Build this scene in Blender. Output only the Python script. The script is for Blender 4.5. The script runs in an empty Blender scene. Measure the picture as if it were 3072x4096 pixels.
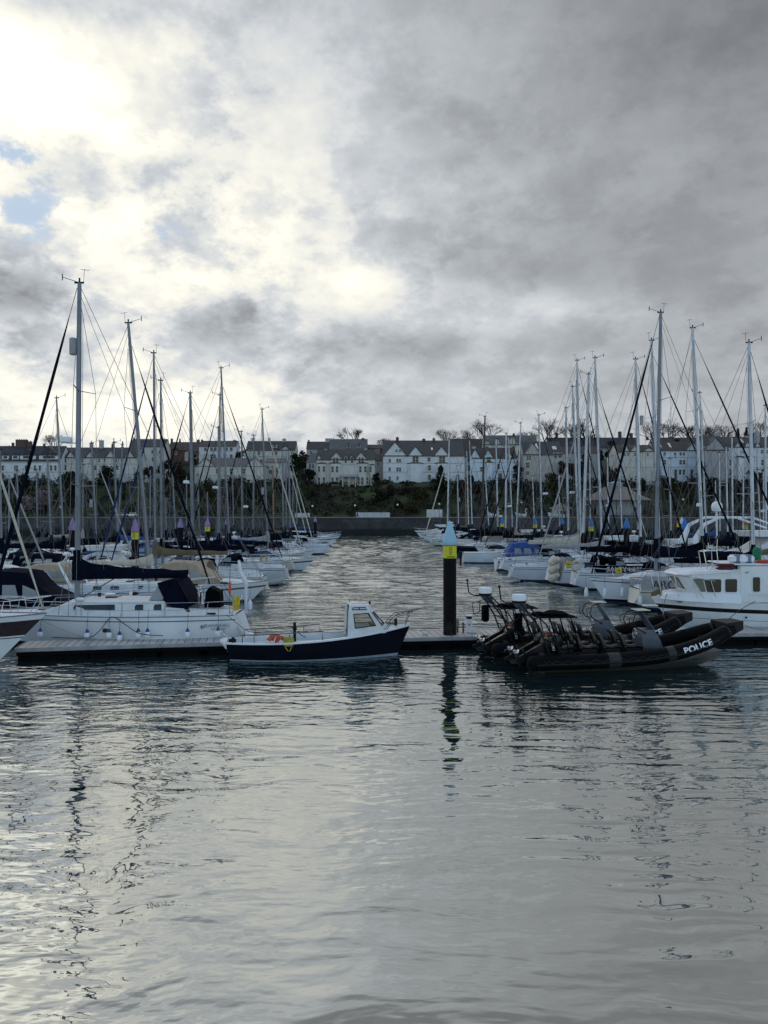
import bpy, math, random
from mathutils import Vector, Matrix

# ------------------------------------------------------------------ camera, sky, sun, exposure
FPX, HOR, CAMH = 3076.0, 2060.0, 5.7          # focal length in photo pixels, horizon row, eye height above the water
scene = bpy.context.scene
cam_d = bpy.data.cameras.new("camera")
cam = bpy.data.objects.new("camera", cam_d); scene.collection.objects.link(cam)
cam.location = (0, 0, CAMH); cam.rotation_euler = (math.radians(90), 0, 0)
cam_d.sensor_fit = 'VERTICAL'; cam_d.sensor_height = 36; cam_d.sensor_width = 27
cam_d.lens = 36 * FPX / 4096; cam_d.shift_y = (HOR - 2048) / 4096
cam_d.clip_start = 0.1; cam_d.clip_end = 6000
scene.camera = cam
scene.view_settings.view_transform = 'Standard'; scene.view_settings.look = 'None'
scene.view_settings.exposure = .25; scene.view_settings.gamma = 1
SUN = Vector((-0.47, 1.0, 0.556)).normalized()
ld = bpy.data.lights.new("sun", 'SUN'); ld.energy = .5; ld.angle = math.radians(124); ld.color = (1, .96, .90)
lo = bpy.data.objects.new("sun", ld); scene.collection.objects.link(lo)
lo.rotation_euler = SUN.to_track_quat('Z', 'Y').to_euler()

class NT:                                       # small node helper
    def __init__(s, tree): s.t = tree; s.n = tree.nodes; s.l = tree.links
    def put(s, sock, v):
        if isinstance(v, bpy.types.NodeSocket): s.l.new(v, sock)
        elif v is not None: sock.default_value = v
    def m(s, op, a, b=None, c=None, clamp=False):
        k = s.n.new('ShaderNodeMath'); k.operation = op; k.use_clamp = clamp
        s.put(k.inputs[0], a); s.put(k.inputs[1], b)
        if c is not None: s.put(k.inputs[2], c)
        return k.outputs[0]
    def mix(s, f, a, b, blend='MIX'):
        k = s.n.new('ShaderNodeMix'); k.data_type = 'RGBA'; k.blend_type = blend
        s.put(k.inputs[0], f); s.put(k.inputs[6], a); s.put(k.inputs[7], b); return k.outputs[2]
    def noise(s, vec, scale, detail=4, rough=.5, dist=0, lac=2):
        k = s.n.new('ShaderNodeTexNoise'); s.put(k.inputs['Vector'], vec)
        k.inputs['Scale'].default_value = scale; k.inputs['Detail'].default_value = detail
        k.inputs['Roughness'].default_value = rough; k.inputs['Distortion'].default_value = dist
        k.inputs['Lacunarity'].default_value = lac
        return k.outputs['Fac']
    def xyz(s, x, y, z):
        k = s.n.new('ShaderNodeCombineXYZ'); s.put(k.inputs[0], x); s.put(k.inputs[1], y); s.put(k.inputs[2], z); return k.outputs[0]
    def sep(s, v):
        k = s.n.new('ShaderNodeSeparateXYZ'); s.l.new(v, k.inputs[0]); return k.outputs
    def step(s, v, a, b, lo=0., hi=1.):
        k = s.n.new('ShaderNodeMapRange'); k.interpolation_type = 'SMOOTHSTEP'
        s.put(k.inputs[0], v); k.inputs[1].default_value = a; k.inputs[2].default_value = b
        k.inputs[3].default_value = lo; k.inputs[4].default_value = hi; return k.outputs[0]
    def coord(s, which='Object'):
        return s.n.new('ShaderNodeTexCoord').outputs[which]
    def maps(s, v, scale, rot=0, loc=(0, 0, 0)):
        k = s.n.new('ShaderNodeMapping'); s.l.new(v, k.inputs[0]); k.inputs['Scale'].default_value = scale
        k.inputs['Rotation'].default_value = (0, 0, rot); k.inputs['Location'].default_value = loc; return k.outputs[0]

world = bpy.data.worlds.new("World"); scene.world = world; world.use_nodes = True
w = NT(world.node_tree)
for n_ in list(w.n): w.n.remove(n_)
out = w.n.new('ShaderNodeOutputWorld'); bg = w.n.new('ShaderNodeBackground'); w.l.new(bg.outputs[0], out.inputs[0])
d = w.coord('Generated'); dx, dy, dz = w.sep(d)
sky = w.n.new('ShaderNodeTexSky'); sky.sky_type = 'NISHITA'; sky.sun_disc = False
sky.sun_elevation = math.asin(SUN.z); sky.sun_rotation = math.atan2(SUN.x, SUN.y)
sky.air_density = 1.5; sky.dust_density = .6; sky.ozone_density = 3.0
clear = w.mix(1., sky.outputs[0], (.15, .15, .15, 1), 'MULTIPLY')
yy = w.m('MAXIMUM', dy, .08)
U = w.m('DIVIDE', dx, yy); V = w.m('DIVIDE', dz, yy)
front = w.step(dy, .0, .35)
def blob(px, py, sx, sy, amp):
    a = w.m('MULTIPLY', w.m('SUBTRACT', U, (px - 1536) / FPX), FPX / sx)
    b = w.m('MULTIPLY', w.m('SUBTRACT', V, (HOR - py) / FPX), FPX / sy)
    r2 = w.m('ADD', w.m('MULTIPLY', a, a), w.m('MULTIPLY', b, b))
    return w.m('MULTIPLY', w.m('POWER', 2.71828, w.m('MULTIPLY', r2, -1.)), amp)
zc = w.m('ADD', w.m('ABSOLUTE', dz), .42)
cp = w.xyz(w.m('DIVIDE', dx, zc), w.m('DIVIDE', dy, zc), w.m('MULTIPLY', dz, .35))
n1 = w.noise(cp, 2.6, 11, .60, .12)
n2 = w.noise(w.maps(cp, (1, 1, 1), .6, (7.3, 2.1, 0)), 7.5, 10, .62, .1)
n3 = w.noise(w.maps(cp, (1, 1, 1), 1.9, (1.3, 9.1, 4)), 18., 7, .62, .1)
ridge = w.m('ABSOLUTE', w.m('SUBTRACT', w.noise(w.maps(cp, (1, 1, 1), 1.1, (3.3, 5.1, 1)), 4.2, 9, .56, .1), .5))   # bright thin seams between puffs
# brightness of the cloud deck: the veiled sun glows through it at the upper left
B = .352
for a in [(40, 280, 620, 520, .75), (100, 300, 1450, 1350, .255), (400, 1350, 1000, 560, .15), (330, 20, 420, 150, -.42), (30, 20, 200, 70, -.2),
          (650, 900, 500, 400, .14), (300, 1640, 700, 150, .22), (1250, 1150, 500, 180, .12), (1300, 900, 600, 600, .07), (1500, 260, 600, 300, -.05), (1500, 1700, 1800, 260, .10),
          (2950, 250, 900, 500, -.06), (3000, -150, 1400, 480, -.12), (2500, 820, 900, 330, -.05), (2000, 1050, 500, 120, -.05),
          (850, 1290, 220, 110, -.30), (90, 1170, 240, 150, -.34), (1450, 1390, 330, 110, -.16), (2150, 1230, 420, 80, .14),
          (1480, 1130, 200, 70, .14), (330, 1300, 160, 70, .12), (1500, 250, 500, 200, .04), (420, 660, 260, 60, -.25), (60, 600, 160, 60, -.2), (700, 700, 200, 70, -.12)]:
    B = w.m('ADD', B, blob(*a))
B = w.m('MULTIPLY', w.m('MAXIMUM', B, .20), w.m('ADD', w.m('ADD', 1., w.m('MULTIPLY', w.m('MULTIPLY', w.step(dz, .535, .66, 0., 1.), w.step(dz, .72, .84, 1., 0.)), -.56)), w.step(dz, .76, .95, 0., 1.1)))     # added: dark band above view for water ripples, unseen zenith brightened to light decks
amp = w.m('ADD', .44, blob(500, 1000, 1300, 900, .62))
thick = w.m('ADD', w.m('MULTIPLY', w.step(n1, .41, .58), .50), w.m('MULTIPLY', w.step(n2, .44, .57), .34))
thick = w.m('ADD', thick, w.m('MULTIPLY', w.step(n3, .43, .59), .16))
dev = w.m('ADD', w.m('MULTIPLY', w.m('SUBTRACT', .5, thick), .62), w.m('MULTIPLY', w.m('SUBTRACT', .085, ridge), 1.6))
dev = w.m('ADD', dev, w.m('MULTIPLY', w.m('SUBTRACT', n2, .5), -.5))
cl = w.m('MULTIPLY', B, w.m('MAXIMUM', w.m('ADD', 1., w.m('MULTIPLY', dev, amp)), .35))
ex = w.m('MAXIMUM', w.m('SUBTRACT', cl, .62), 0.)      # soft shoulder towards the glow
cl = w.m('ADD', w.m('MINIMUM', cl, .62), w.m('MULTIPLY', .56, w.m('SUBTRACT', 1., w.m('POWER', 2.71828, w.m('MULTIPLY', ex, -1.9)))))
warm = w.step(cl, .46, .88)
cl = w.m('MULTIPLY', cl, w.step(cl, .95, 1.18, 1., 1.8))
tint = w.mix(warm, (.93, .985, 1.05, 1), (1.03, 1.0, .885, 1))
ccol = w.n.new('ShaderNodeVectorMath'); ccol.operation = 'SCALE'; w.l.new(w.mix(front, (.80, .97, 1.22, 1), tint), ccol.inputs[0]); w.l.new(w.m('MULTIPLY', cl, w.step(dy, -.3, .3, 2.2, 1.)), ccol.inputs['Scale'])  # unseen cloud behind the camera brightened and tinted blue as added fill light
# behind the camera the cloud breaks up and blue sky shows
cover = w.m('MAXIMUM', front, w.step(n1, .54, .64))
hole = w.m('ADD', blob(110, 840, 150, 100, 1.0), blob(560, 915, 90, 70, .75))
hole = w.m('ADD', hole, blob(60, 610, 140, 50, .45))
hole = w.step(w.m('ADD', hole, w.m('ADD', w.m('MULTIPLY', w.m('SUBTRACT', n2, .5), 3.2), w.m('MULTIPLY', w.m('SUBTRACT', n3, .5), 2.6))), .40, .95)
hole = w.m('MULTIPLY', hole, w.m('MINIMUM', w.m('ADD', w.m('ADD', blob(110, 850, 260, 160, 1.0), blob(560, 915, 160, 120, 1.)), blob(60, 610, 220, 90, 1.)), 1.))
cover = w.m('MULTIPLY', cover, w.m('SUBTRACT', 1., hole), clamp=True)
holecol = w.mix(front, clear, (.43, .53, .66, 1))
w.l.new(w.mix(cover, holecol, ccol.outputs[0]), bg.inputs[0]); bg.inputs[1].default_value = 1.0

# ------------------------------------------------------------------ helpers
C = scene.collection
R = random.Random(7)
def P(px, py, D): return Vector(((px - 1536) / FPX * D, D, CAMH - (py - HOR) / FPX * D))
def X_(px, D): return (px - 1536) / FPX * D
def Z_(py, D): return CAMH - (py - HOR) / FPX * D
MATS = {}
def mat(name, rgb, rough=.5, metal=0., var=.12, scale=3., bump=0., bscale=30., spec=.5, coat=0.):
    if name in MATS: return MATS[name]
    m = bpy.data.materials.new(name); m.use_nodes = True; t = NT(m.node_tree); b = m.node_tree.nodes['Principled BSDF']
    co = t.coord(); n = t.noise(co, scale, 5, .6)
    c0 = tuple(max(0, c * (1 - var)) for c in rgb) + (1,); c1 = tuple(min(1, c * (1 + var)) for c in rgb) + (1,)
    t.l.new(t.mix(t.step(n, .3, .7), c0, c1), b.inputs['Base Color'])
    b.inputs['Metallic'].default_value = metal; b.inputs['Specular IOR Level'].default_value = spec
    t.l.new(t.step(n, .2, .8, max(.02, rough - .06), min(1, rough + .08)), b.inputs['Roughness'])
    if coat: b.inputs['Coat Weight'].default_value = coat
    if bump:
        bn = t.n.new('ShaderNodeBump'); t.l.new(t.noise(co, bscale, 4, .6), bn.inputs['Height'])
        bn.inputs['Strength'].default_value = 1; bn.inputs['Distance'].default_value = bump; t.l.new(bn.outputs[0], b.inputs['Normal'])
    MATS[name] = m; return m
def glass(name, rgb, rough=.05):
    if name in MATS: return MATS[name]
    m = bpy.data.materials.new(name); m.use_nodes = True; b = m.node_tree.nodes['Principled BSDF']
    b.inputs['Base Color'].default_value = (*rgb, 1); b.inputs['Roughness'].default_value = rough; b.inputs['IOR'].default_value = 1.5
    MATS[name] = m; return m

class MB:
    def __init__(s): s.v = []; s.f = []; s.m = []; s.s = []; s.M = None
    def add(s, vs, fs, m=0, sm=False):
        o = len(s.v)
        for p in vs: s.v.append(tuple(s.M @ Vector(p)) if s.M else tuple(p))
        for f in fs: s.f.append([i + o for i in f]); s.m.append(m); s.s.append(sm)
        return s
    def box(s, x0, x1, y0, y1, z0, z1, m=0):
        return s.add([(x0,y0,z0),(x1,y0,z0),(x1,y1,z0),(x0,y1,z0),(x0,y0,z1),(x1,y0,z1),(x1,y1,z1),(x0,y1,z1)],
                     [(0,3,2,1),(4,5,6,7),(0,1,5,4),(1,2,6,5),(2,3,7,6),(3,0,4,7)], m)
    def cbox(s, x0, x1, y0, y1, z0, z1, c=.03, m=0):     # box with chamfered edges
        def ring(z, i):
            a, b, e, g = x0 + i, x1 - i, y0 + i, y1 - i; k = c
            return [(a+k,e,z),(b-k,e,z),(b,e+k,z),(b,g-k,z),(b-k,g,z),(a+k,g,z),(a,g-k,z),(a,e+k,z)]
        return s.loft([ring(z0, c), ring(z0 + c, 0), ring(z1 - c, 0), ring(z1, c)], m=m)
    def loft(s, rings, closed=True, caps=True, m=0, sm=False, mf=None):
        n = len(rings[0]); o = len(s.v)
        vs = [p for r in rings for p in r]; fs = []; ms = []
        for i in range(len(rings) - 1):
            for j in range(n if closed else n - 1):
                k = (j + 1) % n
                fs.append((i*n+j, i*n+k, (i+1)*n+k, (i+1)*n+j)); ms.append(mf(i, j) if mf else m)
        if caps and closed:
            fs.append(tuple(range(n))[::-1]); ms.append(m); fs.append(tuple((len(rings)-1)*n + j for j in range(n))); ms.append(m)
        for p in vs: s.v.append(tuple(s.M @ Vector(p)) if s.M else tuple(p))
        for f, q in zip(fs, ms): s.f.append([i + o for i in f]); s.m.append(q); s.s.append(sm)
        return s
    def tube(s, pts, r, n=6, m=0, caps=True, sm=True, flat=1.):
        pts = [Vector(p) for p in pts]; k = len(pts); rr = r if isinstance(r, (list, tuple)) else [r] * k
        rings = []; prev = None
        for i, p in enumerate(pts):
            t = (pts[min(i+1, k-1)] - pts[max(i-1, 0)])
            if t.length < 1e-9: t = Vector((0, 0, 1))
            t.normalize()
            if prev is None:
                a = Vector((0, 0, 1)) if abs(t.z) < .9 else Vector((0, 1, 0)); u = t.cross(a).normalized()
            else:
                u = prev - t * prev.dot(t)
                u = u.normalized() if u.length > 1e-6 else t.orthogonal().normalized()
            prev = u; v = t.cross(u)
            rings.append([p + (u * math.cos(2*math.pi*j/n) + v * math.sin(2*math.pi*j/n) * flat) * rr[i] for j in range(n)])
        return s.loft(rings, m=m, caps=caps, sm=sm)
    def prism(s, poly, y0, y1, m=0, sm=False):           # xz outline extruded along y
        a = [(x, y0, z) for x, z in poly]; b = [(x, y1, z) for x, z in poly]; return s.loft([a, b], m=m, sm=sm)
    def ell(s, c, r, n=10, k=6, m=0):
        rings = []
        for i in range(k + 1):
            a = -math.pi/2 + math.pi * i / k; q = max(math.cos(a), .02)
            rings.append([(c[0]+r[0]*q*math.cos(2*math.pi*j/n), c[1]+r[1]*q*math.sin(2*math.pi*j/n), c[2]+r[2]*math.sin(a)) for j in range(n)])
        return s.loft(rings, m=m, sm=True)
    def lathe(s, prof, c=(0, 0, 0), n=16, m=0, mf=None, sm=True):
        rings = [[(c[0]+r*math.cos(2*math.pi*j/n), c[1]+r*math.sin(2*math.pi*j/n), c[2]+z) for j in range(n)] for r, z in prof]
        return s.loft(rings, m=m, sm=sm, mf=mf)
    def torus(s, c, Rr, r, axis='y', n=20, k=8, m=0, a0=0, a1=2*math.pi, mf=None):
        rings = []
        full = abs(a1 - a0 - 2*math.pi) < 1e-6
        for i in range(n + 1):
            a = a0 + (a1 - a0) * i / n; ring = []
            for j in range(k):
                b = 2*math.pi*j/k; q = Rr + r*math.cos(b); h = r*math.sin(b)
                p = (q*math.cos(a), h, q*math.sin(a)) if axis == 'y' else ((h, q*math.cos(a), q*math.sin(a)) if axis == 'x' else (q*math.cos(a), q*math.sin(a), h))
                ring.append((c[0]+p[0], c[1]+p[1], c[2]+p[2]))
            rings.append(ring)
        return s.loft(rings, m=m, sm=True, caps=not full, mf=mf)
    def build(s, name, mats, parent=None, kind=None):
        me = bpy.data.meshes.new(name); me.from_pydata(s.v, [], s.f)
        if not isinstance(mats, (list, tuple)): mats = [mats]
        for q in mats: me.materials.append(q)
        me.polygons.foreach_set('material_index', s.m); me.polygons.foreach_set('use_smooth', s.s)
        me.update()
        if any(s.s): me.set_sharp_from_angle(angle=math.radians(42))
        o = bpy.data.objects.new(name, me); C.objects.link(o)
        if parent: o.parent = parent
        if kind: o['kind'] = kind
        return o

def tag(o, label=None, cat=None, group=None, kind=None):
    if label: o['label'] = label
    if cat: o['category'] = cat
    if group: o['group'] = group
    if kind: o['kind'] = kind
    return o
def thing(name, loc, rz=0, label=None, cat=None, group=None):
    o = bpy.data.objects.new(name, None); C.objects.link(o); o.location = loc; o.rotation_euler = (0, 0, rz)
    o.empty_display_size = .3
    return tag(o, label, cat, group)
def children(o): return [c for c in bpy.data.objects if c.parent == o]
def copy_tree(o, kids, parent=None):                  # kids: {object: [children]}
    c = o.copy(); C.objects.link(c); c.parent = parent
    for k in kids.get(o, []): copy_tree(k, kids, c)
    return c
def textpart(body, size, parent, m, loc, rx=90, rz=0, ry=0, shear=0, depth=.004, name='lettering', sx=1., fat=0.):
    cu = bpy.data.curves.new('txt', 'FONT'); cu.body = body; cu.size = size; cu.extrude = depth; cu.shear = shear
    cu.align_x = 'CENTER'; cu.align_y = 'CENTER'; cu.offset = fat; cu.resolution_u = 3
    ob = bpy.data.objects.new('txt', cu); C.objects.link(ob)
    dg = bpy.context.evaluated_depsgraph_get(); dg.update()
    me = bpy.data.meshes.new_from_object(ob.evaluated_get(dg)); bpy.data.objects.remove(ob); bpy.data.curves.remove(cu)
    T = Matrix.Translation(loc) @ Matrix.Rotation(math.radians(rz), 4, 'Z') @ Matrix.Rotation(math.radians(ry), 4, 'Y') @ Matrix.Rotation(math.radians(rx), 4, 'X') @ Matrix.Diagonal((sx, 1, 1, 1))
    me.transform(T); me.materials.clear(); me.materials.append(m); me.name = name
    o = bpy.data.objects.new(name, me); C.objects.link(o); o.parent = parent
    return o

# ------------------------------------------------------------------ materials
WHITE = mat('white_gelcoat', (.76, .79, .83), .28, var=.07, scale=.8)
CREAM = mat('cream_gelcoat', (.62, .60, .52), .35, var=.08, scale=.8)
DECKW = mat('deck_gelcoat', (.66, .68, .69), .55, var=.10, scale=1.6)
NAVY = mat('navy_gelcoat', (.004, .005, .012), .42, var=.25, scale=1.2, spec=.12)
BLUEH = mat('blue_gelcoat', (.02, .07, .20), .25, var=.15)
BROWN = mat('brown_gelcoat', (.03, .018, .02), .3, var=.2)
ANTIF = mat('antifouling', (.03, .035, .05), .7, var=.3)
STRIPE = mat('grey_stripe', (.10, .13, .20), .4)
ALU = mat('anodised_aluminium', (.19, .22, .27), .42, metal=.2, var=.12, scale=2)
ALUW = mat('painted_mast', (.56, .60, .66), .45, var=.10, scale=2)
CARBON = mat('carbon_spar', (.012, .012, .014), .35)
WOODM = mat('varnished_spar', (.30, .17, .06), .4, var=.2)
STEEL = mat('stainless_steel', (.55, .56, .58), .22, metal=.95, var=.05)
WIRE = mat('rigging_wire', (.12, .12, .13), .4, metal=.5)
BLACK = mat('black_plastic', (.006, .006, .007), .5, var=.3, spec=.25)
RUBBER = mat('black_rubber', (.010, .010, .011), .55, spec=.25, var=.3, scale=5, bump=.002)
RAIL = mat('dull_rail', (.09, .10, .115), .4, metal=.4, var=.1)
CANVN = mat('navy_canvas', (.004, .006, .016), .88, spec=.06, var=.3, scale=4, bump=.01, bscale=5)
CANVK = mat('black_canvas', (.003, .0035, .006), .9, spec=.05, var=.3, scale=4, bump=.01, bscale=5)
CANVB = mat('blue_canvas', (.02, .07, .26), .8, var=.2, scale=4, bump=.01, bscale=5)
GENB = mat('dark_blue_furled', (.016, .032, .095), .8, var=.2, scale=4, spec=.15)
CANVT = mat('tan_canvas', (.36, .29, .21), .85, var=.15, scale=3, bump=.01, bscale=5)
CANVG = mat('grey_canvas', (.34, .34, .35), .85, var=.15, scale=3, bump=.01, bscale=5)
CANVO = mat('olive_canvas', (.13, .105, .06), .85, var=.2, scale=3, bump=.01, bscale=5)
CANVR = mat('burgundy_canvas', (.08, .02, .03), .85, var=.2, scale=3, bump=.01, bscale=5)
CANVC = mat('cream_canvas', (.55, .50, .42), .85, var=.12, scale=3, bump=.01, bscale=5)
PANE = glass('tinted_pane', (.003, .004, .006), .12)
PANEC = glass('clear_vinyl', (.30, .33, .36), .15)
YEL = mat('yellow_cover', (.55, .42, .02), .6, var=.2, scale=6, bump=.01, bscale=8)
ORANGE = mat('orange_cover', (.62, .08, .02), .55, var=.15)
REDM = mat('red_plastic', (.45, .03, .02), .5)
GREEN = mat('green_cover', (.0, .16, .08), .6, var=.15)
TEAK = mat('teak', (.16, .10, .06), .7, var=.25, scale=6)
ROPE = mat('dark_rope', (.02, .022, .028), .9, var=.3, scale=20)
ROPEG = mat('grey_rope', (.20, .22, .26), .9, var=.3, scale=20)
LETW = mat('white_lettering', (.80, .82, .85), .5, var=.03)
LETK = mat('dark_lettering', (.015, .02, .04), .5, var=.03)
LETG = mat('grey_lettering', (.16, .20, .28), .5, var=.03)
# ------------------------------------------------------------------ water
def water_material():
    m = bpy.data.materials.new('harbour_water'); m.use_nodes = True; t = NT(m.node_tree); b = m.node_tree.nodes['Principled BSDF']
    b.inputs['Base Color'].default_value = (.008, .019, .021, 1); b.inputs['Roughness'].default_value = .025
    b.inputs['IOR'].default_value = 4.4
    b.inputs['Specular Tint'].default_value = (.965, 1., .99, 1)
    co = t.coord()
    warp = t.n.new('ShaderNodeTexNoise'); t.l.new(t.maps(co, (.30, .45, 1)), warp.inputs['Vector']); warp.inputs['Scale'].default_value = 1; warp.inputs['Detail'].default_value = 2
    va = t.n.new('ShaderNodeVectorMath'); va.operation = 'SCALE'; t.l.new(warp.outputs['Color'], va.inputs[0]); va.inputs['Scale'].default_value = 1.1
    vb = t.n.new('ShaderNodeVectorMath'); vb.operation = 'ADD'; t.l.new(co, vb.inputs[0]); t.l.new(va.outputs[0], vb.inputs[1])
    c2 = vb.outputs[0]
    A = t.noise(t.maps(c2, (1.15, 2.3, 1), .12), 1., 1.6, .45)          # the main ripples, crests across the view
    Bn = t.noise(t.maps(c2, (2.9, 5.6, 1), -.20), 1., 1.5, .5)
    Cn = t.noise(t.maps(c2, (.22, .62, 1), .30), 1., 1, .4)          # long low undulation
    Dn = t.noise(t.maps(c2, (.28, 2.3, 1), -.36), 1., 1.5, .4)       # diagonal wake lines
    Sx, Sy, Sz = t.sep(co)
    patch = t.step(t.noise(t.maps(co, (.06, .11, 1), .2), 1., 3, .5), .36, .60, .55, 1.15)
    right = t.step(Sx, -3., 6., 0., 1.)
    far = t.step(Sy, 12., 34., .0, 1.)
    calm = t.m('MULTIPLY', patch, t.m('SUBTRACT', 1., t.m('MULTIPLY', right, t.m('SUBTRACT', .55, t.m('MULTIPLY', far, .45)))))
    h = t.m('MULTIPLY', A, t.m('ADD', .046, t.m('MULTIPLY', far, .03)))
    h = t.m('ADD', h, t.m('MULTIPLY', Bn, t.m('MULTIPLY', t.m('ADD', .010, t.m('MULTIPLY', far, .020)), t.step(Sy, 45., 130., 1., .35))))
    h = t.m('MULTIPLY', h, calm)
    h = t.m('ADD', h, t.m('MULTIPLY', Cn, .075))
    h = t.m('ADD', h, t.m('MULTIPLY', Dn, t.m('ADD', .006, t.m('MULTIPLY', right, .052))))
    t.l.new(t.step(Sy, 40., 110., .02, .10), b.inputs['Roughness'])
    bn = t.n.new('ShaderNodeBump'); t.l.new(h, bn.inputs['Height']); bn.inputs['Strength'].default_value = 1.; bn.inputs['Distance'].default_value = 1.
    t.l.new(bn.outputs[0], b.inputs['Normal'])
    return m
import numpy as np
def water_mesh():
    # flat sheets near and far with one wind-roughened patch of real waves over the marina basin
    x0, x1, y0, y1, st = -66., 66., 33., 218.6, .34
    nx, ny = int((x1 - x0) / st), int((y1 - y0) / st); xs, ys = np.linspace(x0, x1, nx + 1), np.linspace(y0, y1, ny + 1)
    Xg, Yg = np.meshgrid(xs, ys); Z = np.zeros_like(Xg); rs = np.random.RandomState(11); N = 34
    for _ in range(N):
        lam = np.exp(rs.uniform(np.log(1.0), np.log(3.6))); k = 2 * np.pi / lam; th = rs.normal(np.pi / 2, .62)
        Z += .14 * np.sqrt(2 / N) / k * np.sin(k * (Xg * np.cos(th) + Yg * np.sin(th)) + rs.uniform(0, 6.28))
    sm = lambda a, b_, v: np.clip((v - a) / (b_ - a), 0, 1) ** 2 * (3 - 2 * np.clip((v - a) / (b_ - a), 0, 1))
    gust = .70 + .30 * np.sin(Xg * .11 + Yg * .045) * np.sin(Yg * .09 - Xg * .05)
    Z *= gust * (.0 + sm(33.2, 58, Yg)) * sm(218.5, 216, Yg) * sm(-65.5, -62, Xg) * sm(65.5, 62, Xg)
    vs = np.stack([Xg.ravel(), Yg.ravel(), Z.ravel()], 1)
    ii = np.arange(nx)[None, :] + np.arange(ny)[:, None] * (nx + 1); q = np.stack([ii, ii + 1, ii + nx + 2, ii + nx + 1], -1).reshape(-1, 4)
    n0 = len(vs); ext = np.array([(-1500, -60, 0), (1500, -60, 0), (1500, y0, 0), (x1, y0, 0), (x0, y0, 0), (-1500, y0, 0), (-1500, 260, 0), (x0, 260, 0), (1500, 260, 0), (x1, 260, 0), (x0, y1, 0), (x1, y1, 0)], float)
    vs = np.vstack([vs, ext]); E = lambda *a: [n0 + i for i in a]
    faces = q.tolist() + [E(0, 1, 2, 3, 4, 5), E(5, 4, 10, 7, 6), E(3, 2, 8, 9, 11), E(10, 11, 9, 7)]
    me = bpy.data.meshes.new('water'); me.from_pydata(vs.tolist(), [], faces); me.polygons.foreach_set('use_smooth', [True] * len(faces)); me.materials.append(water_material()); me.update()
    o = bpy.data.objects.new('water', me); C.objects.link(o); o['kind'] = 'structure'
water_mesh()
# ------------------------------------------------------------------ boats: hull, yacht, cruiser
def hull_fn(xs, xb, B, fb, rake_b, rake_s, sheer=.16, sw=.72, full=1.0, lift=0.):
    # returns functions giving points on the port/starboard skin: t 0 stern .. 1 bow, q 1 deck edge .. 0 waterline
    def zz(t): return fb * (1 + sheer * (1.25 * t * t - .35 * t + .02))
    def wid(t):
        t = min(1., max(0., t))
        if t < .42: a = t / .42; return B / 2 * (sw + (1 - sw) * math.sin(a * math.pi / 2))
        a = (t - .42) / .58; return B / 2 * max(.004, max(0., 1 - a ** (2.1 * full)) ** .95)
    def pt(t, q, side):
        qq = max(q, -.3)
        f = .80 + .20 * min(1, max(0, qq)) ** .6 if qq >= 0 else .80 + qq * .9
        f *= 1 - (1 - max(0, qq)) * .30 * t ** 2
        if t < .35: f *= 1 - (1 - max(0, qq)) ** 1.3 * .48 * (1 - t / .35) ** 2
        return (xs - rake_s * (1 - qq) + t * ((xb - rake_b * (1 - qq)) - (xs - rake_s * (1 - qq))), side * wid(t) * f, max(zz(t) * qq if qq >= 0 else qq * fb, -9 if t > .24 or not lift else fb * lift * (1 - t / .24) ** 1.4 - .25 * fb * (t / .24)))
    return pt, zz, wid
def hull_part(parent, H, bands, mats, nst=16, name='hull', transom=0):
    # bands: [(q_top, material index)...] down to -.3
    pt = H[0]; mb = MB(); qs = [b[0] for b in bands] + [-.25]
    for side in (-1, 1):
        rings = [[pt(i / nst, q, side) for q in qs] for i in range(nst + 1)]
        mb.loft(rings, closed=False, sm=True, mf=lambda i, j: bands[j][1])
    ring = [pt(0, q, -1) for q in qs] + [pt(0, q, 1) for q in qs][::-1]
    n = len(qs); o = len(mb.v)
    mb.add(ring, [(j, j + 1, 2 * n - 2 - j, 2 * n - 1 - j) for j in range(n - 1)], transom)
    return mb.build(name, mats, parent)
def deck_part(parent, H, mats, nst=16, camber=.05, t0=0., t1=1., name='deck', drop=0.0):
    pt = H[0]; mb = MB(); rings = []
    for i in range(nst + 1):
        t = t0 + (t1 - t0) * i / nst
        a = pt(t, 1, -1); b = pt(t, 1, 1)
        rings.append([(a[0], a[1] * .98, a[2] - drop), (a[0], a[1] * .5, a[2] + camber * abs(a[1]) - drop), (a[0], 0, a[2] + camber * 1.4 * abs(a[1]) - drop),
                      (b[0], b[1] * .5, b[2] + camber * abs(b[1]) - drop), (b[0], b[1] * .98, b[2] - drop)])
    mb.loft(rings, closed=False, sm=True)
    for side in (-1, 1):       # toe rail
        mb.tube([(pt(i / nst, 1, side)[0], pt(i / nst, 1, side)[1] * .985, pt(i / nst, 1, side)[2] + .02) for i in range(nst + 1)], .028, 5, m=1)
    return mb.build(name, mats, parent)

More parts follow.
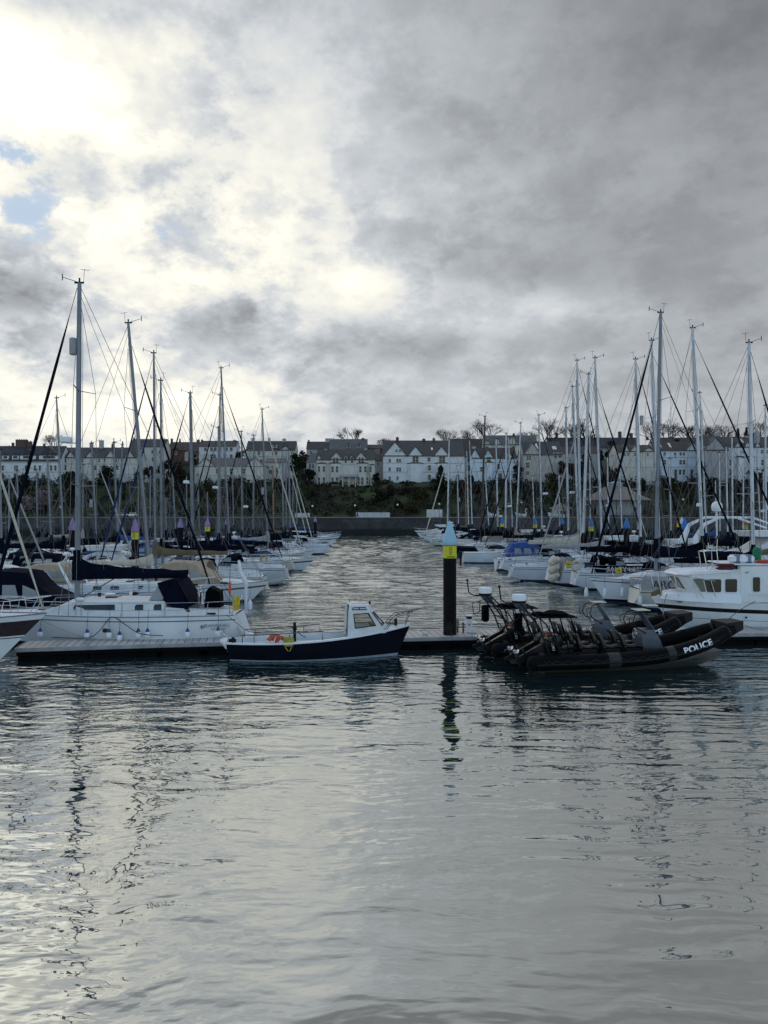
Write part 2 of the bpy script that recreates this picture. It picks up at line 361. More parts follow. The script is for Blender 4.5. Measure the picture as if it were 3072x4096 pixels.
def yacht(px, D, tx, ty, dr, L=11.5, B=3.5, fb=1.25, hull=WHITE, cover=CANVN, genoa=CANVN, mastm=ALU, label=None, hd=0., mf=.345,
          radar=None, reflector=None, spray=CANVN, stripe=STRIPE, lod=1, rf=.93, coverh=.55, boom=True, dodger=None, ports=3, group='sailing yachts moored in the marina',
          outward=None, mw=.085, z0=None, gw=.075, spr=2, wheel=None, name='sailing_yacht', cbl=.42, genh=None, bootcol=None, bands=None, hmats=None, rake=None, sheer=.16, cleanstern=True, roof=(-.28, .19), wins=None, rake_s=.30, chh=None):
    X = X_(px, D); rz = (0 if dr > 0 else math.pi) + hd
    root = thing(name, (X, D, 0), rz, label, 'sailing yacht', group)
    root['mast_px'] = tx
    xb, xs = mf * L, -(1 - mf) * L
    H = hull_fn(xs + .35, xb, B, fb, rake if rake else .085 * L, rake_s, sheer=sheer, sw=.62, lift=.34); pt, zz, wid = H
    boot = bootcol or NAVY
    bands = bands or [(1., 0), (.90, 1), (.865, 0), (.16, 2), (.06, 3), (0., 3)]
    hull_part(root, H, bands, hmats or [hull, stripe, boot, ANTIF], transom=0)
    deck_part(root, H, [DECKW, ALU])
    T = lambda x: (x - (xs + .35)) / (xb - xs - .35)
    # coachroof
    x0, x1 = roof[0] * L, roof[1] * L; ch = chh or .50 + .012 * (L - 10); rings = []; N = 9; cr = []
    for i in range(N + 1):
        u = i / N; x = x0 + (x1 - x0) * u; z = zz(T(x)) + .03; h = ch * (1 - .15 * u) * min(1, (1 - u) * 3.2 + .02) * (1 if i else 1.0)
        w_ = min(wid(T(x)) - .42, B * .34); w_ = max(w_, .18)
        cr.append((x, z, h, w_))
        rings.append([(x, -w_, z), (x, -w_ + .12, z + h * .9), (x, -w_ * .5, z + h), (x, 0, z + h * 1.07), (x, w_ * .5, z + h), (x, w_ - .12, z + h * .9), (x, w_, z)])
    mb = MB(); mb.loft(rings, sm=True)
    mb.build('coachroof', [DECKW], root)
    def crp(x):
        u = (x - x0) / (x1 - x0) * N; i = max(0, min(N - 1, int(u))); f = u - i
        return [cr[i][k] + (cr[i+1][k] - cr[i][k]) * f for k in range(4)]
    wins = wins or [(-.235 * L, -.195 * L), (-.155 * L, -.115 * L), (-.03 * L, .085 * L)][-ports:] if ports else []
    for (a, b) in wins:
        for side in (-1, 1):
            mb = MB(); pa = []
            m = .25 * min(.3, (b - a))
            for (x, f) in [(a, .32), (a, .62), (a + m * .5, .72), (b - m * .6, .70), (b, .55), (b - m * .2, .32)]:
                c = crp(x); pa.append((x, side * (c[3] - .12 * f / .9 + .012), c[1] + c[2] * f))
            pb = [(p[0], p[1] - side * .05, p[2]) for p in pa]
            mb.loft([pa, pb] if side < 0 else [pb, pa]); mb.build('cabin_window', [PANE], root)
    # cockpit coamings, seats well
    mb = MB()
    for side in (-1, 1):
        rr = []
        for i in range(5):
            x = xs + .5 + (x0 - xs - .5) * i / 4; z = zz(T(x)); w_ = wid(T(x)) - .35
            hh = .16 + .22 * i / 4
            rr.append([(x, side * w_, z), (x, side * (w_ - .06), z + hh), (x, side * (w_ - .28), z + hh), (x, side * (w_ - .34), z)])
        mb.loft(rr if side > 0 else [r[::-1] for r in rr])
    mb.build('cockpit_coaming', [DECKW], root)
    # mast
    topz = Z_(ty, D); topx = (X_(tx, D) - X_(px, D)) * (1 if dr > 0 else -1); cz = crp(0)[1] + crp(0)[2]
    zb = cz if z0 is None else z0
    def mp(f): return Vector((topx * f, 0, zb + (topz - zb) * f))
    mb = MB(); mb.tube([mp(0), mp(.5), mp(.9), mp(1)], [mw, mw, mw * .92, mw * .78], 10, flat=.75)
    ms = mb.build('mast', [mastm], root)
    mb = MB(); k = 1 + D * .004       # masthead crane, light, wind vane and aerial
    mb.box(topx - .20, topx + .22, -.03, .03, topz - .02, topz + .05)
    mb.tube([(topx, 0, topz), (topx, 0, topz + .22)], .035 * k, 6)
    mb.tube([(topx + .1, 0, topz + .05), (topx + .75, 0, topz + .26)], .012 * k, 4)
    mb.tube([(topx + .75, 0, topz + .12), (topx + .75, 0, topz + .40)], .02 * k, 4)
    if lod: mb.tube([(topx - .18, 0, topz), (topx - .22, 0, topz + .62)], .009 * k, 4); mb.tube([(topx - .42, .0, topz + .55), (topx - .05, 0, topz + .60)], .009 * k, 4)
    mb.build('masthead_gear', [BLACK], ms)
    wr = .009 + .00007 * D
    sp = [.36, .66] if spr == 2 else [.48]
    mb = MB(); tips = []
    for f in sp:
        p = mp(f); wl = B * .42 * (1.1 - f * .45)
        for side in (-1, 1):
            q = p + Vector((-.28, side * wl, .06)); tips.append((f, side, q))
            mb.tube([p, q], [.045, .028], 5, flat=.5)
    mb.build('spreader', [mastm], ms)
    mb = MB()
    for side in (-1, 1):
        ch_ = Vector((-.25, side * (wid(T(-.25)) - .12), zz(T(0)) + .04))
        path = [ch_] + [q for f, s_, q in tips if s_ == side] + [mp(.96)]
        mb.tube(path, wr, 4)
        if lod: mb.tube([Vector((.25, side * (wid(T(.25)) - .2), zz(T(0)) + .04)), mp(sp[0] * .97)], wr, 4); mb.tube([Vector((-.55, side * (wid(T(-.5)) - .2), zz(T(0)) + .04)), mp(sp[0] * .97)], wr, 4)
    mb.tube([mp(.995), Vector((xs + .5, .0, zz(0) + .1))] if D > 60 else [mp(.995), Vector((xs * .72, 0, zz(0) + 3.0)), Vector((xs + .45, .5, zz(0) + .1))], wr, 4)
    if D <= 60: mb.tube([Vector((xs * .72, 0, zz(0) + 3.0)), Vector((xs + .45, -.5, zz(0) + .1))], wr, 4)
    if boom and lod: mb.tube([mp(.97), Vector((-cbl * L, 0, cz + 1.2))], wr * .8, 4)
    mb.build('rigging', [WIRE], root)
    fs0 = mp(rf) + Vector((.1, 0, 0)); fs1 = Vector((xb - .15, 0, zz(1) + .25)) if genh is None else genh
    if genoa:
        mb = MB(); n_ = 12; pts = [fs0 + (fs1 - fs0) * (i / n_) for i in range(n_ + 1)]
        rr = [wr * 1.2, wr * 1.2, gw * .55] + [gw * (.6 + .55 * (i / n_)) * (1 + .08 * math.sin(i * 2.3)) for i in range(3, n_ - 1)] + [gw * .8, gw * .5]
        mb.tube(pts, rr[:n_ + 1], 6); mb.build('furled_sail', [genoa], root)
    else:
        mb = MB(); mb.tube([fs0, fs1], wr * 1.3, 4); mb.build('forestay', [WIRE], root)
    if boom:
        bz = cz + 1.0; bl = cbl * L
        mb = MB(); mb.tube([(-.08, 0, bz), (-bl, 0, bz + .08)], .075, 8); mb.build('boom', [ALUW], root)
        if cover:
            n_ = 14; rings = []
            for i in range(n_ + 1):
                u = i / n_; x = .12 - (bl + .1) * u
                hh = coverh * (1 - .62 * u ** .8) + (.35 * math.exp(-u * 9)) + .03 * math.sin(i * 1.9 + px)
                ww = .17 - .08 * u + .012 * math.sin(i * 2.7)
                z = bz + .08 * u
                rings.append([(x, ww * math.cos(a), z - .06 + hh * .5 + (hh * .5 + .05) * math.sin(a)) for a in [2*math.pi*j/10 for j in range(10)]])
            mb = MB(); mb.loft(rings, sm=True)
            if coverh > .3:
                rr = [[(topx * .1 + .24 * math.cos(a), .19 * math.sin(a), z) for a in [2*math.pi*j/10 for j in range(10)]] for z in (bz - .12, bz + coverh)]
                rr.append([(topx * .12 + .13 * math.cos(a), .11 * math.sin(a), bz + coverh + .55) for a in [2*math.pi*j/10 for j in range(10)]])
                mb.loft(rr, sm=True)
            mb.build('sail_cover', [cover], root)
    # pulpit, pushpit, guard rails
    rt = .014 + .00006 * D
    def de(x, side, up=0., ins=.06): return Vector((x, side * max(.05, wid(T(x)) - ins), zz(T(x)) + up))
    mb = MB(); a = xb - 1.4
    mb.tube([de(a, -1, .0), de(a + .1, -1, .58), de(xb - .5, -1, .62), Vector((xb + .12, -.12, zz(1) + .66)), Vector((xb + .12, .12, zz(1) + .66)), de(xb - .5, 1, .62), de(a + .1, 1, .58), de(a, 1, 0)], rt, 5)
    for s_ in (-1, 1): mb.tube([de(xb - .55, s_, 0), Vector((xb - .2, s_ * .2, zz(1) + .64))], rt, 5)
    mb.build('pulpit', [STEEL], root)
    mb = MB(); a = xs + 1.5
    mb.tube([de(a, -1), de(a - .1, -1, .6), de(xs + .45, -1, .62), Vector((xs + .2, 0, zz(0) + .62)), de(xs + .45, 1, .62), de(a - .1, 1, .6), de(a, 1)], rt, 5)
    for s_ in (-1, 1): mb.tube([de(xs + .45, s_), de(xs + .4, s_, .62)], rt, 5)
    mb.build('pushpit', [STEEL], root)
    if lod:
        mb = MB()
        for s_ in (-1, 1):
            xs_ = [xs + 1.4 + (xb - 1.3 - xs - 1.4) * i / 5 for i in range(6)]
            for x in xs_[1:-1]: mb.tube([de(x, s_), de(x, s_, .6)], rt, 5)
            for up in (.3, .6): mb.tube([de(x, s_, up) for x in xs_], wr * .9, 4)
        mb.build('guard_rail', [STEEL], root)
    if spray:
        xa = x0 + .55; z = crp(xa)[1] + crp(xa)[2] * .8; w_ = crp(xa)[3]
        hb = .72; rings = []
        for (x, h) in [(xa + .45, .04), (xa - .1, hb * .86), (xa - .55, hb), (xa - 1.0, hb * .88)]:
            rings.append([(x - (.25 if k in (0, 6) else 0), w_ * c_ * 1.02, z - .25 * (1 if k in (0, 6) else 0) + h * s_) for k, (c_, s_) in enumerate([(-1, 0), (-.96, .6), (-.75, .95), (0, 1.04), (.75, .95), (.96, .6), (1, 0)])])
        mb = MB(); mb.loft(rings, closed=False, sm=True)
        sh = mb.build('sprayhood', [spray], root)
        mb = MB()
        for side in (-1, 1):
            mb.add([(xa + .25, side * (w_ * 1.0), z + .18), (xa - .10, side * w_ * 1.0, z + .45), (xa - .5, side * w_ * 1.03, z + .45), (xa - .5, side * w_ * 1.03, z + .12)], [(0, 1, 2, 3)])
        mb.build('vinyl_window', [PANEC], sh)
    if wheel:
        mb = MB(); mb.torus((xs + 2.0, 0, zz(0) + .75), .42, .02, 'x', 18, 5); mb.tube([(xs + 2.1, 0, zz(0)), (xs + 2.1, 0, zz(0) + .9)], .09, 6); mb.build('steering_wheel', [STEEL], root)
    if dodger:                                            # named side cloths along the cockpit rail
        txt, dm, lm, dlen, dx0, tsz = dodger
        for side in (-1, 1):
            n_ = 6; top = [de(xs + dx0 + dlen * i / n_, side, .60, .03) for i in range(n_ + 1)]; bot = [de(xs + dx0 + dlen * i / n_, side, .06, .03) for i in range(n_ + 1)]
            mb = MB(); mb.loft([[t_, b_, b_ - Vector((0, side * .015, 0)), t_ - Vector((0, side * .015, 0))] for t_, b_ in zip(top, bot)])
            dc = mb.build('dodger', [dm], root)
            cxx = xs + dx0 + dlen / 2; p = de(cxx, side, .32, -.005)
            slope = math.degrees(math.atan2(de(cxx + .5, side).y - de(cxx - .5, side).y, 1))
            textpart(txt, tsz, dc, lm, (p.x, p.y, p.z), 90, (slope if side < 0 else 180 + slope))
    if D < 125:                                        # winches, coiled lines, vents, lazy jacks and halyards
        rg_ = random.Random(int(px * 7)); mb = MB(); mk = MB(); kk = 1 + D * .006
        for _ in range(10):
            x = rg_.uniform(xs + .8, xb - 1.6); y = rg_.uniform(-1, 1) * max(.1, wid(T(x)) - .3); c_ = crp(max(x0, min(x1, x))); z = zz(T(x)) + .03 + (c_[2] if x0 < x < x1 and abs(y) < c_[3] else .02)
            m_ = rg_.choice((mb, mk)); t_ = rg_.random()
            if t_ < .4: m_.lathe([(.07 * kk, 0), (.05 * kk, .08), (.075 * kk, .16 * kk)], (x, y, z), 8)
            elif t_ < .7: m_.ell((x, y, z + .05), (.22, .14, .09), 8, 4)
            else: m_.cbox(x - .2, x + .2, y - .2, y + .2, z, z + .07, .02)
        mb.build('deck_gear', [BLACK], root); mk.build('deck_gear', [WHITE], root)
        if boom:
            mb = MB()
            for s_ in (-1, 1):
                mb.tube([mp(.40) + Vector((0, s_ * .06, 0)), Vector((-.25 * cbl * L, s_ * .18, cz + 1.5)), Vector((-.25 * cbl * L, 0, cz + 1.0))], wr * .8, 4)
                mb.tube([mp(.40) + Vector((0, s_ * .06, 0)), Vector((-.6 * cbl * L, s_ * .14, cz + 1.35)), Vector((-.6 * cbl * L, 0, cz + 1.0))], wr * .8, 4)
                mb.tube([mp(0) + Vector((-.18, s_ * .1, .1)), mp(.9) + Vector((-.13, s_ * .08, 0))], wr * .9, 4)
            mb.tube([(-.9 * cbl * L, 0, cz + 1.0), (-.85 * cbl * L, .15, zz(0) + .3)], wr * 1.6, 4); mb.tube([(-.35 * cbl * L, 0, cz + 1.0), (-.1, 0, cz + .05)], wr * 2.2, 4)
            mb.build('running_rigging', [WIRE], root)
    def radome(f, off, r=.28, fl=.13):
        p = mp(f); mb = MB(); mb.lathe([(r*.75, -fl), (r, -fl*.7), (r, fl*.4), (r*.8, fl*.95), (.02, fl*1.1)], (p.x + off, 0, p.z), 14)
        mb.tube([(p.x, 0, p.z - fl), (p.x + off, 0, p.z - fl)], .03, 5); mb.build('radar_dome', [WHITE], ms)
    if radar: radome(*radar)
    if reflector:
        f, off = reflector; p = mp(f); mb = MB(); mb.tube([(p.x + off, 0, p.z - .38), (p.x + off, 0, p.z - .34), (p.x + off, 0, p.z + .34), (p.x + off, 0, p.z + .38)], [.10, .16, .16, .10], 10)
        mb.build('radar_reflector', [CANVG], ms)
    return root, dict(H=H, T=T, de=de, mp=mp, xs=xs, xb=xb, zz=zz, wid=wid, cz=cz, crp=crp)

def cruiser(px, D, dr, L=8.5, B=3., fb=1.05, hull=WHITE, canopy=None, stripe=NAVY, label=None, cat='motor boat', fly=False, arch=False, hd=0., name='motor_cruiser', screen=PANE, cabh=.75, frame=None, outboard=False,
            group='motor boats moored in the marina'):
    X = X_(px, D); rz = (0 if dr > 0 else math.pi) + hd        # px: photo column of the boat's middle
    root = thing(name, (X, D, 0), rz, label, cat, group)
    xb, xs = L / 2, -L / 2
    H = hull_fn(xs, xb, B, fb, .16 * L, .05, sheer=.35, sw=.9, full=1.15); pt, zz, wid = H
    hull_part(root, H, [(1., 0), (.80, 1), (.70, 0), (.10, 2), (0., 2)], [hull, stripe, ANTIF])
    deck_part(root, H, [DECKW, ALU])
    T = lambda x: (x - xs) / (xb - xs)
    # foredeck cabin and raised wheelhouse/windscreen
    rings = []; N = 7; a0, a1 = -.05 * L, .36 * L
    for i in range(N + 1):
        u = i / N; x = a0 + (a1 - a0) * u; z = zz(T(x)); h = .42 * (1 - u ** 1.6) + .03; w_ = max(.2, min(wid(T(x)) - .22, B * .40))
        rings.append([(x, -w_, z), (x, -w_ * .86, z + h * .85), (x, 0, z + h), (x, w_ * .86, z + h * .85), (x, w_, z)])
    mb = MB(); mb.loft(rings, sm=True); mb.build('foredeck_cabin', [DECKW], root)
    for side in (-1, 1):
        mb = MB(); x = .02 * L; w_ = min(wid(T(x)) - .22, B * .40); z = zz(T(x))
        poly = [(x, z + .12), (x + .02 * L, z + .28), (x + .15 * L, z + .25), (x + .19 * L, z + .14)]
        mb.prism(poly, side * w_ * .90, side * (w_ * .90 + .035)); mb.build('cabin_window', [PANE], root)
    zt = zz(.5) + .40; bw = B * .38
    # screen frame: sloping front, side panes, roof or canopy
    sx0, sx1 = -.02 * L, .12 * L; hh = cabh
    if canopy is None and not fly:
        mb = MB()
        for side in (-1, 1):
            mb.add([(sx1, side*bw*.8, zt), (sx0, side*bw*.78, zt+hh*.7), (-.16*L, side*bw, zt+hh*.55), (-.20*L, side*bw, zt)], [(0,1,2,3)])
        mb.add([(sx1, -bw*.8, zt), (sx0, -bw*.78, zt+hh*.7), (sx0, bw*.78, zt+hh*.7), (sx1, bw*.8, zt)], [(0,1,2,3)])
        mb.build('windscreen', [screen], root)
        mb = MB()
        for side in (-1, 1): mb.tube([(sx1, side*bw*.8, zt), (sx0, side*bw*.78, zt+hh*.7), (-.16*L, side*bw, zt+hh*.55), (-.20*L, side*bw, zt)], .025, 5)
        mb.tube([(sx0, -bw*.78, zt+hh*.7), (sx0, bw*.78, zt+hh*.7)], .025, 5); mb.build('screen_frame', [ALUW], root)
    else:
        cm = canopy or DECKW; x2 = -.34 * L if canopy else -.28 * L
        mb = MB(); H2 = hh * 1.25
        prof = [(sx1, 0, .0), (sx0 - .0, .62, .05), (-.10 * L, H2 * .95, .08), (-.22 * L, H2, .08), (x2, H2 * .90, .06), (x2 - .06 * L, .12, .0)]
        rings = [[(x, -bw - .05, zt - .25), (x + (0 if 0 < i < 5 else 0), -bw, zt + h * .55), (x, -bw * .82, zt + h * .95), (x, 0, zt + h * 1.04), (x, bw * .82, zt + h * .95), (x, bw, zt + h * .55), (x, bw + .05, zt - .25)] for i, (x, h, _) in enumerate(prof)]
        mb.loft(rings, sm=False); can = mb.build('canopy' if canopy else 'wheelhouse', [cm], root)
        for side in (-1, 1):
            for (a, b) in [(-.02 * L, -.11 * L), (-.13 * L, -.22 * L), (-.24 * L, x2 + .02 * L)]:
                mb = MB(); t_ = .52; lo_ = .12
                ha = (H2 if a < -.05 * L else H2 * .66)
                y = side * (bw + .02)
                mb.add([(a, y + side*.02, zt + lo_), (a - .02 * L, y, zt + ha * t_), (b + .01, y, zt + H2 * t_), (b, y + side*.02, zt + lo_)], [(0, 1, 2, 3)])
                mb.build('side_window', [PANEC if canopy else PANE], can)
    if fly:
        mb = MB(); fz = zt + hh * 1.25
        mb.loft([[(-.36*L, -bw, fz), (-.36*L, bw, fz), (-.02*L, bw*.9, fz), (.02*L, 0, fz), (-.02*L, -bw*.9, fz)], [(-.38*L, -bw, fz+.5), (-.38*L, bw, fz+.5), (.01*L, bw*.8, fz+.45), (.06*L, 0, fz+.45), (.01*L, -bw*.8, fz+.45)]])
        mb.build('flybridge', [DECKW], root)
    if arch:
        mb = MB(); az = zt + hh * 1.2 + (.5 if fly else 0)
        for side in (-1, 1): mb.tube([(-.42 * L, side * bw, zt - .2), (-.34 * L, side * bw * .9, az)], [.16, .10], 6, flat=.4)
        mb.tube([(-.34 * L, -bw * .9, az), (-.34 * L, bw * .9, az)], .09, 6)
        mb.tube([(-.34 * L, 0, az), (-.34 * L, 0, az + .5)], .03, 6); mb.ell((-.34 * L, 0, az + .5), (.26, .26, .13)); mb.build('radar_arch', [WHITE], root)
    rt = .014 + .00006 * D; mb = MB()
    def de(x, side, up=0.): return Vector((x, side * max(.05, wid(T(x)) - .06), zz(T(x)) + up))
    xs_ = [xb - .42 * L, xb - .3 * L, xb - .2 * L, xb - .1 * L]
    for s_ in (-1, 1):
        mb.tube([de(xs_[0] - .3, s_, .1)] + [de(x, s_, .55) for x in xs_] + [Vector((xb + .1, s_ * .08, zz(1) + .6))], rt, 5)
        for x in xs_: mb.tube([de(x, s_), de(x, s_, .55)], rt, 5)
    mb.build('bow_rail', [STEEL], root)
    if outboard:
        mb = MB(); mb.cbox(xs - .55, xs - .1, -.2, .2, .75, 1.35, .08); mb.box(xs - .4, xs - .2, -.07, .07, -.2, .8); mb.build('outboard_engine', [BLACK], root)
    return root
# ------------------------------------------------------------------ quay wall, promenade, hill
def hillz(x, y):
    def s(a, b, v): u = min(1, max(0, (v - a) / (b - a))); return u * u * (3 - 2 * u)
    z = 5.0 + 11.6 * s(236, 262, y) + 13.5 * s(284, 335, y) + 6 * s(340, 420, y) - 14 * s(430, 700, y)
    return z + .35 * math.sin(x * .13) * s(236, 260, y) + .25 * math.sin(x * .41 + y * .3) * s(236, 250, y)
def stone_mat(name, c, wet=True):
    m = bpy.data.materials.new(name); m.use_nodes = True; t = NT(m.node_tree); b = m.node_tree.nodes['Principled BSDF']
    co = t.coord(); x, y, z = t.sep(co)
    br = t.n.new('ShaderNodeTexBrick'); t.l.new(t.xyz(t.m('ADD', x, y), z, 0.), br.inputs['Vector']); br.inputs['Scale'].default_value = 1.
    br.inputs['Brick Width'].default_value = 1.5; br.inputs['Row Height'].default_value = .55; br.inputs['Mortar Size'].default_value = .03
    br.inputs['Color1'].default_value = (*[v * .75 for v in c], 1); br.inputs['Color2'].default_value = (*[v * 1.25 for v in c], 1); br.inputs['Mortar'].default_value = (*[v * .4 for v in c], 1)
    col = t.mix(t.step(t.noise(co, .45, 6, .6), .35, .7), br.outputs[0], (*[v * .45 for v in c], 1))
    if wet: col = t.mix(t.step(t.m('ADD', z, t.m('MULTIPLY', t.noise(co, .25, 4), 1.2)), 1.9, 2.9), (.008, .010, .009, 1), col)
    t.l.new(col, b.inputs['Base Color']); b.inputs['Roughness'].default_value = .85
    return m
QST = stone_mat('quay_stone', (.060, .060, .062))
mb = MB(); mb.box(-400, 400, 219, 221.5, -3, 4.9); mb.build('quay_wall', [QST], kind='structure')
COPE = mat('coping_stone', (.24, .23, .22), .8, var=.2, scale=.3)
mb = MB(); mb.box(-400, 400, 218.9, 219.9, 4.902, 5.08); mb.build('quay_coping', [COPE], kind='structure')
PAV = mat('promenade_paving', (.20, .19, .18), .85, var=.15, scale=.2)
mb = MB(); mb.add([(-400, 219.95, 5.0), (400, 219.95, 5.0), (400, 236, 5.02), (-400, 236, 5.02)], [(0, 1, 2, 3)]); mb.build('promenade', [PAV], kind='structure')
def ground_mat():
    m = bpy.data.materials.new('hill_grass'); m.use_nodes = True; t = NT(m.node_tree); b = m.node_tree.nodes['Principled BSDF']
    co = t.coord(); n = t.noise(co, .08, 6, .6); n2 = t.noise(co, .5, 4, .6)
    c = t.mix(t.step(n, .38, .62), (.020, .026, .010, 1), (.045, .060, .018, 1)); c = t.mix(t.step(n2, .5, .75), c, (.035, .026, .018, 1))
    t.l.new(c, b.inputs['Base Color']); b.inputs['Roughness'].default_value = .95
    return m
GR = ground_mat(); mb = MB(); nx, ny = 120, 60; vs = []
for j in range(ny + 1):
    y = 221.6 + (700 - 221.6) * (j / ny) ** 1.7
    for i in range(nx + 1): x = -420 + 840 * i / nx; vs.append((x, y, hillz(x, y) - (.06 if y < 237 else 0)))
mb.add(vs, [(j*(nx+1)+i, j*(nx+1)+i+1, (j+1)*(nx+1)+i+1, (j+1)*(nx+1)+i) for j in range(ny) for i in range(nx)], 0, True)
mb.build('hill', [GR], kind='structure')

# ------------------------------------------------------------------ houses
def render_mat(name, c): return mat(name, c, .85, var=.10, scale=.35)
RW = render_mat('white_render', (.64, .66, .71)); RC = render_mat('cream_render', (.54, .53, .50)); RG = render_mat('grey_render', (.34, .34, .37))
RP = render_mat('pale_blue_render', (.58, .66, .76)); RB = mat('red_brick', (.11, .05, .04), .9, var=.2, scale=.5); RT = render_mat('stone_render', (.42, .40, .38))
SL = mat('slate_roof', (.030, .032, .040), .6, var=.25, scale=.6); SLB = mat('brown_tile_roof', (.055, .042, .038), .75, var=.25, scale=.6); SLG = mat('pale_slate_roof', (.10, .10, .105), .65, var=.2, scale=.6)
FRM = mat('window_frame_paint', (.62, .64, .67), .5, var=.05); CHM = mat('chimney_brick', (.10, .07, .06), .9, var=.3); CHW = mat('chimney_render', (.38, .38, .38), .9, var=.15)
DOORM = mat('dark_door', (.03, .035, .05), .4); TRIM = mat('stone_trim', (.33, .36, .41), .8, var=.1); BLKT = mat('black_timber', (.02, .018, .016), .8)
def house(x0, x1, ye, yb, yr, D, depth=9, wall=RW, roof=SL, label='', gables=(), chim=(), rows=(), ends=True, doors=(), bays=(), bands=(), hip=False, rz=0, sky=(), cat='house', group=None, dorm=(), timber=False, flat=False, eave=.35):
    W = (x1 - x0) / FPX * D; cx = X_((x0 + x1) / 2, D); gz = Z_(yb, D)
    root = thing('house', (cx, D, gz - 1.5), rz, label, cat, group)
    f = lambda px: (px - (x0 + x1) / 2) / FPX * D
    zf = lambda py: Z_(py, D) - gz + 1.5
    he = zf(ye); hr = Z_(yr, D + depth / 2) - gz + 1.5
    mb = MB(); mb.box(-W/2, W/2, 0, depth, -2, he)
    if ends and not hip and not flat: 
        for s_ in (-1, 1):
            a = W/2 * s_; b = a - .25 * s_
            mb.loft([[(a, .02, he), (a, depth - .02, he), (a, depth/2, hr - .1)], [(b, .02, he), (b, depth - .02, he), (b, depth/2, hr - .1)]])
    wl = mb.build('wall', [wall], root)
    mb = MB(); o = eave
    if flat:
        mb.box(-W/2 - .1, W/2 + .1, -.1, depth, he + .003, he + .3)
    elif hip:
        hi = min(W * .3, depth * .5)
        mb.add([(-W/2-o, -o, he), (W/2+o, -o, he), (W/2+o, depth+o, he), (-W/2-o, depth+o, he), (-W/2+hi, depth/2, hr), (W/2-hi, depth/2, hr)], [(0,1,5,4), (1,2,5), (2,3,4,5), (3,0,4), (0,3,2,1)])
    else:
        t_ = .18; sl = (hr - he) / (depth / 2)
        for s_ in (0, 1):
            ya, yb_ = (-o, depth/2) if s_ == 0 else (depth + o, depth/2); za = he - o * sl
            r0 = [(-W/2 - .15, ya, za + .02), (-W/2 - .15, yb_, hr + .02), (-W/2 - .15, yb_, hr + t_ + .02), (-W/2 - .15, ya, za + t_ + .02)]
            mb.loft([r0, [(W/2 + .15, q[1], q[2]) for q in r0]])
    rf = mb.build('roof', [roof], root)
    for (gx, gw, gy) in gables:                       # front gables, optionally bold
        a = f(gx); w2 = gw / FPX * D / 2; za = zf(gy); sl = (hr - he) / (depth / 2); run = min(depth/2, max(.6, (za - he) / max(sl, .1)))
        mb = MB(); mb.loft([[(a - w2, -.12, he - .02), (a + w2, -.12, he - .02), (a, -.12, za - .12)], [(a - w2, .3, he - .02), (a + w2, .3, he - .02), (a, .3, za - .12)]])
        mb.box(a - w2, a + w2, -.12, -.002, 0, he - .021)
        g = mb.build('gable', [wall], root)
        mb = MB()
        for s_ in (-1, 1):
            q0 = [(a + s_ * (w2 + .3), -.45, he - .35), (a, -.45, za), (a, -.45, za + .2), (a + s_ * (w2 + .3), -.45, he - .15)]
            q1 = [(a + s_ * (w2 + .3), .3, he - .35), (a, run, za), (a, run, za + .2), (a + s_ * (w2 + .3), .3, he - .15)]
            mb.loft([q0, q1])
        mb.build('gable_roof', [roof], g)
        if timber:
            mb = MB()
            for xx in (-.5, 0, .5): mb.box(a + xx * w2 - .08, a + xx * w2 + .08, -.16, -.122, he, he + (za - he) * (1 - abs(xx)) - .25)
            mb.box(a - w2 * .95, a + w2 * .95, -.17, -.124, he - .05, he + .12); mb.build('timbering', [BLKT], g)
    for (cpx, cy, cw, *cm) in chim:
        mb = MB(); a = f(cpx) * (D + depth/2) / D; w2 = cw / FPX * D / 2; zt = Z_(cy, D + depth/2) - gz + 1.5
        mb.box(a - w2, a + w2, depth/2 - .5, depth/2 + .5, hr - 1.0, zt - .5); mb.box(a - w2 - .08, a + w2 + .08, depth/2 - .58, depth/2 + .58, zt - .5, zt - .35)
        n = max(1, int(w2 / .35))
        for i in range(n):
            q = a - w2 + (i + .5) * 2 * w2 / n; mb.tube([(q, depth/2, zt - .35), (q, depth/2, zt)], .14, 6, m=1)
        mb.build('chimney', [cm[0] if cm else CHM, CHM], rf)
    def window(px, y0, y1, wpx, yoff=0.):
        a = f(px); w2 = max(.34, wpx / FPX * D / 2 * 1.3); z1, z0 = zf(y0), zf(y1)
        mb = MB(); e = .09; F = yoff - .14
        mb.box(a - w2 - e, a + w2 + e, F - .04, F + .16, z0 - e - .06, z0); mb.box(a - w2 - e, a + w2 + e, F, F + .16, z1, z1 + e)
        mb.box(a - w2 - e, a - w2, F, F + .16, z0, z1); mb.box(a + w2, a + w2 + e, F, F + .16, z0, z1)
        mb.box(a - w2, a + w2, F + .03, F + .10, (z0 + z1)/2 - .035, (z0 + z1)/2 + .035)
        if w2 > .7: mb.box(a - .05, a + .05, F + .02, F + .11, z0, z1)
        wn = mb.build('window', [FRM], root)
        mb = MB(); mb.add([(a - w2, F + .08, z0), (a + w2, F + .08, z0), (a + w2, F + .08, z1), (a - w2, F + .08, z1)], [(0, 1, 2, 3)])
        mb.build('pane', [PANEH], wn)
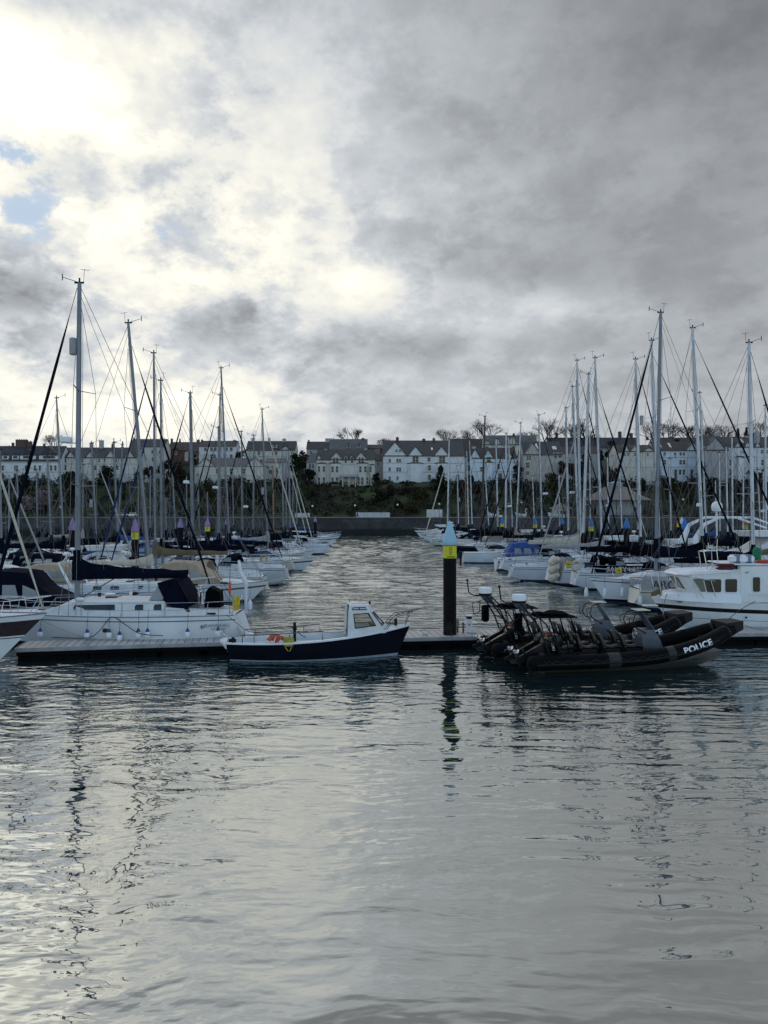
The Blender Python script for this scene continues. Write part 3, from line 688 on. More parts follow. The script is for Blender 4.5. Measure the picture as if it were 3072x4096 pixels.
    for (px, y0, y1, wpx) in bays:                    # canted bay, full height between rows
        a = f(px); w2 = wpx / FPX * D / 2; z1, z0 = zf(y0), zf(y1); mb = MB()
        ring = lambda z: [(a - w2, -.12, z), (a - w2 * .6, -1.1, z), (a + w2 * .6, -1.1, z), (a + w2, -.12, z)]
        mb.loft([ring(-2), ring(z1)]); by = mb.build('bay', [wall], root)
        mb = MB(); r2 = lambda z, k: [(a + (q[0] - a) * k, q[1] * k, q[2]) for q in ring(z)]
        mb.loft([r2(z1 + .002, 1.08), r2(z1 + .22, 1.08), r2(z1 + .5, .5)]); mb.build('bay_roof', [roof], by)
    for (y0, y1, xs_, wpx, *yo) in rows:
        for px in xs_: window(px, y0, y1, wpx, yo[0] if yo else 0.)
    for (px, y0, wpx) in doors:
        a = f(px); w2 = wpx / FPX * D / 2; mb = MB(); mb.box(a - w2, a + w2, -.15, -.05, .8, zf(y0)); dr = mb.build('door', [DOORM], root)
        mb = MB(); mb.box(a - w2 - .12, a - w2 - .002, -.25, -.002, .8, zf(y0) + .12); mb.box(a + w2 + .002, a + w2 + .12, -.25, -.002, .8, zf(y0) + .12); mb.box(a - w2 - .2, a + w2 + .2, -.35, -.002, zf(y0) + .122, zf(y0) + .35); mb.build('door_surround', [TRIM], dr)
    for y in bands:
        mb = MB(); z = zf(y); mb.box(-W/2 - .04, W/2 + .04, -.16, -.002, z - .12, z + .06); mb.build('string_course', [TRIM], root)
    for px, y0, y1, wpx in sky:                       # skylights lying in the front roof slope
        a = f(px); w2 = wpx / FPX * D / 2; sl = (hr - he) / (depth/2)
        def rp(x, v): return (x, v * depth/2 - .02, he + v * (hr - he) + .24)
        mb = MB(); mb.add([rp(a - w2, y0), rp(a + w2, y0), rp(a + w2, y1), rp(a - w2, y1)], [(0, 1, 2, 3)]); mb.build('skylight', [SKYL], rf)
    for px, wpx, v in dorm:
        a = f(px); w2 = wpx / FPX * D / 2; y = v * depth / 2; z = he + v * (hr - he)
        mb = MB(); mb.box(a - w2, a + w2, y - .3, y + 2.2, z - .6, z + 1.25); dm = mb.build('dormer', [wall], rf)
        mb = MB(); mb.loft([[(a - w2 - .15, y - .5, z + 1.2), (a + w2 + .15, y - .5, z + 1.2), (a, y - .5, z + 1.2 + w2 * .9)], [(a - w2 - .15, y + 2.4, z + 1.2), (a + w2 + .15, y + 2.4, z + 1.2), (a, y + 2.4, z + 1.2 + w2 * .9)]]); mb.build('dormer_roof', [roof], dm)
        mb = MB(); mb.box(a - w2 * .6, a + w2 * .6, y - .34, y - .31, z + .15, z + 1.05); mb.build('pane', [PANEH], dm)
    return root
PANEH = glass('house_pane', (.006, .008, .012), .25); SKYL = mat('skylight_pane', (.45, .47, .50), .12, metal=.6, var=.02)
def rg(a, b, n): return [a + (b - a) * i / (n - 1) for i in range(n)]
# front rank, left to right
house(-60, 240, 1842, 1932, 1786, 262, 10, RW, SL, 'long white terrace with pale attic band at the far left', rows=[(1862, 1882, [12, 62, 68, 105, 140, 160, 205, 222], 7), (1893, 1915, [12, 60, 105, 150, 172], 7)],
      chim=[(25, 1768, 7), (60, 1755, 46), (90, 1762, 20), (150, 1772, 6)], bands=(1850, 1888), doors=[(174, 1902, 12)], dorm=[(20, 26, .1), (60, 26, .1), (110, 62, .1), (195, 80, .1)])
house(240, 548, 1830, 1962, 1792, 266, 10, RC, SL, 'pale terrace with four dark triangular dormers behind the left masts', gables=[(283, 34, 1806), (360, 34, 1806), (442, 40, 1803), (518, 40, 1802)],
      rows=[(1836, 1850, rg(262, 532, 13), 6), (1868, 1892, [500, 518, 535], 9), (1862, 1880, rg(262, 470, 8), 7)], bands=(1856, 1898), chim=[(345, 1768, 12, CHW), (385, 1758, 16, CHW), (430, 1772, 6)])
house(520, 658, 1786, 1900, 1758, 290, 8, RC, SL, 'tall narrow cream house rising behind the second left mast', chim=[(524, 1748, 5), (645, 1752, 8, CHW)], rows=[(1800, 1815, [575, 610, 640], 6), (1830, 1845, [575, 612], 6)])
house(672, 795, 1800, 1850, 1770, 318, 9, RB, SLB, 'dark brick house with a brown roof between two pale houses', chim=[(676, 1752, 7), (782, 1756, 10)], gables=[(702, 30, 1788)], rows=[(1806, 1818, [704, 750], 6)])
house(796, 945, 1785, 1868, 1765, 312, 8, RW, SL, 'white two storey house on the hill with nine small windows', rows=[(1790, 1804, [822, 846, 862, 905, 925], 8), (1818, 1832, [782, 846, 858, 900, 925], 8)], chim=[(800, 1756, 6), (930, 1758, 12)])
house(778, 1062, 1866, 1962, 1832, 262, 10, RC, SLG, 'broad cream villa with dark end gables behind the dark sail cover', gables=[(822, 76, 1832), (1020, 76, 1830)], hip=True,
      rows=[(1874, 1895, [805, 838, 870, 925, 975, 1010, 1035], 9), (1912, 1932, [805, 838, 875, 925, 975, 1010, 1035], 8)], bands=(1902,), chim=[(812, 1815, 22, CHW)])
house(985, 1180, 1800, 1935, 1766, 296, 9, RC, SL, 'large cream guest house with three chimneys and an end turret gable', gables=[(1142, 50, 1785), (1000, 46, 1795)], dorm=[(1098, 18, .25)],
      rows=[(1805, 1820, [1010, 1035, 1093, 1105, 1142], 7), (1838, 1858, [1010, 1045, 1095, 1125, 1160], 8), (1880, 1902, [1015, 1045, 1095, 1125], 9)], chim=[(1005, 1750, 12, CHW), (1070, 1750, 9, CHW), (1130, 1752, 14, CHW)], bands=(1826, 1868))
house(1062, 1140, 1850, 1945, 1835, 270, 7, RC, SLG, 'low cream wing with broad window beside the guest house', rows=[(1880, 1896, [1080], 22), (1870, 1890, [1110], 10)])
house(1226, 1316, 1795, 1850, 1768, 330, 8, RT, SL, 'small grey gabled house high on the hill above the gothic villa', chim=[(1232, 1758, 6), (1308, 1752, 20, CHW)], rows=[(1806, 1818, [1245], 7)])
house(1318, 1468, 1796, 1850, 1758, 318, 9, RG, SLG, 'grey upper house with two white dormers above the gothic villa', chim=[(1325, 1752, 22, CHW), (1370, 1748, 10, CHW), (1450, 1750, 12)], dorm=[(1394, 18, .15), (1435, 18, .15)])
house(1226, 1292, 1850, 1912, 1812, 280, 8, RC, SLG, 'turret wing with a pale pointed roof left of the gothic villa', hip=True, rows=[(1856, 1872, [1240, 1252, 1278], 6)])
house(1266, 1500, 1838, 1948, 1800, 260, 10, RC, SL, 'grand gothic villa with steep gables, bay windows and columned porch', gables=[(1345, 50, 1808), (1444, 48, 1808), (1383, 20, 1818), (1407, 20, 1818), (1276, 18, 1816)],
      rows=[(1830, 1850, [1337, 1349, 1438, 1450], 6, -.12), (1828, 1852, [1383, 1408], 7, -.12), (1866, 1890, [1331, 1349, 1442, 1462, 1482], 7, -1.1), (1866, 1888, [1277, 1297], 7, -1.1), (1868, 1888, [1405], 8), (1910, 1938, [1331, 1349, 1435, 1450, 1470, 1490], 7, -1.1), (1910, 1938, [1277, 1297], 7, -1.1)],
      bays=[(1340, 1855, 1948, 46), (1450, 1855, 1948, 44), (1287, 1856, 1948, 38), (1489, 1862, 1948, 20)], bands=(1858, 1900), chim=[(1300, 1792, 12, CHW), (1460, 1790, 12, CHW)])
mb_root = thing('porch', (X_(1397, 257.5), 256.3, Z_(1948, 258)), 0, 'white columned porch at the middle of the gothic villa', 'porch')
for xx in (-2.1, 0, 2.1):
    mb = MB(); mb.tube([(xx, 0, 0), (xx, 0, 3.3)], .16, 8); mb.build('column', [RC], mb_root)
mb = MB(); mb.box(-2.7, 2.7, -.4, 3.2, 3.302, 3.75); mb.box(-2.5, 2.5, -.25, 3.2, 3.752, 4.1); mb.build('porch_roof', [TRIM], mb_root)
house(1500, 1535, 1842, 1915, 1815, 275, 9, RT, SLB, 'narrow dark link house between the gothic villa and white apartments', chim=[(1512, 1808, 10, CHW)], rows=[(1850, 1862, [1512], 6)])
house(1468, 1580, 1794, 1845, 1780, 320, 9, RB, SLB, 'low brick row with a light window strip above the roofs', rows=[(1798, 1808, [1510, 1550], 10)], chim=[(1540, 1790, 10, CHW)])
house(1532, 1858, 1823, 1928, 1764, 262, 16, RW, SL, 'big white three storey apartment house with two front gables', gables=[(1662, 58, 1786), (1766, 58, 1786), (1580, 92, 1768)],
      rows=[(1826, 1848, [1662, 1768], 18, -.12), (1830, 1846, [1716], 9), (1862, 1882, [1645, 1672, 1717, 1758, 1780], 9, -.9), (1900, 1920, [1645, 1672, 1717, 1758, 1780, 1830], 9, -.9), (1836, 1850, [1559, 1590, 1600], 6, -.12), (1870, 1886, [1559, 1590, 1600], 6, -.12), (1906, 1920, [1559, 1590], 6, -.12), (1798, 1808, [1586, 1600], 5, -.12)],
      bays=[(1661, 1855, 1928, 62), (1768, 1855, 1928, 56)], bands=(1852, 1888), chim=[(1594, 1746, 12), (1700, 1752, 12), (1740, 1750, 10)], sky=[(1730, .35, .5, 7)])
house(1858, 1890, 1826, 1925, 1790, 266, 8, RW, SLB, 'narrow white extension with a small bay beside the apartments', rows=[(1832, 1846, [1874], 10), (1862, 1882, [1874], 14)])
house(1800, 2000, 1800, 1845, 1757, 330, 10, RT, SLB, 'long brown roofed house behind and above the white apartments', chim=[(1828, 1755, 8), (1810, 1757, 14), (1935, 1762, 8)], gables=[(1818, 46, 1766)])
house(1888, 2066, 1832, 1928, 1793, 262, 10, RP, SLB, 'pale blue victorian pair with a front gable behind the black mast', gables=[(1900, 40, 1796), (1953, 40, 1800), (2035, 30, 1806)], rows=[(1828, 1848, [1955], 12, -.12), (1856, 1876, [1955, 1993, 2035], 10), (1896, 1922, [1955, 2035], 10), (1868, 1888, [1895, 1925], 7)],
      doors=[(2000, 1896, 12)], bands=(1850, 1886), bays=[(1956, 1852, 1928, 34)], chim=[(1904, 1782, 16, CHW)], )
house(1938, 2150, 1778, 1850, 1743, 322, 9, RC, SLG, 'upper cream row with black timbered gables near skyline trees', gables=[(1948, 34, 1760), (2050, 46, 1744), (2115, 34, 1758), (1990, 30, 1750)], timber=True, rows=[(1785, 1800, [1948, 2052, 2118], 9, -.12)], chim=[(2062, 1732, 8)])
house(2096, 2250, 1818, 1912, 1768, 258, 12, RT, SL, 'grey house with a big plain gable at the left of its roof', gables=[(2130, 70, 1772)], rows=[(1822, 1840, [2115], 14, -.12), (1850, 1872, [2110], 12, -.12), (1812, 1832, [2222, 2240], 10), (1885, 1900, [2110], 12, -.12)], sky=[(2155, .3, .8, 8), (2225, .35, .6, 16)])
house(2250, 2400, 1812, 1900, 1788, 290, 9, RT, SLB, 'shaded grey row mostly hidden behind bare branches and masts', rows=[(1830, 1845, [2275, 2300, 2340], 8)])
house(2200, 2560, 1790, 1840, 1752, 345, 9, RG, SL, 'long dark roofed terrace along the right skyline', chim=[(2238, 1730, 8), (2380, 1738, 8), (2490, 1724, 12), (2535, 1730, 12), (2600, 1745, 8)])
house(2470, 2620, 1806, 1918, 1782, 264, 10, RC, SLB, 'cream four storey terrace with small gables behind the bandstand', gables=[(2502, 30, 1776), (2540, 40, 1782), (2595, 50, 1790)], rows=[(1812, 1824, [2498, 2511, 2540, 2590], 6, -.12), (1846, 1862, [2498, 2511, 2538, 2550, 2578, 2592, 2606], 6), (1880, 1892, [2498, 2511, 2538, 2575, 2595], 6), (1900, 1912, [2498, 2540, 2580], 6)], bands=(1870,))
house(2620, 2790, 1802, 1918, 1768, 266, 10, RP, SLB, 'pale blue three storey terrace left of the big blank gable', gables=[(2772, 60, 1770)], rows=[(1810, 1822, [2658, 2700, 2722, 2735], 7), (1840, 1858, [2658, 2722, 2736, 2750], 8), (1878, 1898, [2720, 2735, 2752, 2772], 7)], doors=[(2702, 1880, 8), (2766, 1880, 8)], bands=(1830, 1868), sky=[(2652, .3, .7, 5), (2690, .3, .8, 8)], chim=[(2650, 1760, 10)])
house(2620, 2900, 1785, 1840, 1752, 335, 9, RT, SLB, 'brown roofed upper row right of the bare skyline trees', chim=[(2700, 1745, 12), (2830, 1742, 20)], gables=[(2712, 20, 1758)])
house(2826, 2914, 1800, 1918, 1746, 258, 14, RG, SL, 'tall blank grey gable wall among the right hand masts', gables=[(2862, 84, 1750)], rows=[(1815, 1822, [2846], 3, -.12)])
house(2914, 3140, 1788, 1914, 1750, 262, 12, RW, SL, 'white terrace with bay windows at the far right edge', rows=[(1800, 1814, [2960, 2976, 3048, 3066], 7), (1838, 1862, [2922, 2950, 2966, 2990, 3010, 3050], 8), (1876, 1900, [2922, 2950, 2966, 2990, 3012, 3050], 8)], gables=[(2950, 22, 1768), (2990, 22, 1766), (3030, 22, 1768)], sky=[(2896, .3, .8, 9), (2986, .35, .8, 9)], bands=(1828, 1870), bays=[(2958, 1830, 1914, 34), (3000, 1830, 1914, 34)], chim=[(2905, 1730, 18, CHW), (3020, 1740, 16, CHW)])

# ------------------------------------------------------------------ trees and scrub
def leaf_mat(name, c):
    return mat(name, c, .8, var=.45, scale=.6, spec=.15)
LV = [leaf_mat('dark_evergreen', (.010, .018, .010)), leaf_mat('brown_twigs', (.034, .024, .018)), leaf_mat('olive_leaves', (.040, .042, .014)), leaf_mat('deep_green_leaves', (.016, .030, .012)), leaf_mat('dull_purple_twigs', (.040, .026, .028)), leaf_mat('blossom', (.20, .15, .16))]
BARK = mat('dark_bark', (.030, .025, .020), .9, var=.3)
def leaves(mb, c, r, n, s, m, rnd):
    for _ in range(n):
        u = rnd.gauss(0, 1), rnd.gauss(0, 1), rnd.gauss(0, 1); l = math.sqrt(sum(a * a for a in u)) or 1; q = rnd.random() ** .45
        p = Vector((c[0] + u[0] / l * r[0] * q, c[1] + u[1] / l * r[1] * q, c[2] + u[2] / l * r[2] * q))
        a = Vector((rnd.gauss(0, 1), rnd.gauss(0, 1), rnd.gauss(0, 1))).normalized() * s * rnd.uniform(.6, 1.4); b = a.orthogonal().normalized() * s * rnd.uniform(.4, .8)
        b.rotate(Matrix.Rotation(rnd.random() * 6.28, 3, a))
        mb.add([p - a, p + b, p + a, p - b], [(0, 1, 2, 3)], m)
def tree(px, D, ytop, wpx, leafm, label, ybase=None, kind='round', n=900, seed=1):
    rnd = random.Random(seed * 31 + int(px)); x = X_(px, D); z0 = hillz(x, D) if ybase is None else Z_(ybase, D); h = (Z_(ytop, D) - z0) * (1.22 if kind == 'bare' else 1); w_ = wpx / FPX * D / 2
    root = thing('evergreen_tree' if kind != 'bare' else 'bare_tree', (x, D, z0), 0, label, 'tree', 'trees on the hillside')
    if kind == 'bare':
        mb = MB(); cr = MB()
        def br(p, d_, l, r, k):
            q = p + d_ * l; m_ = (p + q) / 2 + Vector((rnd.uniform(-1, 1), rnd.uniform(-1, 1), rnd.uniform(-.3, .6))) * l * .08
            (mb if k < 2 else cr).tube([p, m_, q], [r, r * .85, r * .68], 5 if k < 2 else 3, caps=False)
            if k >= 6: return
            for i in range(3 if k < 4 else 2 + (rnd.random() < .5)):
                a = (d_ + Vector((rnd.uniform(-1, 1), rnd.uniform(-1, 1) * .8, rnd.uniform(-.35, .65))) * (.55 + .07 * k)).normalized()
                br(q if i else m_ + (q - m_) * .7, a, l * rnd.uniform(.62, .84), max(.035, r * .6), k + 1)
        br(Vector((0, 0, 0)), Vector((0, 0, 1)), h * .27, h * .028, 0)
        mb.build('trunk', [BARK], root); cr.build('crown', [BARK], root)
        return root
    mb = MB(); mb.tube([(0, 0, -.5), (0.1, 0, h * .5), (0, .1, h * .8)], [h * .035, h * .025, h * .01], 6)
    for i in range(5): a = rnd.random() * 6.28; mb.tube([(0, 0, h * (.3 + .08 * i)), (math.cos(a) * w_ * .6, math.sin(a) * w_ * .6, h * (.45 + .09 * i))], [h * .015, h * .005], 4)
    mb.build('trunk', [BARK], root)
    mb = MB()
    for i in range(11):
        u = (i + .5) / 11
        if kind == 'cone': rr = w_ * (1 - u * .85) * .8; c = (rnd.uniform(-.25, .25) * rr, rnd.uniform(-.3, .3) * rr, h * (.12 + .80 * u)); r = (rr, rr, h * .11)
        else: a = rnd.random() * 6.28; q = rnd.uniform(.1, .62) * w_; c = (math.cos(a) * q, math.sin(a) * q, h * rnd.uniform(.38, .82)); k = rnd.uniform(.28, .48) * w_; r = (k, k, k * .8)
        leaves(mb, c, r, n // 11, .30 + .02 * w_, 0, rnd)
    mb.build('crown', [leafm], root)
    return root
i = 0
for px, D, yt, w_, lm, lab, kd in [
    (85, 250, 1888, 110, LV[0], 'dark evergreen at the far left below the white terrace', 'round'), (20, 248, 1916, 60, LV[0], 'low dark bush cut by the left photo edge', 'round'),
    (275, 250, 1880, 150, LV[0], 'wide dark evergreen mass right of the tallest left mast', 'round'), (425, 250, 1852, 110, LV[0], 'tall dark green tree in front of the terrace dormers', 'round'),
    (340, 246, 1905, 90, LV[2], 'olive brown tree among the left masts', 'round'), (480, 244, 1945, 80, LV[3], 'dark tree below the cream terrace end', 'round'),
    (600, 256, 1852, 70, LV[1], 'thin brown tree between the leaning mast and villa', 'round'), (705, 256, 1830, 90, LV[1], 'brown tree on the slope below the brick house', 'round'), (740, 252, 1880, 80, LV[0], 'dark tree just left of the cream villa', 'round'),
    (830, 246, 1922, 110, LV[2], 'weeping olive green tree in front of the cream villa', 'round'), (912, 244, 1950, 90, LV[1], 'brown bushy tree below the cream villa', 'round'), (1000, 246, 1940, 70, LV[0], 'dark tree under the villa right gable', 'round'),
    (1180, 270, 1795, 90, LV[3], 'green tree right of the guest house', 'round'), (1210, 300, 1790, 70, LV[1], 'brown tree on the upper bank left of the small grey house', 'round'), (1278, 300, 1790, 60, LV[0], 'dark tree in front of the small grey house', 'round'),
    (1238, 256, 1860, 70, LV[0], 'round dark clipped tree left of the gothic villa', 'round'), (1215, 254, 1880, 40, LV[3], 'small round bush beside the garden wall', 'round'),
    (1762, 250, 1858, 110, LV[0], 'spreading dark conifer in front of the apartment house', 'cone'), (1520, 245, 1950, 70, LV[0], 'dark bush below the gothic villa steps', 'round'),
    (1840, 246, 1900, 100, LV[1], 'brown tree below the narrow white extension', 'round'), (1590, 240, 1990, 60, LV[3], 'green shrub by the promenade lamp', 'round'), (1655, 240, 2000, 70, LV[2], 'olive shrub right of the promenade lamp', 'round'),
    (2440, 300, 1725, 70, LV[0], 'dense dark clump on the right skyline', 'round'), (2950, 330, 1712, 70, LV[0], 'pointed dark conifer on the right skyline', 'cone'), (2985, 332, 1706, 60, LV[0], 'second pointed dark conifer beside the first', 'cone'), (3015, 330, 1728, 60, LV[0], 'shorter dark conifer right of the pointed pair', 'cone'),
    (2705, 335, 1742, 50, LV[0], 'small dark tree above the blue terrace', 'round'), (2300, 262, 1850, 110, LV[4], 'purplish bare thicket in front of the shaded row', 'round'), (2420, 256, 1900, 120, LV[1], 'brown thicket behind the bandstand', 'round'), (2210, 250, 1885, 110, LV[2], 'olive tree below the plain gable house', 'round'), (2660, 252, 1900, 120, LV[3], 'green bushes under the blue terrace', 'round'), (2850, 250, 1908, 130, LV[0], 'dark bushes under the blank gable wall', 'round'), (3030, 250, 1868, 90, LV[3], 'green tree at the right edge below the white terrace', 'round'), (2980, 246, 1925, 120, LV[0], 'dark bushes below the white terrace at right', 'round'), (110, 236, 1975, 90, LV[5], 'pinkish blossoming shrub behind the left moorings', 'round'), (175, 240, 1950, 90, LV[5], 'second pinkish shrub lower than the dark evergreen', 'round'),
    (800, 330, 1755, 20, LV[0], 'tiny dark spiky tree at a left rooftop', 'round'), (455, 300, 1752, 36, LV[0], 'dark pine between left rooftops', 'cone'), (490, 302, 1762, 34, LV[0], 'second dark pine between left rooftops', 'cone'), (720, 330, 1752, 26, LV[0], 'small pine on the skyline behind the brick house', 'cone')]:
    i += 1; tree(px, D, yt, w_, lm, lab, kind=kd, seed=i, n=1100 if w_ > 60 else 600)
for px, D, yt, yb, lab in [(1410, 345, 1722, 1800, 'bare domed tree on the skyline above the gothic villa'), (1540, 345, 1755, 1800, 'low bare tree left of the white apartments ridge'), (1775, 345, 1735, 1800, 'bare tree behind the apartment roof'), (1868, 345, 1742, 1800, 'small bare tree between the apartment and timbered roofs'),
    (1952, 345, 1702, 1800, 'large bare tree beside the tall black mast'), (2100, 350, 1730, 1800, 'low bare tree behind the timbered gables'), (2180, 345, 1684, 1800, 'large bare tree between two white masts on the skyline'), (2350, 345, 1690, 1800, 'bare tree on the skyline among clustered right masts'), (2290, 350, 1712, 1800, 'thin bare tree left of the dark skyline clump'),
    (2620, 345, 1700, 1800, 'tall thin bare tree just left of the tallest right mast'), (2672, 345, 1690, 1800, 'upright bare tree just right of the tallest right mast'), (2890, 350, 1710, 1800, 'spreading bare tree left of the pointed conifers'), (2820, 350, 1722, 1800, 'bare tree above the blank grey gable'), (3045, 345, 1706, 1800, 'bare tree at the right edge of the skyline'), (215, 345, 1748, 1800, 'faint bare domed tree between left rooftops'), (2750, 350, 1718, 1800, 'small bare tree above the blue terrace')]:
    i += 1; tree(px, D, yt - 4, 80, BARK, lab, ybase=yb + 60, kind='bare', seed=i)
for px, D, yt, w_, lm, lab in [(560, 257, 1880, 60, 1, 'brown tree right of the terrace end, behind the leaning mast'), (655, 285, 1815, 60, 0, 'dark tree between the tall cream house and the brick house'), (772, 300, 1800, 34, 1, 'slim brown tree beside the white hill house'),
    (960, 288, 1775, 50, 0, 'dark tree in the gap left of the guest house'), (1140, 250, 1925, 70, 1, 'brown tree in front of the low cream wing'), (1322, 300, 1805, 36, 0, 'dark tree behind the gothic villa roof'), (1506, 258, 1888, 34, 0, 'dark tree in front of the narrow link house'),
    (1560, 248, 1935, 60, 1, 'brown thicket under the apartment gable end'), (1690, 246, 1942, 80, 2, 'olive hedge under the apartment bays'), (1880, 256, 1895, 46, 0, 'dark tree between the extension and the blue pair'), (1925, 246, 1918, 70, 1, 'brown thicket under the blue pair'), (2075, 256, 1850, 60, 4, 'purplish bare tree left of the plain gable house'),
    (2130, 246, 1900, 90, 1, 'brown thicket below the plain gable house'), (2262, 256, 1830, 60, 1, 'brown tree right of the plain gable house'), (2345, 258, 1800, 90, 4, 'tall purplish tree mass on the shaded right bank'), (2400, 300, 1752, 60, 0, 'dark tree above the shaded row'), (2450, 256, 1850, 60, 1, 'brown tree left of the cream four storey terrace'),
    (2560, 248, 1905, 80, 0, 'dark bushes under the cream four storey terrace'), (2808, 256, 1830, 50, 0, 'dark tree between the blue terrace and blank gable'), (2742, 248, 1908, 90, 1, 'brown thicket under the blue terrace steps'), (2925, 248, 1900, 70, 1, 'brown tree below the white right terrace')]:
    i += 1; tree(px, D, yt, w_, LV[lm], lab, kind='round', seed=i, n=900)
rnd = random.Random(3); mb = MB()
for _ in range(950):
    y = 236.5 + rnd.random() ** .9 * 26; x = rnd.uniform(-150, 150); h = rnd.uniform(.8, 2.2); r = rnd.uniform(1.2, 2.8)
    if 252 < y and -42 < x < 30: h *= .5
    leaves(mb, (x, y, hillz(x, y) + h * .5), (r, r * .8, h), 34, .42, rnd.choices([0, 1, 2, 3, 4], [6, 5, 1.5, 2, 2.5])[0], rnd)
for _ in range(420):
    y = rnd.uniform(285, 336); x = rnd.uniform(-190, 190); h = rnd.uniform(1., 2.4); r = rnd.uniform(1.5, 3.)
    leaves(mb, (x, y, hillz(x, y) + h * .5), (r, r * .8, h), 26, .5, rnd.choices([0, 1, 2, 3], [4, 4, 1, 2])[0], rnd)
tag(mb.build('hillside_scrub', LV), 'dark tangled bushes covering the bank below the houses', 'bushes', kind='stuff')

# ------------------------------------------------------------------ promenade furniture
GLB = mat('lamp_globe', (.75, .75, .70), .3, var=.02); IRON = mat('black_iron', (.015, .015, .016), .5)
for px, y, lab in [(1250, 2024, 'globe lamp post nearest the left moorings'), (1420, 2022, 'globe lamp post behind the white barrier'), (1590, 2019, 'globe lamp post at the middle of the quay'), (1757, 2016, 'globe lamp post just left of the big ladder pile'), (2086, 2010, 'globe lamp post among the right masts'), (2733, 1998, 'globe lamp post behind the thick blue capped pile'), (242, 2028, 'globe lamp post behind the far left masts')]:
    D = 226; root = thing('lamp_post', (X_(px, D), D, 5.0), 0, lab, 'street lamp', 'globe lamps along the promenade'); h = Z_(y, D) - 5.0
    mb = MB(); mb.tube([(0, 0, 0), (0, 0, .8), (0, 0, h - .25)], [.09, .05, .04], 6); mb.build('post', [IRON], root)
    mb = MB(); mb.ell((0, 0, h), (.30, .30, .30), 12, 8); mb.build('globe', [GLB], root)
PW = mat('white_barrier_paint', (.55, .57, .60), .6)
for x0, x1, y0, lab in [(1424, 1560, 2050, 'long white barrier panels behind the quay wall'), (1706, 1770, 2038, 'short white hoarding left of the big ladder pile'), (1180, 1240, 2052, 'short white panel at the end of the left moorings')]:
    D = 232; root = thing('white_barrier', (X_((x0 + x1)/2, D), D, 5.0), 0, lab, 'barrier'); W2 = (x1 - x0) / FPX * D / 2; h = Z_(y0, D) - 5
    n = max(2, int(W2 * 2 / 2.4))
    for k in range(n): mb = MB(); a = -W2 + 2 * W2 * k / n; mb.cbox(a + .03, a + 2 * W2 / n - .03, -.05, .05, .05, h, .02); mb.build('panel', [PW], root)
    mb = MB(); [mb.box(-W2 + 2 * W2 * k / n - .03, -W2 + 2 * W2 * k / n + .03, .06, .14, 0, h) for k in range(n + 1)]; mb.build('posts', [IRON], root)
for x0, x1, lab in [(1180, 1720, 'dark railing along the middle of the quay'), (-200, 1100, 'dark railing along the left quay'), (1760, 3300, 'dark railing along the right quay')]:
    D = 220.4; root = thing('quay_railing', (X_(x0, D), D, 5.08), 0, lab, 'railing'); W_ = (x1 - x0) / FPX * D; mb = MB()
    n = int(W_ / 2.5)
    for k in range(n + 1): mb.box(W_*k/n - .03, W_*k/n + .03, -.03, .03, 0, 1.1)
    for z in (.55, 1.08): mb.box(0, W_, -.02, .02, z - .025, z + .025)
    mb.build('rails', [IRON], root)
TENT = mat('bandstand_roof', (.19, .16, .15), .7, var=.12, scale=.5)
D = 232; root = thing('bandstand', (X_(2462, D), D, 5.0), 0, 'wide bandstand with grey brown tented roof and raised lantern', 'bandstand')
r0 = 125 / FPX * D * 1.12; ze = Z_(2002, D) - 5; zt = Z_(1958, D) - 5; mb = MB()
mb.lathe([(r0, ze), (r0 * .98, ze + .15), (r0 * .72, ze + (zt - ze) * .45), (r0 * .42, zt), (r0 * .40, zt + .25), (r0 * .22, zt + .9), (.05, zt + 1.1)], n=12, sm=False); mb.build('roof', [TENT], root)
mb = MB(); mb.lathe([(r0 * .20, zt + .8), (r0 * .20, zt + 1.8), (r0 * .26, zt + 1.82), (.05, zt + 2.6)], n=8, sm=False); mb.build('lantern', [TRIM], root)
for k in range(12):
    a = 2 * math.pi * (k + .5) / 12; mb = MB(); mb.tube([(r0 * .9 * math.cos(a), r0 * .9 * math.sin(a), 0), (r0 * .9 * math.cos(a), r0 * .9 * math.sin(a), ze)], .12, 6); mb.build('column', [IRON], root)
mb = MB(); mb.lathe([(r0 * .86, -1.), (r0 * .86, .7)], n=12, sm=False); mb.build('base', [CHM], root)
mb = MB(); mb.lathe([(r0 * .55, .7), (r0 * .55, ze + .4)], n=12, sm=False); mb.build('inner_wall', [TRIM], root)
root = thing('kiosk', (X_(2242, D), D, 5.0), 0, 'small kiosk with a pale pyramid roof left of the bandstand', 'kiosk')
w2 = 36 / FPX * D; mb = MB(); mb.box(-w2 * .8, w2 * .8, -w2 * .8, w2 * .8, 0, 2.6); mb.build('wall', [RC], root)
mb = MB(); mb.add([(-w2*1.1, -w2*1.1, 2.6), (w2*1.1, -w2*1.1, 2.6), (w2*1.1, w2*1.1, 2.6), (-w2*1.1, w2*1.1, 2.6), (0, 0, 4.4)], [(0,1,4),(1,2,4),(2,3,4),(3,0,4),(3,2,1,0)]); mb.build('roof', [TENT], root)
mb = MB(); mb.box(-w2*.5, w2*.5, -w2*.82, -w2*.803, 1.0, 2.1); mb.build('hatch', [PANEH], root)
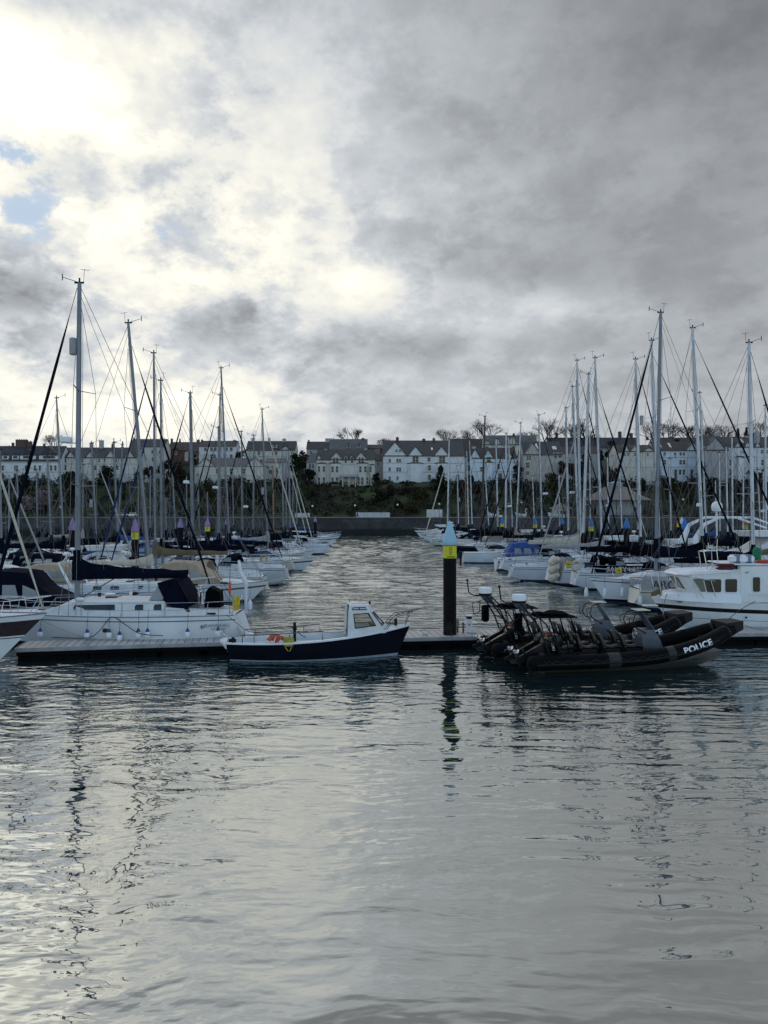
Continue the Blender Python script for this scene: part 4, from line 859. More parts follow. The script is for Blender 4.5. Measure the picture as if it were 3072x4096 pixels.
# white swan pedal boats on the pleasure lake
for px, y, lab in [(2216, 2020, 'white swan pedal boat with a tall curved neck left of the kiosk'), (1975, 2040, 'white swan pedal boat with tall neck behind right hand masts'), (2085, 2040, 'white swan pedal boat under the globe lamp at right')]:
    D = 228; root = thing('swan_boat', (X_(px, D), D, 5.0), 0, lab, 'pedal boat', 'white swan pedal boats')
    mb = MB(); mb.loft([[(x, w_ * math.cos(a), .5 + h_ * math.sin(a)) for a in [2*math.pi*j/10 for j in range(10)]] for x, w_, h_ in [(-1.7, .05, .1), (-1.3, .6, .5), (-.3, .9, .6), (.8, .8, .55), (1.5, .3, .3), (1.7, .05, .1)]], sm=True); mb.build('hull', [PW], root)
    mb = MB(); mb.tube([(1.2, 0, .7), (1.5, 0, 1.3), (1.2, 0, 1.9), (1.25, 0, 2.4), (1.55, 0, 2.5), (1.8, 0, 2.3)], [.24, .16, .13, .14, .17, .05], 8); mb.build('neck', [PW], root)
    for s_ in (-1, 1): mb = MB(); mb.loft([[(-1.6, s_*.8, .9), (-.2, s_*.95, .5), (-.2, s_*.85, .5), (-1.6, s_*.7, .9)], [(-1.7, s_*.75, 1.5), (.3, s_*.95, .95), (.3, s_*.85, .95), (-1.7, s_*.65, 1.5)]]); mb.build('wing', [PW], root)
# cars parked on the promenade
def car(px, D, paint, lab, rz):
    root = thing('parked_car', (X_(px, D), D, 5.02), rz, lab, 'car', 'cars parked on the promenade')
    mb = MB(); pr = [(-2.1, .35), (-2.15, .8), (-1.95, 1.0), (-1.5, 1.05), (-1.0, 1.45), (.4, 1.47), (1.05, 1.02), (1.9, .88), (2.1, .7), (2.1, .35)]
    rings = [[(x, y, z if z < 1.1 else z) for x, z in pr] for y in (-.85, .85)]; mb.loft([[(x * .97, -.86, .35 + (z-.35)*.97) for x, z in pr], rings[0], rings[1], [(x * .97, .86, .35 + (z-.35)*.97) for x, z in pr]]); mb.build('body', [paint], root)
    for s_ in (-1, 1): mb = MB(); mb.add([(-1.35, s_*.875, 1.06), (-.95, s_*.875, 1.39), (.35, s_*.875, 1.4), (.9, s_*.875, 1.05)], [(0,1,2,3)]); mb.build('side_window', [PANEH], root)
    for x in (-1.25, 1.3):
        for s_ in (-1, 1): mb = MB(); mb.tube([(x, s_*.72, .33), (x, s_*.90, .33)], .33, 14); mb.build('wheel', [RUBBER], root)
    for s_ in (-.6, .6): mb = MB(); mb.cbox(2.06, 2.14, s_ - .15, s_ + .15, .62, .76, .02); mb.build('headlight', [GLB], root)
    mb = MB(); mb.add([(.46, -.7, 1.44), (.46, .7, 1.44), (1.07, .75, 1.04), (1.07, -.75, 1.04)], [(0,1,2,3)]); mb.build('windscreen', [PANEH], root)
car(492, 228, mat('silver_paint', (.35, .36, .38), .3, metal=.4), 'silver car parked behind the railing beside crossing left masts', .25)
car(533, 229, mat('white_paint', (.62, .63, .64), .3), 'white car facing the harbour beside the silver one', -1.5)
# ------------------------------------------------------------------ pontoons, piles
def plank_mat():
    m = bpy.data.materials.new('weathered_planks'); m.use_nodes = True; t = NT(m.node_tree); b = m.node_tree.nodes['Principled BSDF']
    co = t.coord(); x, y, z = t.sep(co)
    fx = t.m('FRACT', t.m('DIVIDE', x, .29)); gap = t.m('LESS_THAN', fx, .10)
    idx = t.m('FLOOR', t.m('DIVIDE', x, .29)); tone = t.noise(t.xyz(t.m('MULTIPLY', idx, 7.31), 0., 0.), 1.0, 1)
    grain = t.noise(t.maps(co, (14, 1.2, 1)), 1., 4, .6)
    f = t.m('ADD', t.m('MULTIPLY', tone, .7), t.m('MULTIPLY', grain, .4))
    c = t.mix(t.step(f, .3, .8), (.36, .33, .31, 1), (.60, .56, .52, 1)); c = t.mix(gap, c, (.05, .045, .04, 1))
    t.l.new(c, b.inputs['Base Color']); b.inputs['Roughness'].default_value = .7
    return m
PLANK = plank_mat()
DOCKF = mat('galvanised_edge', (.30, .31, .33), .5, metal=.3, var=.2, scale=2)
FLOATM = mat('wet_float', (.003, .0035, .004), .7, var=.5, scale=1.5, spec=.08)
FLOATC = mat('black_float', (.003, .0035, .004), .8, var=.5, scale=1.5, spec=.08)
def pontoon(A, Bp, W, ztop=.50, label=None, floats=2.4, gap=.35, name='pontoon', deep=.30, group=None, cleats=()):
    A = Vector((A[0], A[1], 0)); Bp = Vector((Bp[0], Bp[1], 0)); L = (Bp - A).length; rz = math.atan2(Bp.y - A.y, Bp.x - A.x)
    root = thing(name, A, rz, label, 'pontoon', group)
    mb = MB(); mb.box(0, L, 0, W, ztop - .05, ztop); mb.build('decking', [PLANK], root)
    mb = MB()
    for y0 in (-.09, W + .003): mb.cbox(0, L, y0, y0 + .087, ztop - .15, ztop + .012, .02)
    mb.box(-.04, -.002, -.09, W + .09, ztop - .15, ztop + .01); mb.build('edge_beam', [DOCKF], root)
    mb = MB(); mb.box(.02, L - .02, -.05, W + .05, ztop - deep, ztop - .152); mb.build('frame', [FLOATM], root)
    x = .05
    while x < L - .3:
        e = min(L - .05, x + floats); mb = MB(); mb.cbox(x, e, .0, W, -.25, ztop - deep - .004, .04); mb.build('float', [FLOATC], root); x = e + gap
    for cx, cy in cleats:
        mb = MB(); mb.tube([(cx - .14, cy, ztop + .09), (cx + .14, cy, ztop + .09)], .022, 6); mb.tube([(cx - .05, cy, ztop), (cx - .05, cy, ztop + .09)], .02, 6); mb.tube([(cx + .05, cy, ztop), (cx + .05, cy, ztop + .09)], .02, 6)
        mb.build('mooring_cleat', [DOCKF], root)
    return root

PILEB = mat('black_pile_sleeve', (.004, .004, .006), .55, var=.5, scale=1.2, bump=.004, bscale=6, spec=.12)
_p = NT(PILEB.node_tree); _b = _p.n['Principled BSDF']; _s = _b.inputs['Base Color'].links[0].from_socket; _c = _p.coord(); _z = _p.sep(_c)[2]
_n = _p.noise(_p.maps(_c, (5, 5, 2.2)), 1., 6, .65)                 # weed, barnacles and rust towards the tide line
_w = _p.m('MULTIPLY', _p.step(_z, .5, 1.7, 1., 0.), _p.step(_n, .42, .60)); _r = _p.m('MULTIPLY', _p.step(_z, 1.2, 3.4, 1., 0.), _p.step(_p.noise(_p.maps(_c, (9, 9, .5)), 1., 4), .56, .68))
_p.l.new(_p.mix(_w, _p.mix(_r, _s, (.011, .007, .006, 1)), (.032, .026, .020, 1)), _b.inputs['Base Color'])
CAPB = mat('pale_blue_cap', (.32, .55, .70), .5, var=.06, scale=2)
CAPB2 = mat('bright_blue_cap', (.02, .16, .50), .5, var=.06)
CAPL = mat('lilac_cap', (.30, .20, .42), .6, var=.06)
CAPO = mat('orange_cap', (.45, .12, .05), .6, var=.06)
CAPW = mat('white_cap', (.6, .62, .66), .6, var=.06)
YBAND = mat('yellow_band', (.62, .60, .03), .5, var=.08)
def pile(px, D, r=.285, top=5.45, cap=CAPB, band=False, label=None, group='mooring piles with pointed caps', hero=False):
    root = thing('mooring_pile', (X_(px, D), D, 0), 0, label, 'mooring pile', group)
    zc = top - 1.02 + (.0)
    mb = MB(); n = 28 if hero else 12
    ang = (lambda z, a: 1)
    mb.lathe([(r, -1.), (r, zc - .05)], n=n); mb.build('sleeve', [PILEB], root)
    mb = MB(); mb.lathe([(r + .01, zc - .05), (r + .035, zc), (r + .035, zc + .14), (r + .02, zc + .22), (r * .62, zc + .62), (r * .30, zc + .92), (r * .12, zc + 1.0), (.01, zc + 1.02)], n=n); mb.build('cap', [cap], root)
    if band:
        mb = MB(); mb.lathe([(r + .012, zc - .60), (r + .013, zc - .05)], n=n); bd = mb.build('band', [YBAND], root)
        mb = MB(); mb.lathe([(r + .018, zc - .07), (r + .02, zc - .05), (r + .02, zc - .02)], n=n); mb.build('red_line', [mat('red_line', (.4, .05, .03))], root)
        # ladder pictogram in black
        mb = MB(); s = 1.
        def onp(u, z): a = u / (r + .016); return ((r + .018) * math.sin(a), -(r + .018) * math.cos(a), z)
        for u in (-.045, .045): mb.tube([onp(u + .02, zc - .45), onp(u + .02, zc - .11)], .009, 5)
        for k in range(5): mb.tube([onp(-.045 + .02, zc - .42 + k * .07), onp(.045 + .02, zc - .42 + k * .07)], .008, 5)
        mb.build('ladder_symbol', [BLACK], bd)
        if hero:
            t = textpart('LADDER', .085, bd, BLACK, (0, 0, 0), 90, 0, depth=.0, fat=.002)
            for v in t.data.vertices:
                u = v.co.x * 1.15 + .03; z = zc - .54 + v.co.z; q = onp(u, z); v.co = Vector(q) * 1.0
                v.co.x, v.co.y = q[0] * 1.012, q[1] * 1.012
    return root
MB.lathe_default = None
D0 = 33.45
pile(1797 + 2, D0, cap=CAPB, band=True, hero=True, label='tall near mooring pile with pale blue cone and yellow LADDER band')
for i, (px, D, cap, band, lab) in enumerate([
    (541, 59, CAPL, True, 'lilac capped pile with yellow band beside a leaning white mast'),
    (722, 80, CAPL, False, 'lilac capped pile without a band, third lilac cap from left'),
    (290, 66, CAPL, False, 'lilac capped pile half hidden behind the tallest left mast'),
    (830, 88, CAPL, True, 'farther lilac capped pile with a yellow band above dark sail cover'),
    (908, 103, CAPL, False, 'small lilac capped pile just right of a yellow banded one'),
    (1261, 146, CAPL, False, 'farthest lilac capped pile at the end of the left moorings'),
    (2009, 122, CAPB2, True, 'far blue capped pile with yellow band behind the cabin cruiser masts'),
    (2140, 112, CAPB2, True, 'blue capped pile with yellow band and blue furled sail beside it'),
    (2249, 108, CAPB2, False, 'slim blue capped pile without band, left of the bandstand'),
    (2364, 90, CAPB2, True, 'blue capped pile with yellow band in front of the bandstand'),
    (2506, 76, CAPB2, False, 'blue capped pile without band right of the bandstand roof'),
    (2738, 70, CAPB2, False, 'thick blue capped pile standing left of the flybridge yacht'),
    (2715, 120, CAPO, True, 'small orange capped pile with yellow band behind the thick blue one'),
    (2727, 112, CAPW, False, 'small white capped pile behind the thick blue capped one'),
    (2982, 100, CAPO, True, 'orange capped pile behind the arch of the flybridge yacht')]):
    pile(px, D, cap=cap, band=band, label=lab)

# the long pontoon across the view, in three slightly angled lengths
pa, pb, pc, pd = (-14.35, 30.0), (-9.0, 31.05), (2.9, 32.85), (30., 34.9)
pontoon(pa, pb, 1.75, label='left end length of the near pontoon beside the white yacht', group='lengths of the near pontoon', cleats=[(2.6, .15), (5.0, 1.5)], floats=2.6, gap=.05)
pontoon(pb, pc, 1.85, label='middle length of the near pontoon behind the navy launch', group='lengths of the near pontoon', floats=1.5, gap=.32, cleats=[(1.0, .15), (6.5, 1.6), (10.9, .2)])
pontoon(pc, pd, 1.95, label='right length of the near pontoon behind the police boats', group='lengths of the near pontoon', cleats=[(1.0, .3), (9., 1.7), (14.5, .2)], floats=2.6, gap=.10)
def walkway(X, y0, y1, side_l, side_r, lab):
    pontoon((X, y0), (X, y1), 2.0, label=lab, group='walkway pontoons leading to the quay', floats=4, gap=.6)
walkway(-20.0, 36.0, 205, 1, 1, 'long walkway pontoon running away between the left hand yachts')
walkway(27.5, 38.0, 205, 1, 1, 'long walkway pontoon running away between the right hand yachts')
k = 0
for y in (40.2, 48.5, 57.2, 70.5, 79, 91, 102, 114):
    pontoon((-20.1, y), (-11.0, y), .8, ztop=.42, name='finger_pontoon', label='narrow finger pontoon between berths beside the left hand walkway', group='finger pontoons left of the channel', floats=2, gap=2)
for y in (44.2, 52.2, 60.5, 69.6, 78.2, 86, 93, 105, 118):
    pontoon((16.0, y), (25.4, y), .8, ztop=.42, name='finger_pontoon', label='narrow finger pontoon between berths beside the right hand walkway', group='finger pontoons right of the channel', floats=2, gap=2)

# service pedestals and a post on the pontoon
def pedestal(px, D, lab, h=.98):
    root = thing('service_pedestal', (X_(px, D), D, .5), 0, lab, 'service pedestal', 'white service pedestals on the pontoon')
    mb = MB(); mb.cbox(-.12, .12, -.12, .12, 0, h - .14, .02); mb.build('post', [WHITE], root)
    mb = MB(); mb.cbox(-.125, .125, -.125, .125, h - .136, h - .03, .02); mb.build('lamp_band', [BLACK], root)
    mb = MB(); mb.cbox(-.13, .13, -.13, .13, h - .028, h + .02, .015); mb.build('top_cap', [WHITE], root)
    mb = MB(); mb.box(-.03, .03, -.128, -.121, h - .42, h - .36); mb.build('socket', [BLACK], root)
pedestal(1876, 34.1, 'white service pedestal standing right of the big ladder pile', 0.74)
root = thing('tool_post', (X_(1830, 33.9), 33.9, .5), 0, 'small grey box on a short post beside the ladder pile', 'post', None)
mb = MB(); mb.cbox(-.045, .045, -.04, .04, 0, .62, .01); mb.build('post', [TEAK], root)
mb = MB(); mb.cbox(-.07, .07, -.10, -.045, .28, .58, .015); mb.build('box', [CANVG], root)
root = thing('timber_post', (X_(1853, 33.9), 33.9, .5), 0, 'short bare timber post between ladder pile and white pedestal', 'post', None)
mb = MB(); mb.cbox(-.04, .04, -.04, .04, 0, .46, .01); mb.build('post', [TEAK], root)
mb = MB(); mb.box(-.05, .05, -.05, .05, .46, .48); mb.build('post_cap', [DOCKF], root)
# ------------------------------------------------------------------ the moored boats
YL = []                                                # (mast_px, colour words, root) for labelling afterwards
GR_ = random.Random(21)
PALEG = mat('pale_grey_gelcoat', (.60, .63, .68), .3, var=.08, scale=.8)
def yt(px, D, tx, ty, dr, words, **k):
    a_, b_, c_ = GR_.choice([STRIPE, NAVY, BLUEH, STRIPE, BROWN, CANVR]), GR_.choice([NAVY, BLUEH, NAVY, ANTIF, CANVR]), GR_.choice([WHITE, WHITE, WHITE, CREAM, PALEG])
    if D < 100: k.setdefault('stripe', a_)
    k.setdefault('bootcol', b_)
    if 'hull' not in k: k['hull'] = c_
    r, info = yacht(px, D, tx, ty, dr, **k); YL.append((tx, words, r)); return r, info
# left of the channel (bow right = +1 towards the channel)
yt(602, 44.0, 513, 1292, 1, 'white sailing yacht with strongly leaning mast and navy furled genoa', L=12.2, fb=1.3, rf=.91, spray=None, cover=CANVC, coverh=.28, mf=.29, mw=.095, wheel=True, hull=WHITE, stripe=TEAK)
yt(622, 55.0, 615, 1412, -1, 'white sailing yacht with blue furled genoa and olive brown sail cover', L=12.4, fb=1.3, genoa=GENB, cover=CANVO, spray=CANVT, radar=None, coverh=.45, rf=.97)
yt(647, 58.8, 643, 1522, -1, 'white sailing yacht with black boot on a plain straight mast', L=12, cover=CANVK, genoa=GENB, spray=CANVN, mastm=ALU)
yt(772, 65.0, 761, 1572, -1, 'white sailing yacht with a fat grey mast, radar dome and reflector', L=12.5, radar=(.47, .45, .27), reflector=(.62, .40), cover=CANVN, mw=.13, genoa=CANVN, rf=.98)
yt(920, 69.0, 884, 1472, 1, 'white sailing yacht with navy dodger and leaning mast near the channel', L=14, B=4., fb=1.4, cover=CANVN, rf=.90, genoa=CANVN, dodger=('BLUE', CANVN, LETW, 1.9, .5, .48), wheel=True)
yt(876, 76, 880, 1580, -1, 'white sailing yacht with radar dome and dark furled sail', L=11.5, radar=(.42, .4, .3), cover=CANVN, genoa=CANVN)
yt(870, 80, 874, 1712, -1, 'small white sailing yacht with short mast behind a taller one', L=10, cover=CANVB, genoa=CANVN)
yt(1073, 85, 1048, 1637, 1, 'white sailing yacht with slightly leaning mast and grey cover', L=11.5, cover=CANVG, genoa=CANVC, reflector=(.42, -.3))
yt(970, 89, 965, 1727, -1, 'white sailing yacht with black furled sail and radar dome', L=11, cover=CANVN, genoa=CANVK, radar=(.36, -.42, .3))
yt(1012, 96, 1015, 1742, -1, 'white sailing yacht with a plain pale mast and navy cover', L=11, cover=CANVN, genoa=None)
yt(1163, 105, 1155, 1800, 1, 'white sailing yacht with pale furled sail at the channel edge', L=11, cover=CANVN, genoa=CANVC, mf=.3)
yt(1134, 112, 1128, 1802, -1, 'white sailing yacht with navy cover and two thin spreaders', L=10.5, cover=CANVN, genoa=CANVN)
yt(1095, 121, 1090, 1868, -1, 'small white sailing yacht with varnished mast', L=9.5, mastm=WOODM, cover=CANVO, genoa=None, lod=0)
yt(1145, 134, 1145, 1800, 1, 'white sailing yacht with dark hull stripe far down the moorings', L=11, cover=CANVN, genoa=CANVC, lod=0)
yt(1187, 150, 1188, 1912, 1, 'far white sailing yacht with navy hull and thin mast', L=10, hull=NAVY, cover=CANVN, genoa=CANVN, lod=0)
yt(1170, 165, 1172, 1890, -1, 'far white sailing yacht with a blue sail cover', L=10, cover=CANVB, genoa=None, lod=0)
# second and third columns, left
for px, D, tx, ty, dr, wd, k in [
    (78, 92, 68, 1885, 1, 'small white sailing yacht with thin pale mast', dict(cover=CANVN, genoa=None)), (36, 84, 36, 1918, -1, 'small white sailing yacht with short grey mast', dict(cover=None, genoa=None, boom=False)),
    (208, 69.5, 190, 1830, 1, 'white sailing yacht with leaning pale mast', dict(cover=CANVN, genoa=None)), (258, 67, 226, 1592, 1, 'white sailing yacht with tall leaning mast and open spreaders', dict(cover=CANVN, genoa=None, L=12)),
    (390, 75, 366, 1772, 1, 'white sailing yacht with white radar reflector on its mast', dict(cover=CANVN, genoa=CANVG, reflector=(.46, -.35))), (474, 84, 455, 1770, 1, 'white sailing yacht with mast crossing its neighbour', dict(cover=CANVN, genoa=None)),
    (470, 90, 490, 1778, -1, 'white sailing yacht with blue furled sail and backward leaning mast', dict(cover=CANVB, genoa=GENB)), (705, 101, 689, 1862, 1, 'small white sailing yacht with leaning pale mast', dict(cover=CANVN, genoa=None)),
    (800, 112, 789, 1900, 1, 'small white sailing yacht with a thin mast', dict(cover=CANVO, genoa=None)), (835, 122, 829, 1968, 1, 'tiny far sailing yacht with blue cover', dict(cover=CANVB, genoa=None)),
    (8, 60, -2, 1800, 1, 'white sailing yacht cut by the left photo edge', dict(cover=CANVN, genoa=CANVG)), (600, 110, 602, 1880, 1, 'white sailing yacht far behind the leaning mast', dict(cover=CANVN, genoa=None)),
    (150, 104, 146, 1880, -1, 'white sailing yacht with navy hull far back', dict(cover=CANVN, genoa=None, hull=NAVY)), (330, 100, 333, 1860, 1, 'white sailing yacht far back with grey cover', dict(cover=CANVG, genoa=None)),
    (555, 128, 552, 1900, -1, 'tiny far sailing yacht with grey mast', dict(cover=CANVN, genoa=None)), (745, 130, 747, 1905, 1, 'tiny far sailing yacht with pale mast', dict(cover=CANVN, genoa=CANVN)), (935, 140, 930, 1880, 1, 'far sailing yacht with plain mast', dict(cover=CANVN, genoa=None)), (665, 95, 663, 1990, 1, 'white sailing yacht with very short mast', dict(cover=CANVN, genoa=None, L=8))]:
    k.setdefault('L', 10.5); yt(px, D, tx, ty, dr, wd, lod=0, spr=1 if ty > 1850 else 2, **k)
# right of the channel (bow left = -1 towards the channel)
r_tl, i_tl = yt(2623, 50.0, 2643, 1250, -1, 'white sailing yacht with fine dark stripe and navy furled genoa', L=12.9, B=3.9, fb=1.42, rf=.985, cover=CANVN, spray=None, mw=.12, radar=None, reflector=(.37, .30), ports=3, mf=.335, coverh=.62, cbl=.44, gw=.09)
yt(2640, 58.6, 2606, 1362, 1, 'white sailing yacht with black cockpit dodger and folded tender astern', L=13.6, B=4., fb=1.35, rf=.93, cover=CANVK, spray=CANVK, dodger=('SALTY LASS', CANVK, LETW, 4.3, 1.4, .50), mf=.50, wheel=True, mastm=ALUW, mw=.11)
yt(2815, 54.4, 2770, 1312, 1, 'white sailing yacht with leaning mast and tall black mast boot', L=12.5, rf=.95, cover=CANVK, mw=.12, mastm=ALUW, radar=(.27, -.1, .2), coverh=.9, mf=.55)
yt(3015, 46.6, 2996, 1371, 1, 'white sailing yacht with large dark letters on its cockpit cloths', L=11.6, fb=1.25, rf=.96, cover=CANVK, stripe=NAVY, dodger=('ARC', CANVG, LETK, 2.5, .35, .66), reflector=(.60, .35), mf=.35, mastm=ALUW, mw=.12, spray=None)
yt(2565, 63, 2542, 1437, 1, 'white sailing yacht with reflector hung beside its mast', L=12, cover=CANVN, reflector=(.70, .36), mastm=ALUW, mw=.11, rf=.98)
yt(2410, 66.5, 2380, 1432, 1, 'white sailing yacht with tall slightly leaning mast and navy genoa', L=12.5, cover=CANVG, rf=.85, mastm=ALUW, mw=.10)
yt(2330, 72, 2355, 1497, -1, 'white sailing yacht with bow to the channel and black cover', L=12.2, fb=1.35, cover=CANVK, rf=.86, mastm=ALUW, mw=.13, genoa=CANVG)
yt(2325, 76.5, 2308, 1442, 1, 'white sailing yacht with tall mast and short spreaders', L=12.5, cover=CANVC, rf=.96, mastm=ALUW, mw=.12, spray=CANVK, coverh=.8)
yt(2318, 84, 2290, 1547, 1, 'white sailing yacht with pale grey hanging sail cover', L=12, cover=CANVG, mastm=ALUW, genoa=CANVN, mw=.12, coverh=.8)
yt(2275, 88.5, 2264, 1632, 1, 'white sailing yacht with stubby mast head crane', L=11.5, cover=CANVN, mastm=ALUW, mw=.11, radar=(.40, .5, .3))
yt(2170, 97, 2155, 1661, 1, 'white sailing yacht with radar dome right of its mast', L=12, cover=CANVN, genoa=CANVN, radar=(.40, .55, .34), mastm=ALUW)
yt(2063, 100.5, 2083, 1693, -1, 'white sailing yacht with backward leaning mast', L=12, cover=CANVT, genoa=CANVK, mastm=ALUW)
yt(2022, 104.5, 2025, 1734, -1, 'white sailing yacht with black mast boot and two radar domes', L=12, cover=CANVK, genoa=CANVN, radar=(.34, -.5, .3), mastm=ALUW, mw=.12)
yt(1923, 108, 1940, 1666, -1, 'sailing yacht with a tall black carbon mast and black hull', L=12.5, hull=NAVY, cover=CANVK, genoa=None, mastm=CARBON, mw=.12, rf=.9, ports=1, spray=None)
yt(2052, 114, 2034, 1750, 1, 'white sailing yacht with a forward leaning white mast', L=11.5, cover=CANVN, genoa=CANVN, mastm=ALUW)
yt(1992, 118, 1984, 1757, 1, 'white sailing yacht with one radar dome beside a plain mast', L=11, cover=CANVN, mastm=ALUW, mw=.11, radar=(.24, .5, .3))
yt(1789, 157, 1797, 1758, -1, 'white sailing yacht with two pale furled foresails at the channel edge', L=13.5, cover=CANVN, genoa=CANVC, rf=.84, mastm=ALUW, mw=.14, gw=.12)
for px, D, tx, ty, dr, wd, k in [
    (1958, 132, 1936, 1822, 1, 'white sailing yacht with leaning mast', dict(cover=CANVN, genoa=None)), (1875, 142, 1867, 1804, 1, 'white sailing yacht with slim mast', dict(cover=CANVN, genoa=CANVN)), (1890, 150, 1878, 1762, 1, 'white sailing yacht with tall slim mast', dict(cover=CANVN, genoa=None, L=12)),
    (1835, 163, 1829, 1864, 1, 'small white sailing yacht with a box on its mast', dict(cover=CANVN, genoa=None, reflector=(.5, .3))), (1866, 170, 1861, 1912, 1, 'sailing yacht with varnished brown mast', dict(cover=CANVO, genoa=None, mastm=WOODM)),
    (2362, 108, 2359, 1750, 1, 'white sailing yacht with thin tall mast', dict(cover=CANVN, genoa=None)), (2436, 100, 2430, 1830, 1, 'white sailing yacht with square radar on its mast', dict(cover=CANVN, genoa=None, radar=(.45, .05, .36))), (2490, 104, 2476, 1812, 1, 'white sailing yacht with leaning thin mast', dict(cover=CANVN, genoa=CANVC)),
    (2552, 96, 2548, 1790, 1, 'white sailing yacht with thin mast left of the tallest mast', dict(cover=CANVN, genoa=None)), (2686, 90, 2678, 1836, 1, 'white sailing yacht with short pale mast', dict(cover=CANVN, genoa=None)), (2830, 76, 2799, 1572, -1, 'white sailing yacht with slim second mast behind black boot', dict(cover=CANVN, genoa=None, L=12)),
    (2880, 86, 2878, 1812, -1, 'white sailing yacht with dark topped mast', dict(cover=CANVN, genoa=None)), (2912, 82, 2905, 1786, 1, 'white sailing yacht with straight pale mast', dict(cover=CANVN, genoa=None)), (2932, 78, 2928, 1750, 1, 'white sailing yacht with tall pale mast', dict(cover=CANVN, genoa=None)),
    (2972, 95, 2974, 1832, -1, 'white sailing yacht with thin grey mast', dict(cover=CANVN, genoa=None)), (3046, 90, 3030, 1880, 1, 'white sailing yacht with leaning grey mast', dict(cover=CANVN, genoa=None)), (3066, 72, 3061, 1622, 1, 'white sailing yacht cut by the right photo edge', dict(cover=CANVK, genoa=CANVN, L=12)), (2865, 110, 2862, 1922, 1, 'white sailing yacht with a low mast', dict(cover=CANVB, genoa=None)),
    (3054, 84, 3055, 1885, -1, 'white sailing yacht with radar dome on a short mast', dict(cover=CANVN, genoa=None, radar=(.5, 0, .3))), (2140, 128, 2130, 1905, 1, 'small white sailing yacht far back', dict(cover=CANVN, genoa=GENB)), (2240, 120, 2236, 1900, 1, 'small white sailing yacht with thin mast', dict(cover=CANVN, genoa=None))]:
    k.setdefault('L', 11.); yt(px, D, tx, ty, dr, wd, lod=0, mastm=k.pop('mastm', ALUW), spr=1 if ty > 1850 else 2, **k)

# motor boats
cruiser(212, 38.6, 1, L=9.0, canopy=CANVN, label='motor boat with tall navy canopy and clear windows, behind the near yacht', cabh=1.2, stripe=WHITE)
cruiser(40, 46, -1, L=10, B=3.4, fb=1.2, label='white sports cruiser with sloping green tinted screen at left edge', arch=True, screen=glass('green_screen', (.05, .09, .07)), cabh=1.0)
cruiser(110, 53, 1, L=9, fb=1.1, label='white open cruiser with a curved arch, second from the left edge', arch=True)
cruiser(330, 50.5, 1, L=9, fb=1.15, canopy=CANVT, label='motor boat with a pale tan canopy behind the navy sail cover', stripe=WHITE)
cruiser(835, 50.8, 1, L=8.2, B=3.2, fb=1.05, canopy=CANVT, label='motor boat with tan canopy and clear panels left of the davits', stripe=TEAK, cabh=.95)
cruiser(1080, 78, 1, L=9.5, canopy=None, label='white cruiser with blue tinted windscreen beside the channel', screen=glass('blue_screen', (.03, .06, .14)), cabh=.95)
cruiser(1120, 92.5, 1, L=8.5, canopy=CANVN, label='white cruiser with navy canopy, left side of channel', stripe=WHITE)
cruiser(1035, 100.5, 1, L=9.5, fly=True, arch=True, label='white flybridge cruiser on the left side of the channel')
cruiser(1190, 117, 1, L=9, label='white cruiser with rounded fender on its bow, left of channel', stripe=WHITE)
cruiser(1215, 127, 1, L=9, fb=1.2, hull=WHITE, fly=True, label='white fly bridge cruiser near the far left mooring end')
cruiser(1240, 141, 1, L=11, fb=1.4, hull=WHITE, label='broad white cruiser with navy band far down the left side', canopy=CANVN)
cruiser(1262, 157, 1, L=10, hull=BLUEH, label='dark blue hulled cruiser at the far end of the left moorings', stripe=WHITE)
cruiser(1268, 173, 1, L=11, label='white hulled cruiser last in the left row before the quay')
cruiser(170, 73, 1, L=10, B=3.3, fb=1.7, hull=BLUEH, stripe=BLUEH, label='deep blue hulled boat lettered in white script', cabh=.7)
cruiser(430, 63, 1, L=8.5, label='white cruiser low between two lilac capped piles', arch=True)
cruiser(360, 71, -1, L=9, fly=True, label='white flybridge cruiser behind the left walkway')
cruiser(555, 86, -1, L=9, canopy=CANVB, label='white cruiser with blue canopy behind the left walkway', stripe=BLUEH)
cruiser(640, 93, 1, L=9, fly=True, arch=True, label='white flybridge cruiser with arch behind the lilac piles')
cruiser(105, 66, -1, L=8.5, canopy=CANVN, label='small cruiser with navy canopy beside the deep blue hull')
# right
cruiser(2168, 80, 1, L=9.6, B=3.3, fb=1.15, canopy=CANVB, label='white cruiser with bright blue canopy on the right side', stripe=BLUEH, cabh=1.05)
cruiser(2000, 92, 1, L=8.8, fb=1.2, label='white cruiser with black outboard covers at the channel edge', stripe=WHITE, outboard=True)
cruiser(1935, 110, -1, L=9.6, fb=1.25, canopy=CANVT, label='white cruiser with a tan canopy behind the ladder pile', stripe=NAVY, cabh=1.05)
cruiser(1905, 124, -1, L=8.5, label='slim white speedboat cruiser with a pointed bow near the pile', stripe=WHITE)
cruiser(1850, 136, -1, L=9.5, canopy=CANVN, label='cruiser with sagging navy cover right of the ladder pile')
cruiser(1828, 147, -1, L=9, fb=1.1, label='white cruiser partly hidden by the ladder pile', fly=True)
cruiser(1765, 172, -1, L=10, fb=1.3, fly=True, label='white flybridge boat beyond the ladder pile')
cruiser(1748, 187, -1, L=11, fb=1.5, fly=True, arch=True, label='white flybridge cruiser last on the right before the quay')
cruiser(2150, 104, -1, L=9.5, fly=True, arch=True, label='white flybridge cruiser behind the tan sail cover')
cruiser(2090, 122, -1, L=10, fb=1.5, fly=True, arch=True, label='tall white flybridge cruiser in the far right moorings')
cruiser(2420, 90, -1, L=10, fb=1.4, fly=True, arch=True, label='white flybridge cruiser in front of the bandstand')
cruiser(2480, 79, 1, L=9, label='white cruiser behind the long black sail cover', arch=True)
cruiser(2680, 78, -1, L=10.5, fb=1.4, fly=True, label='white flybridge cruiser left of the thick blue capped pile')
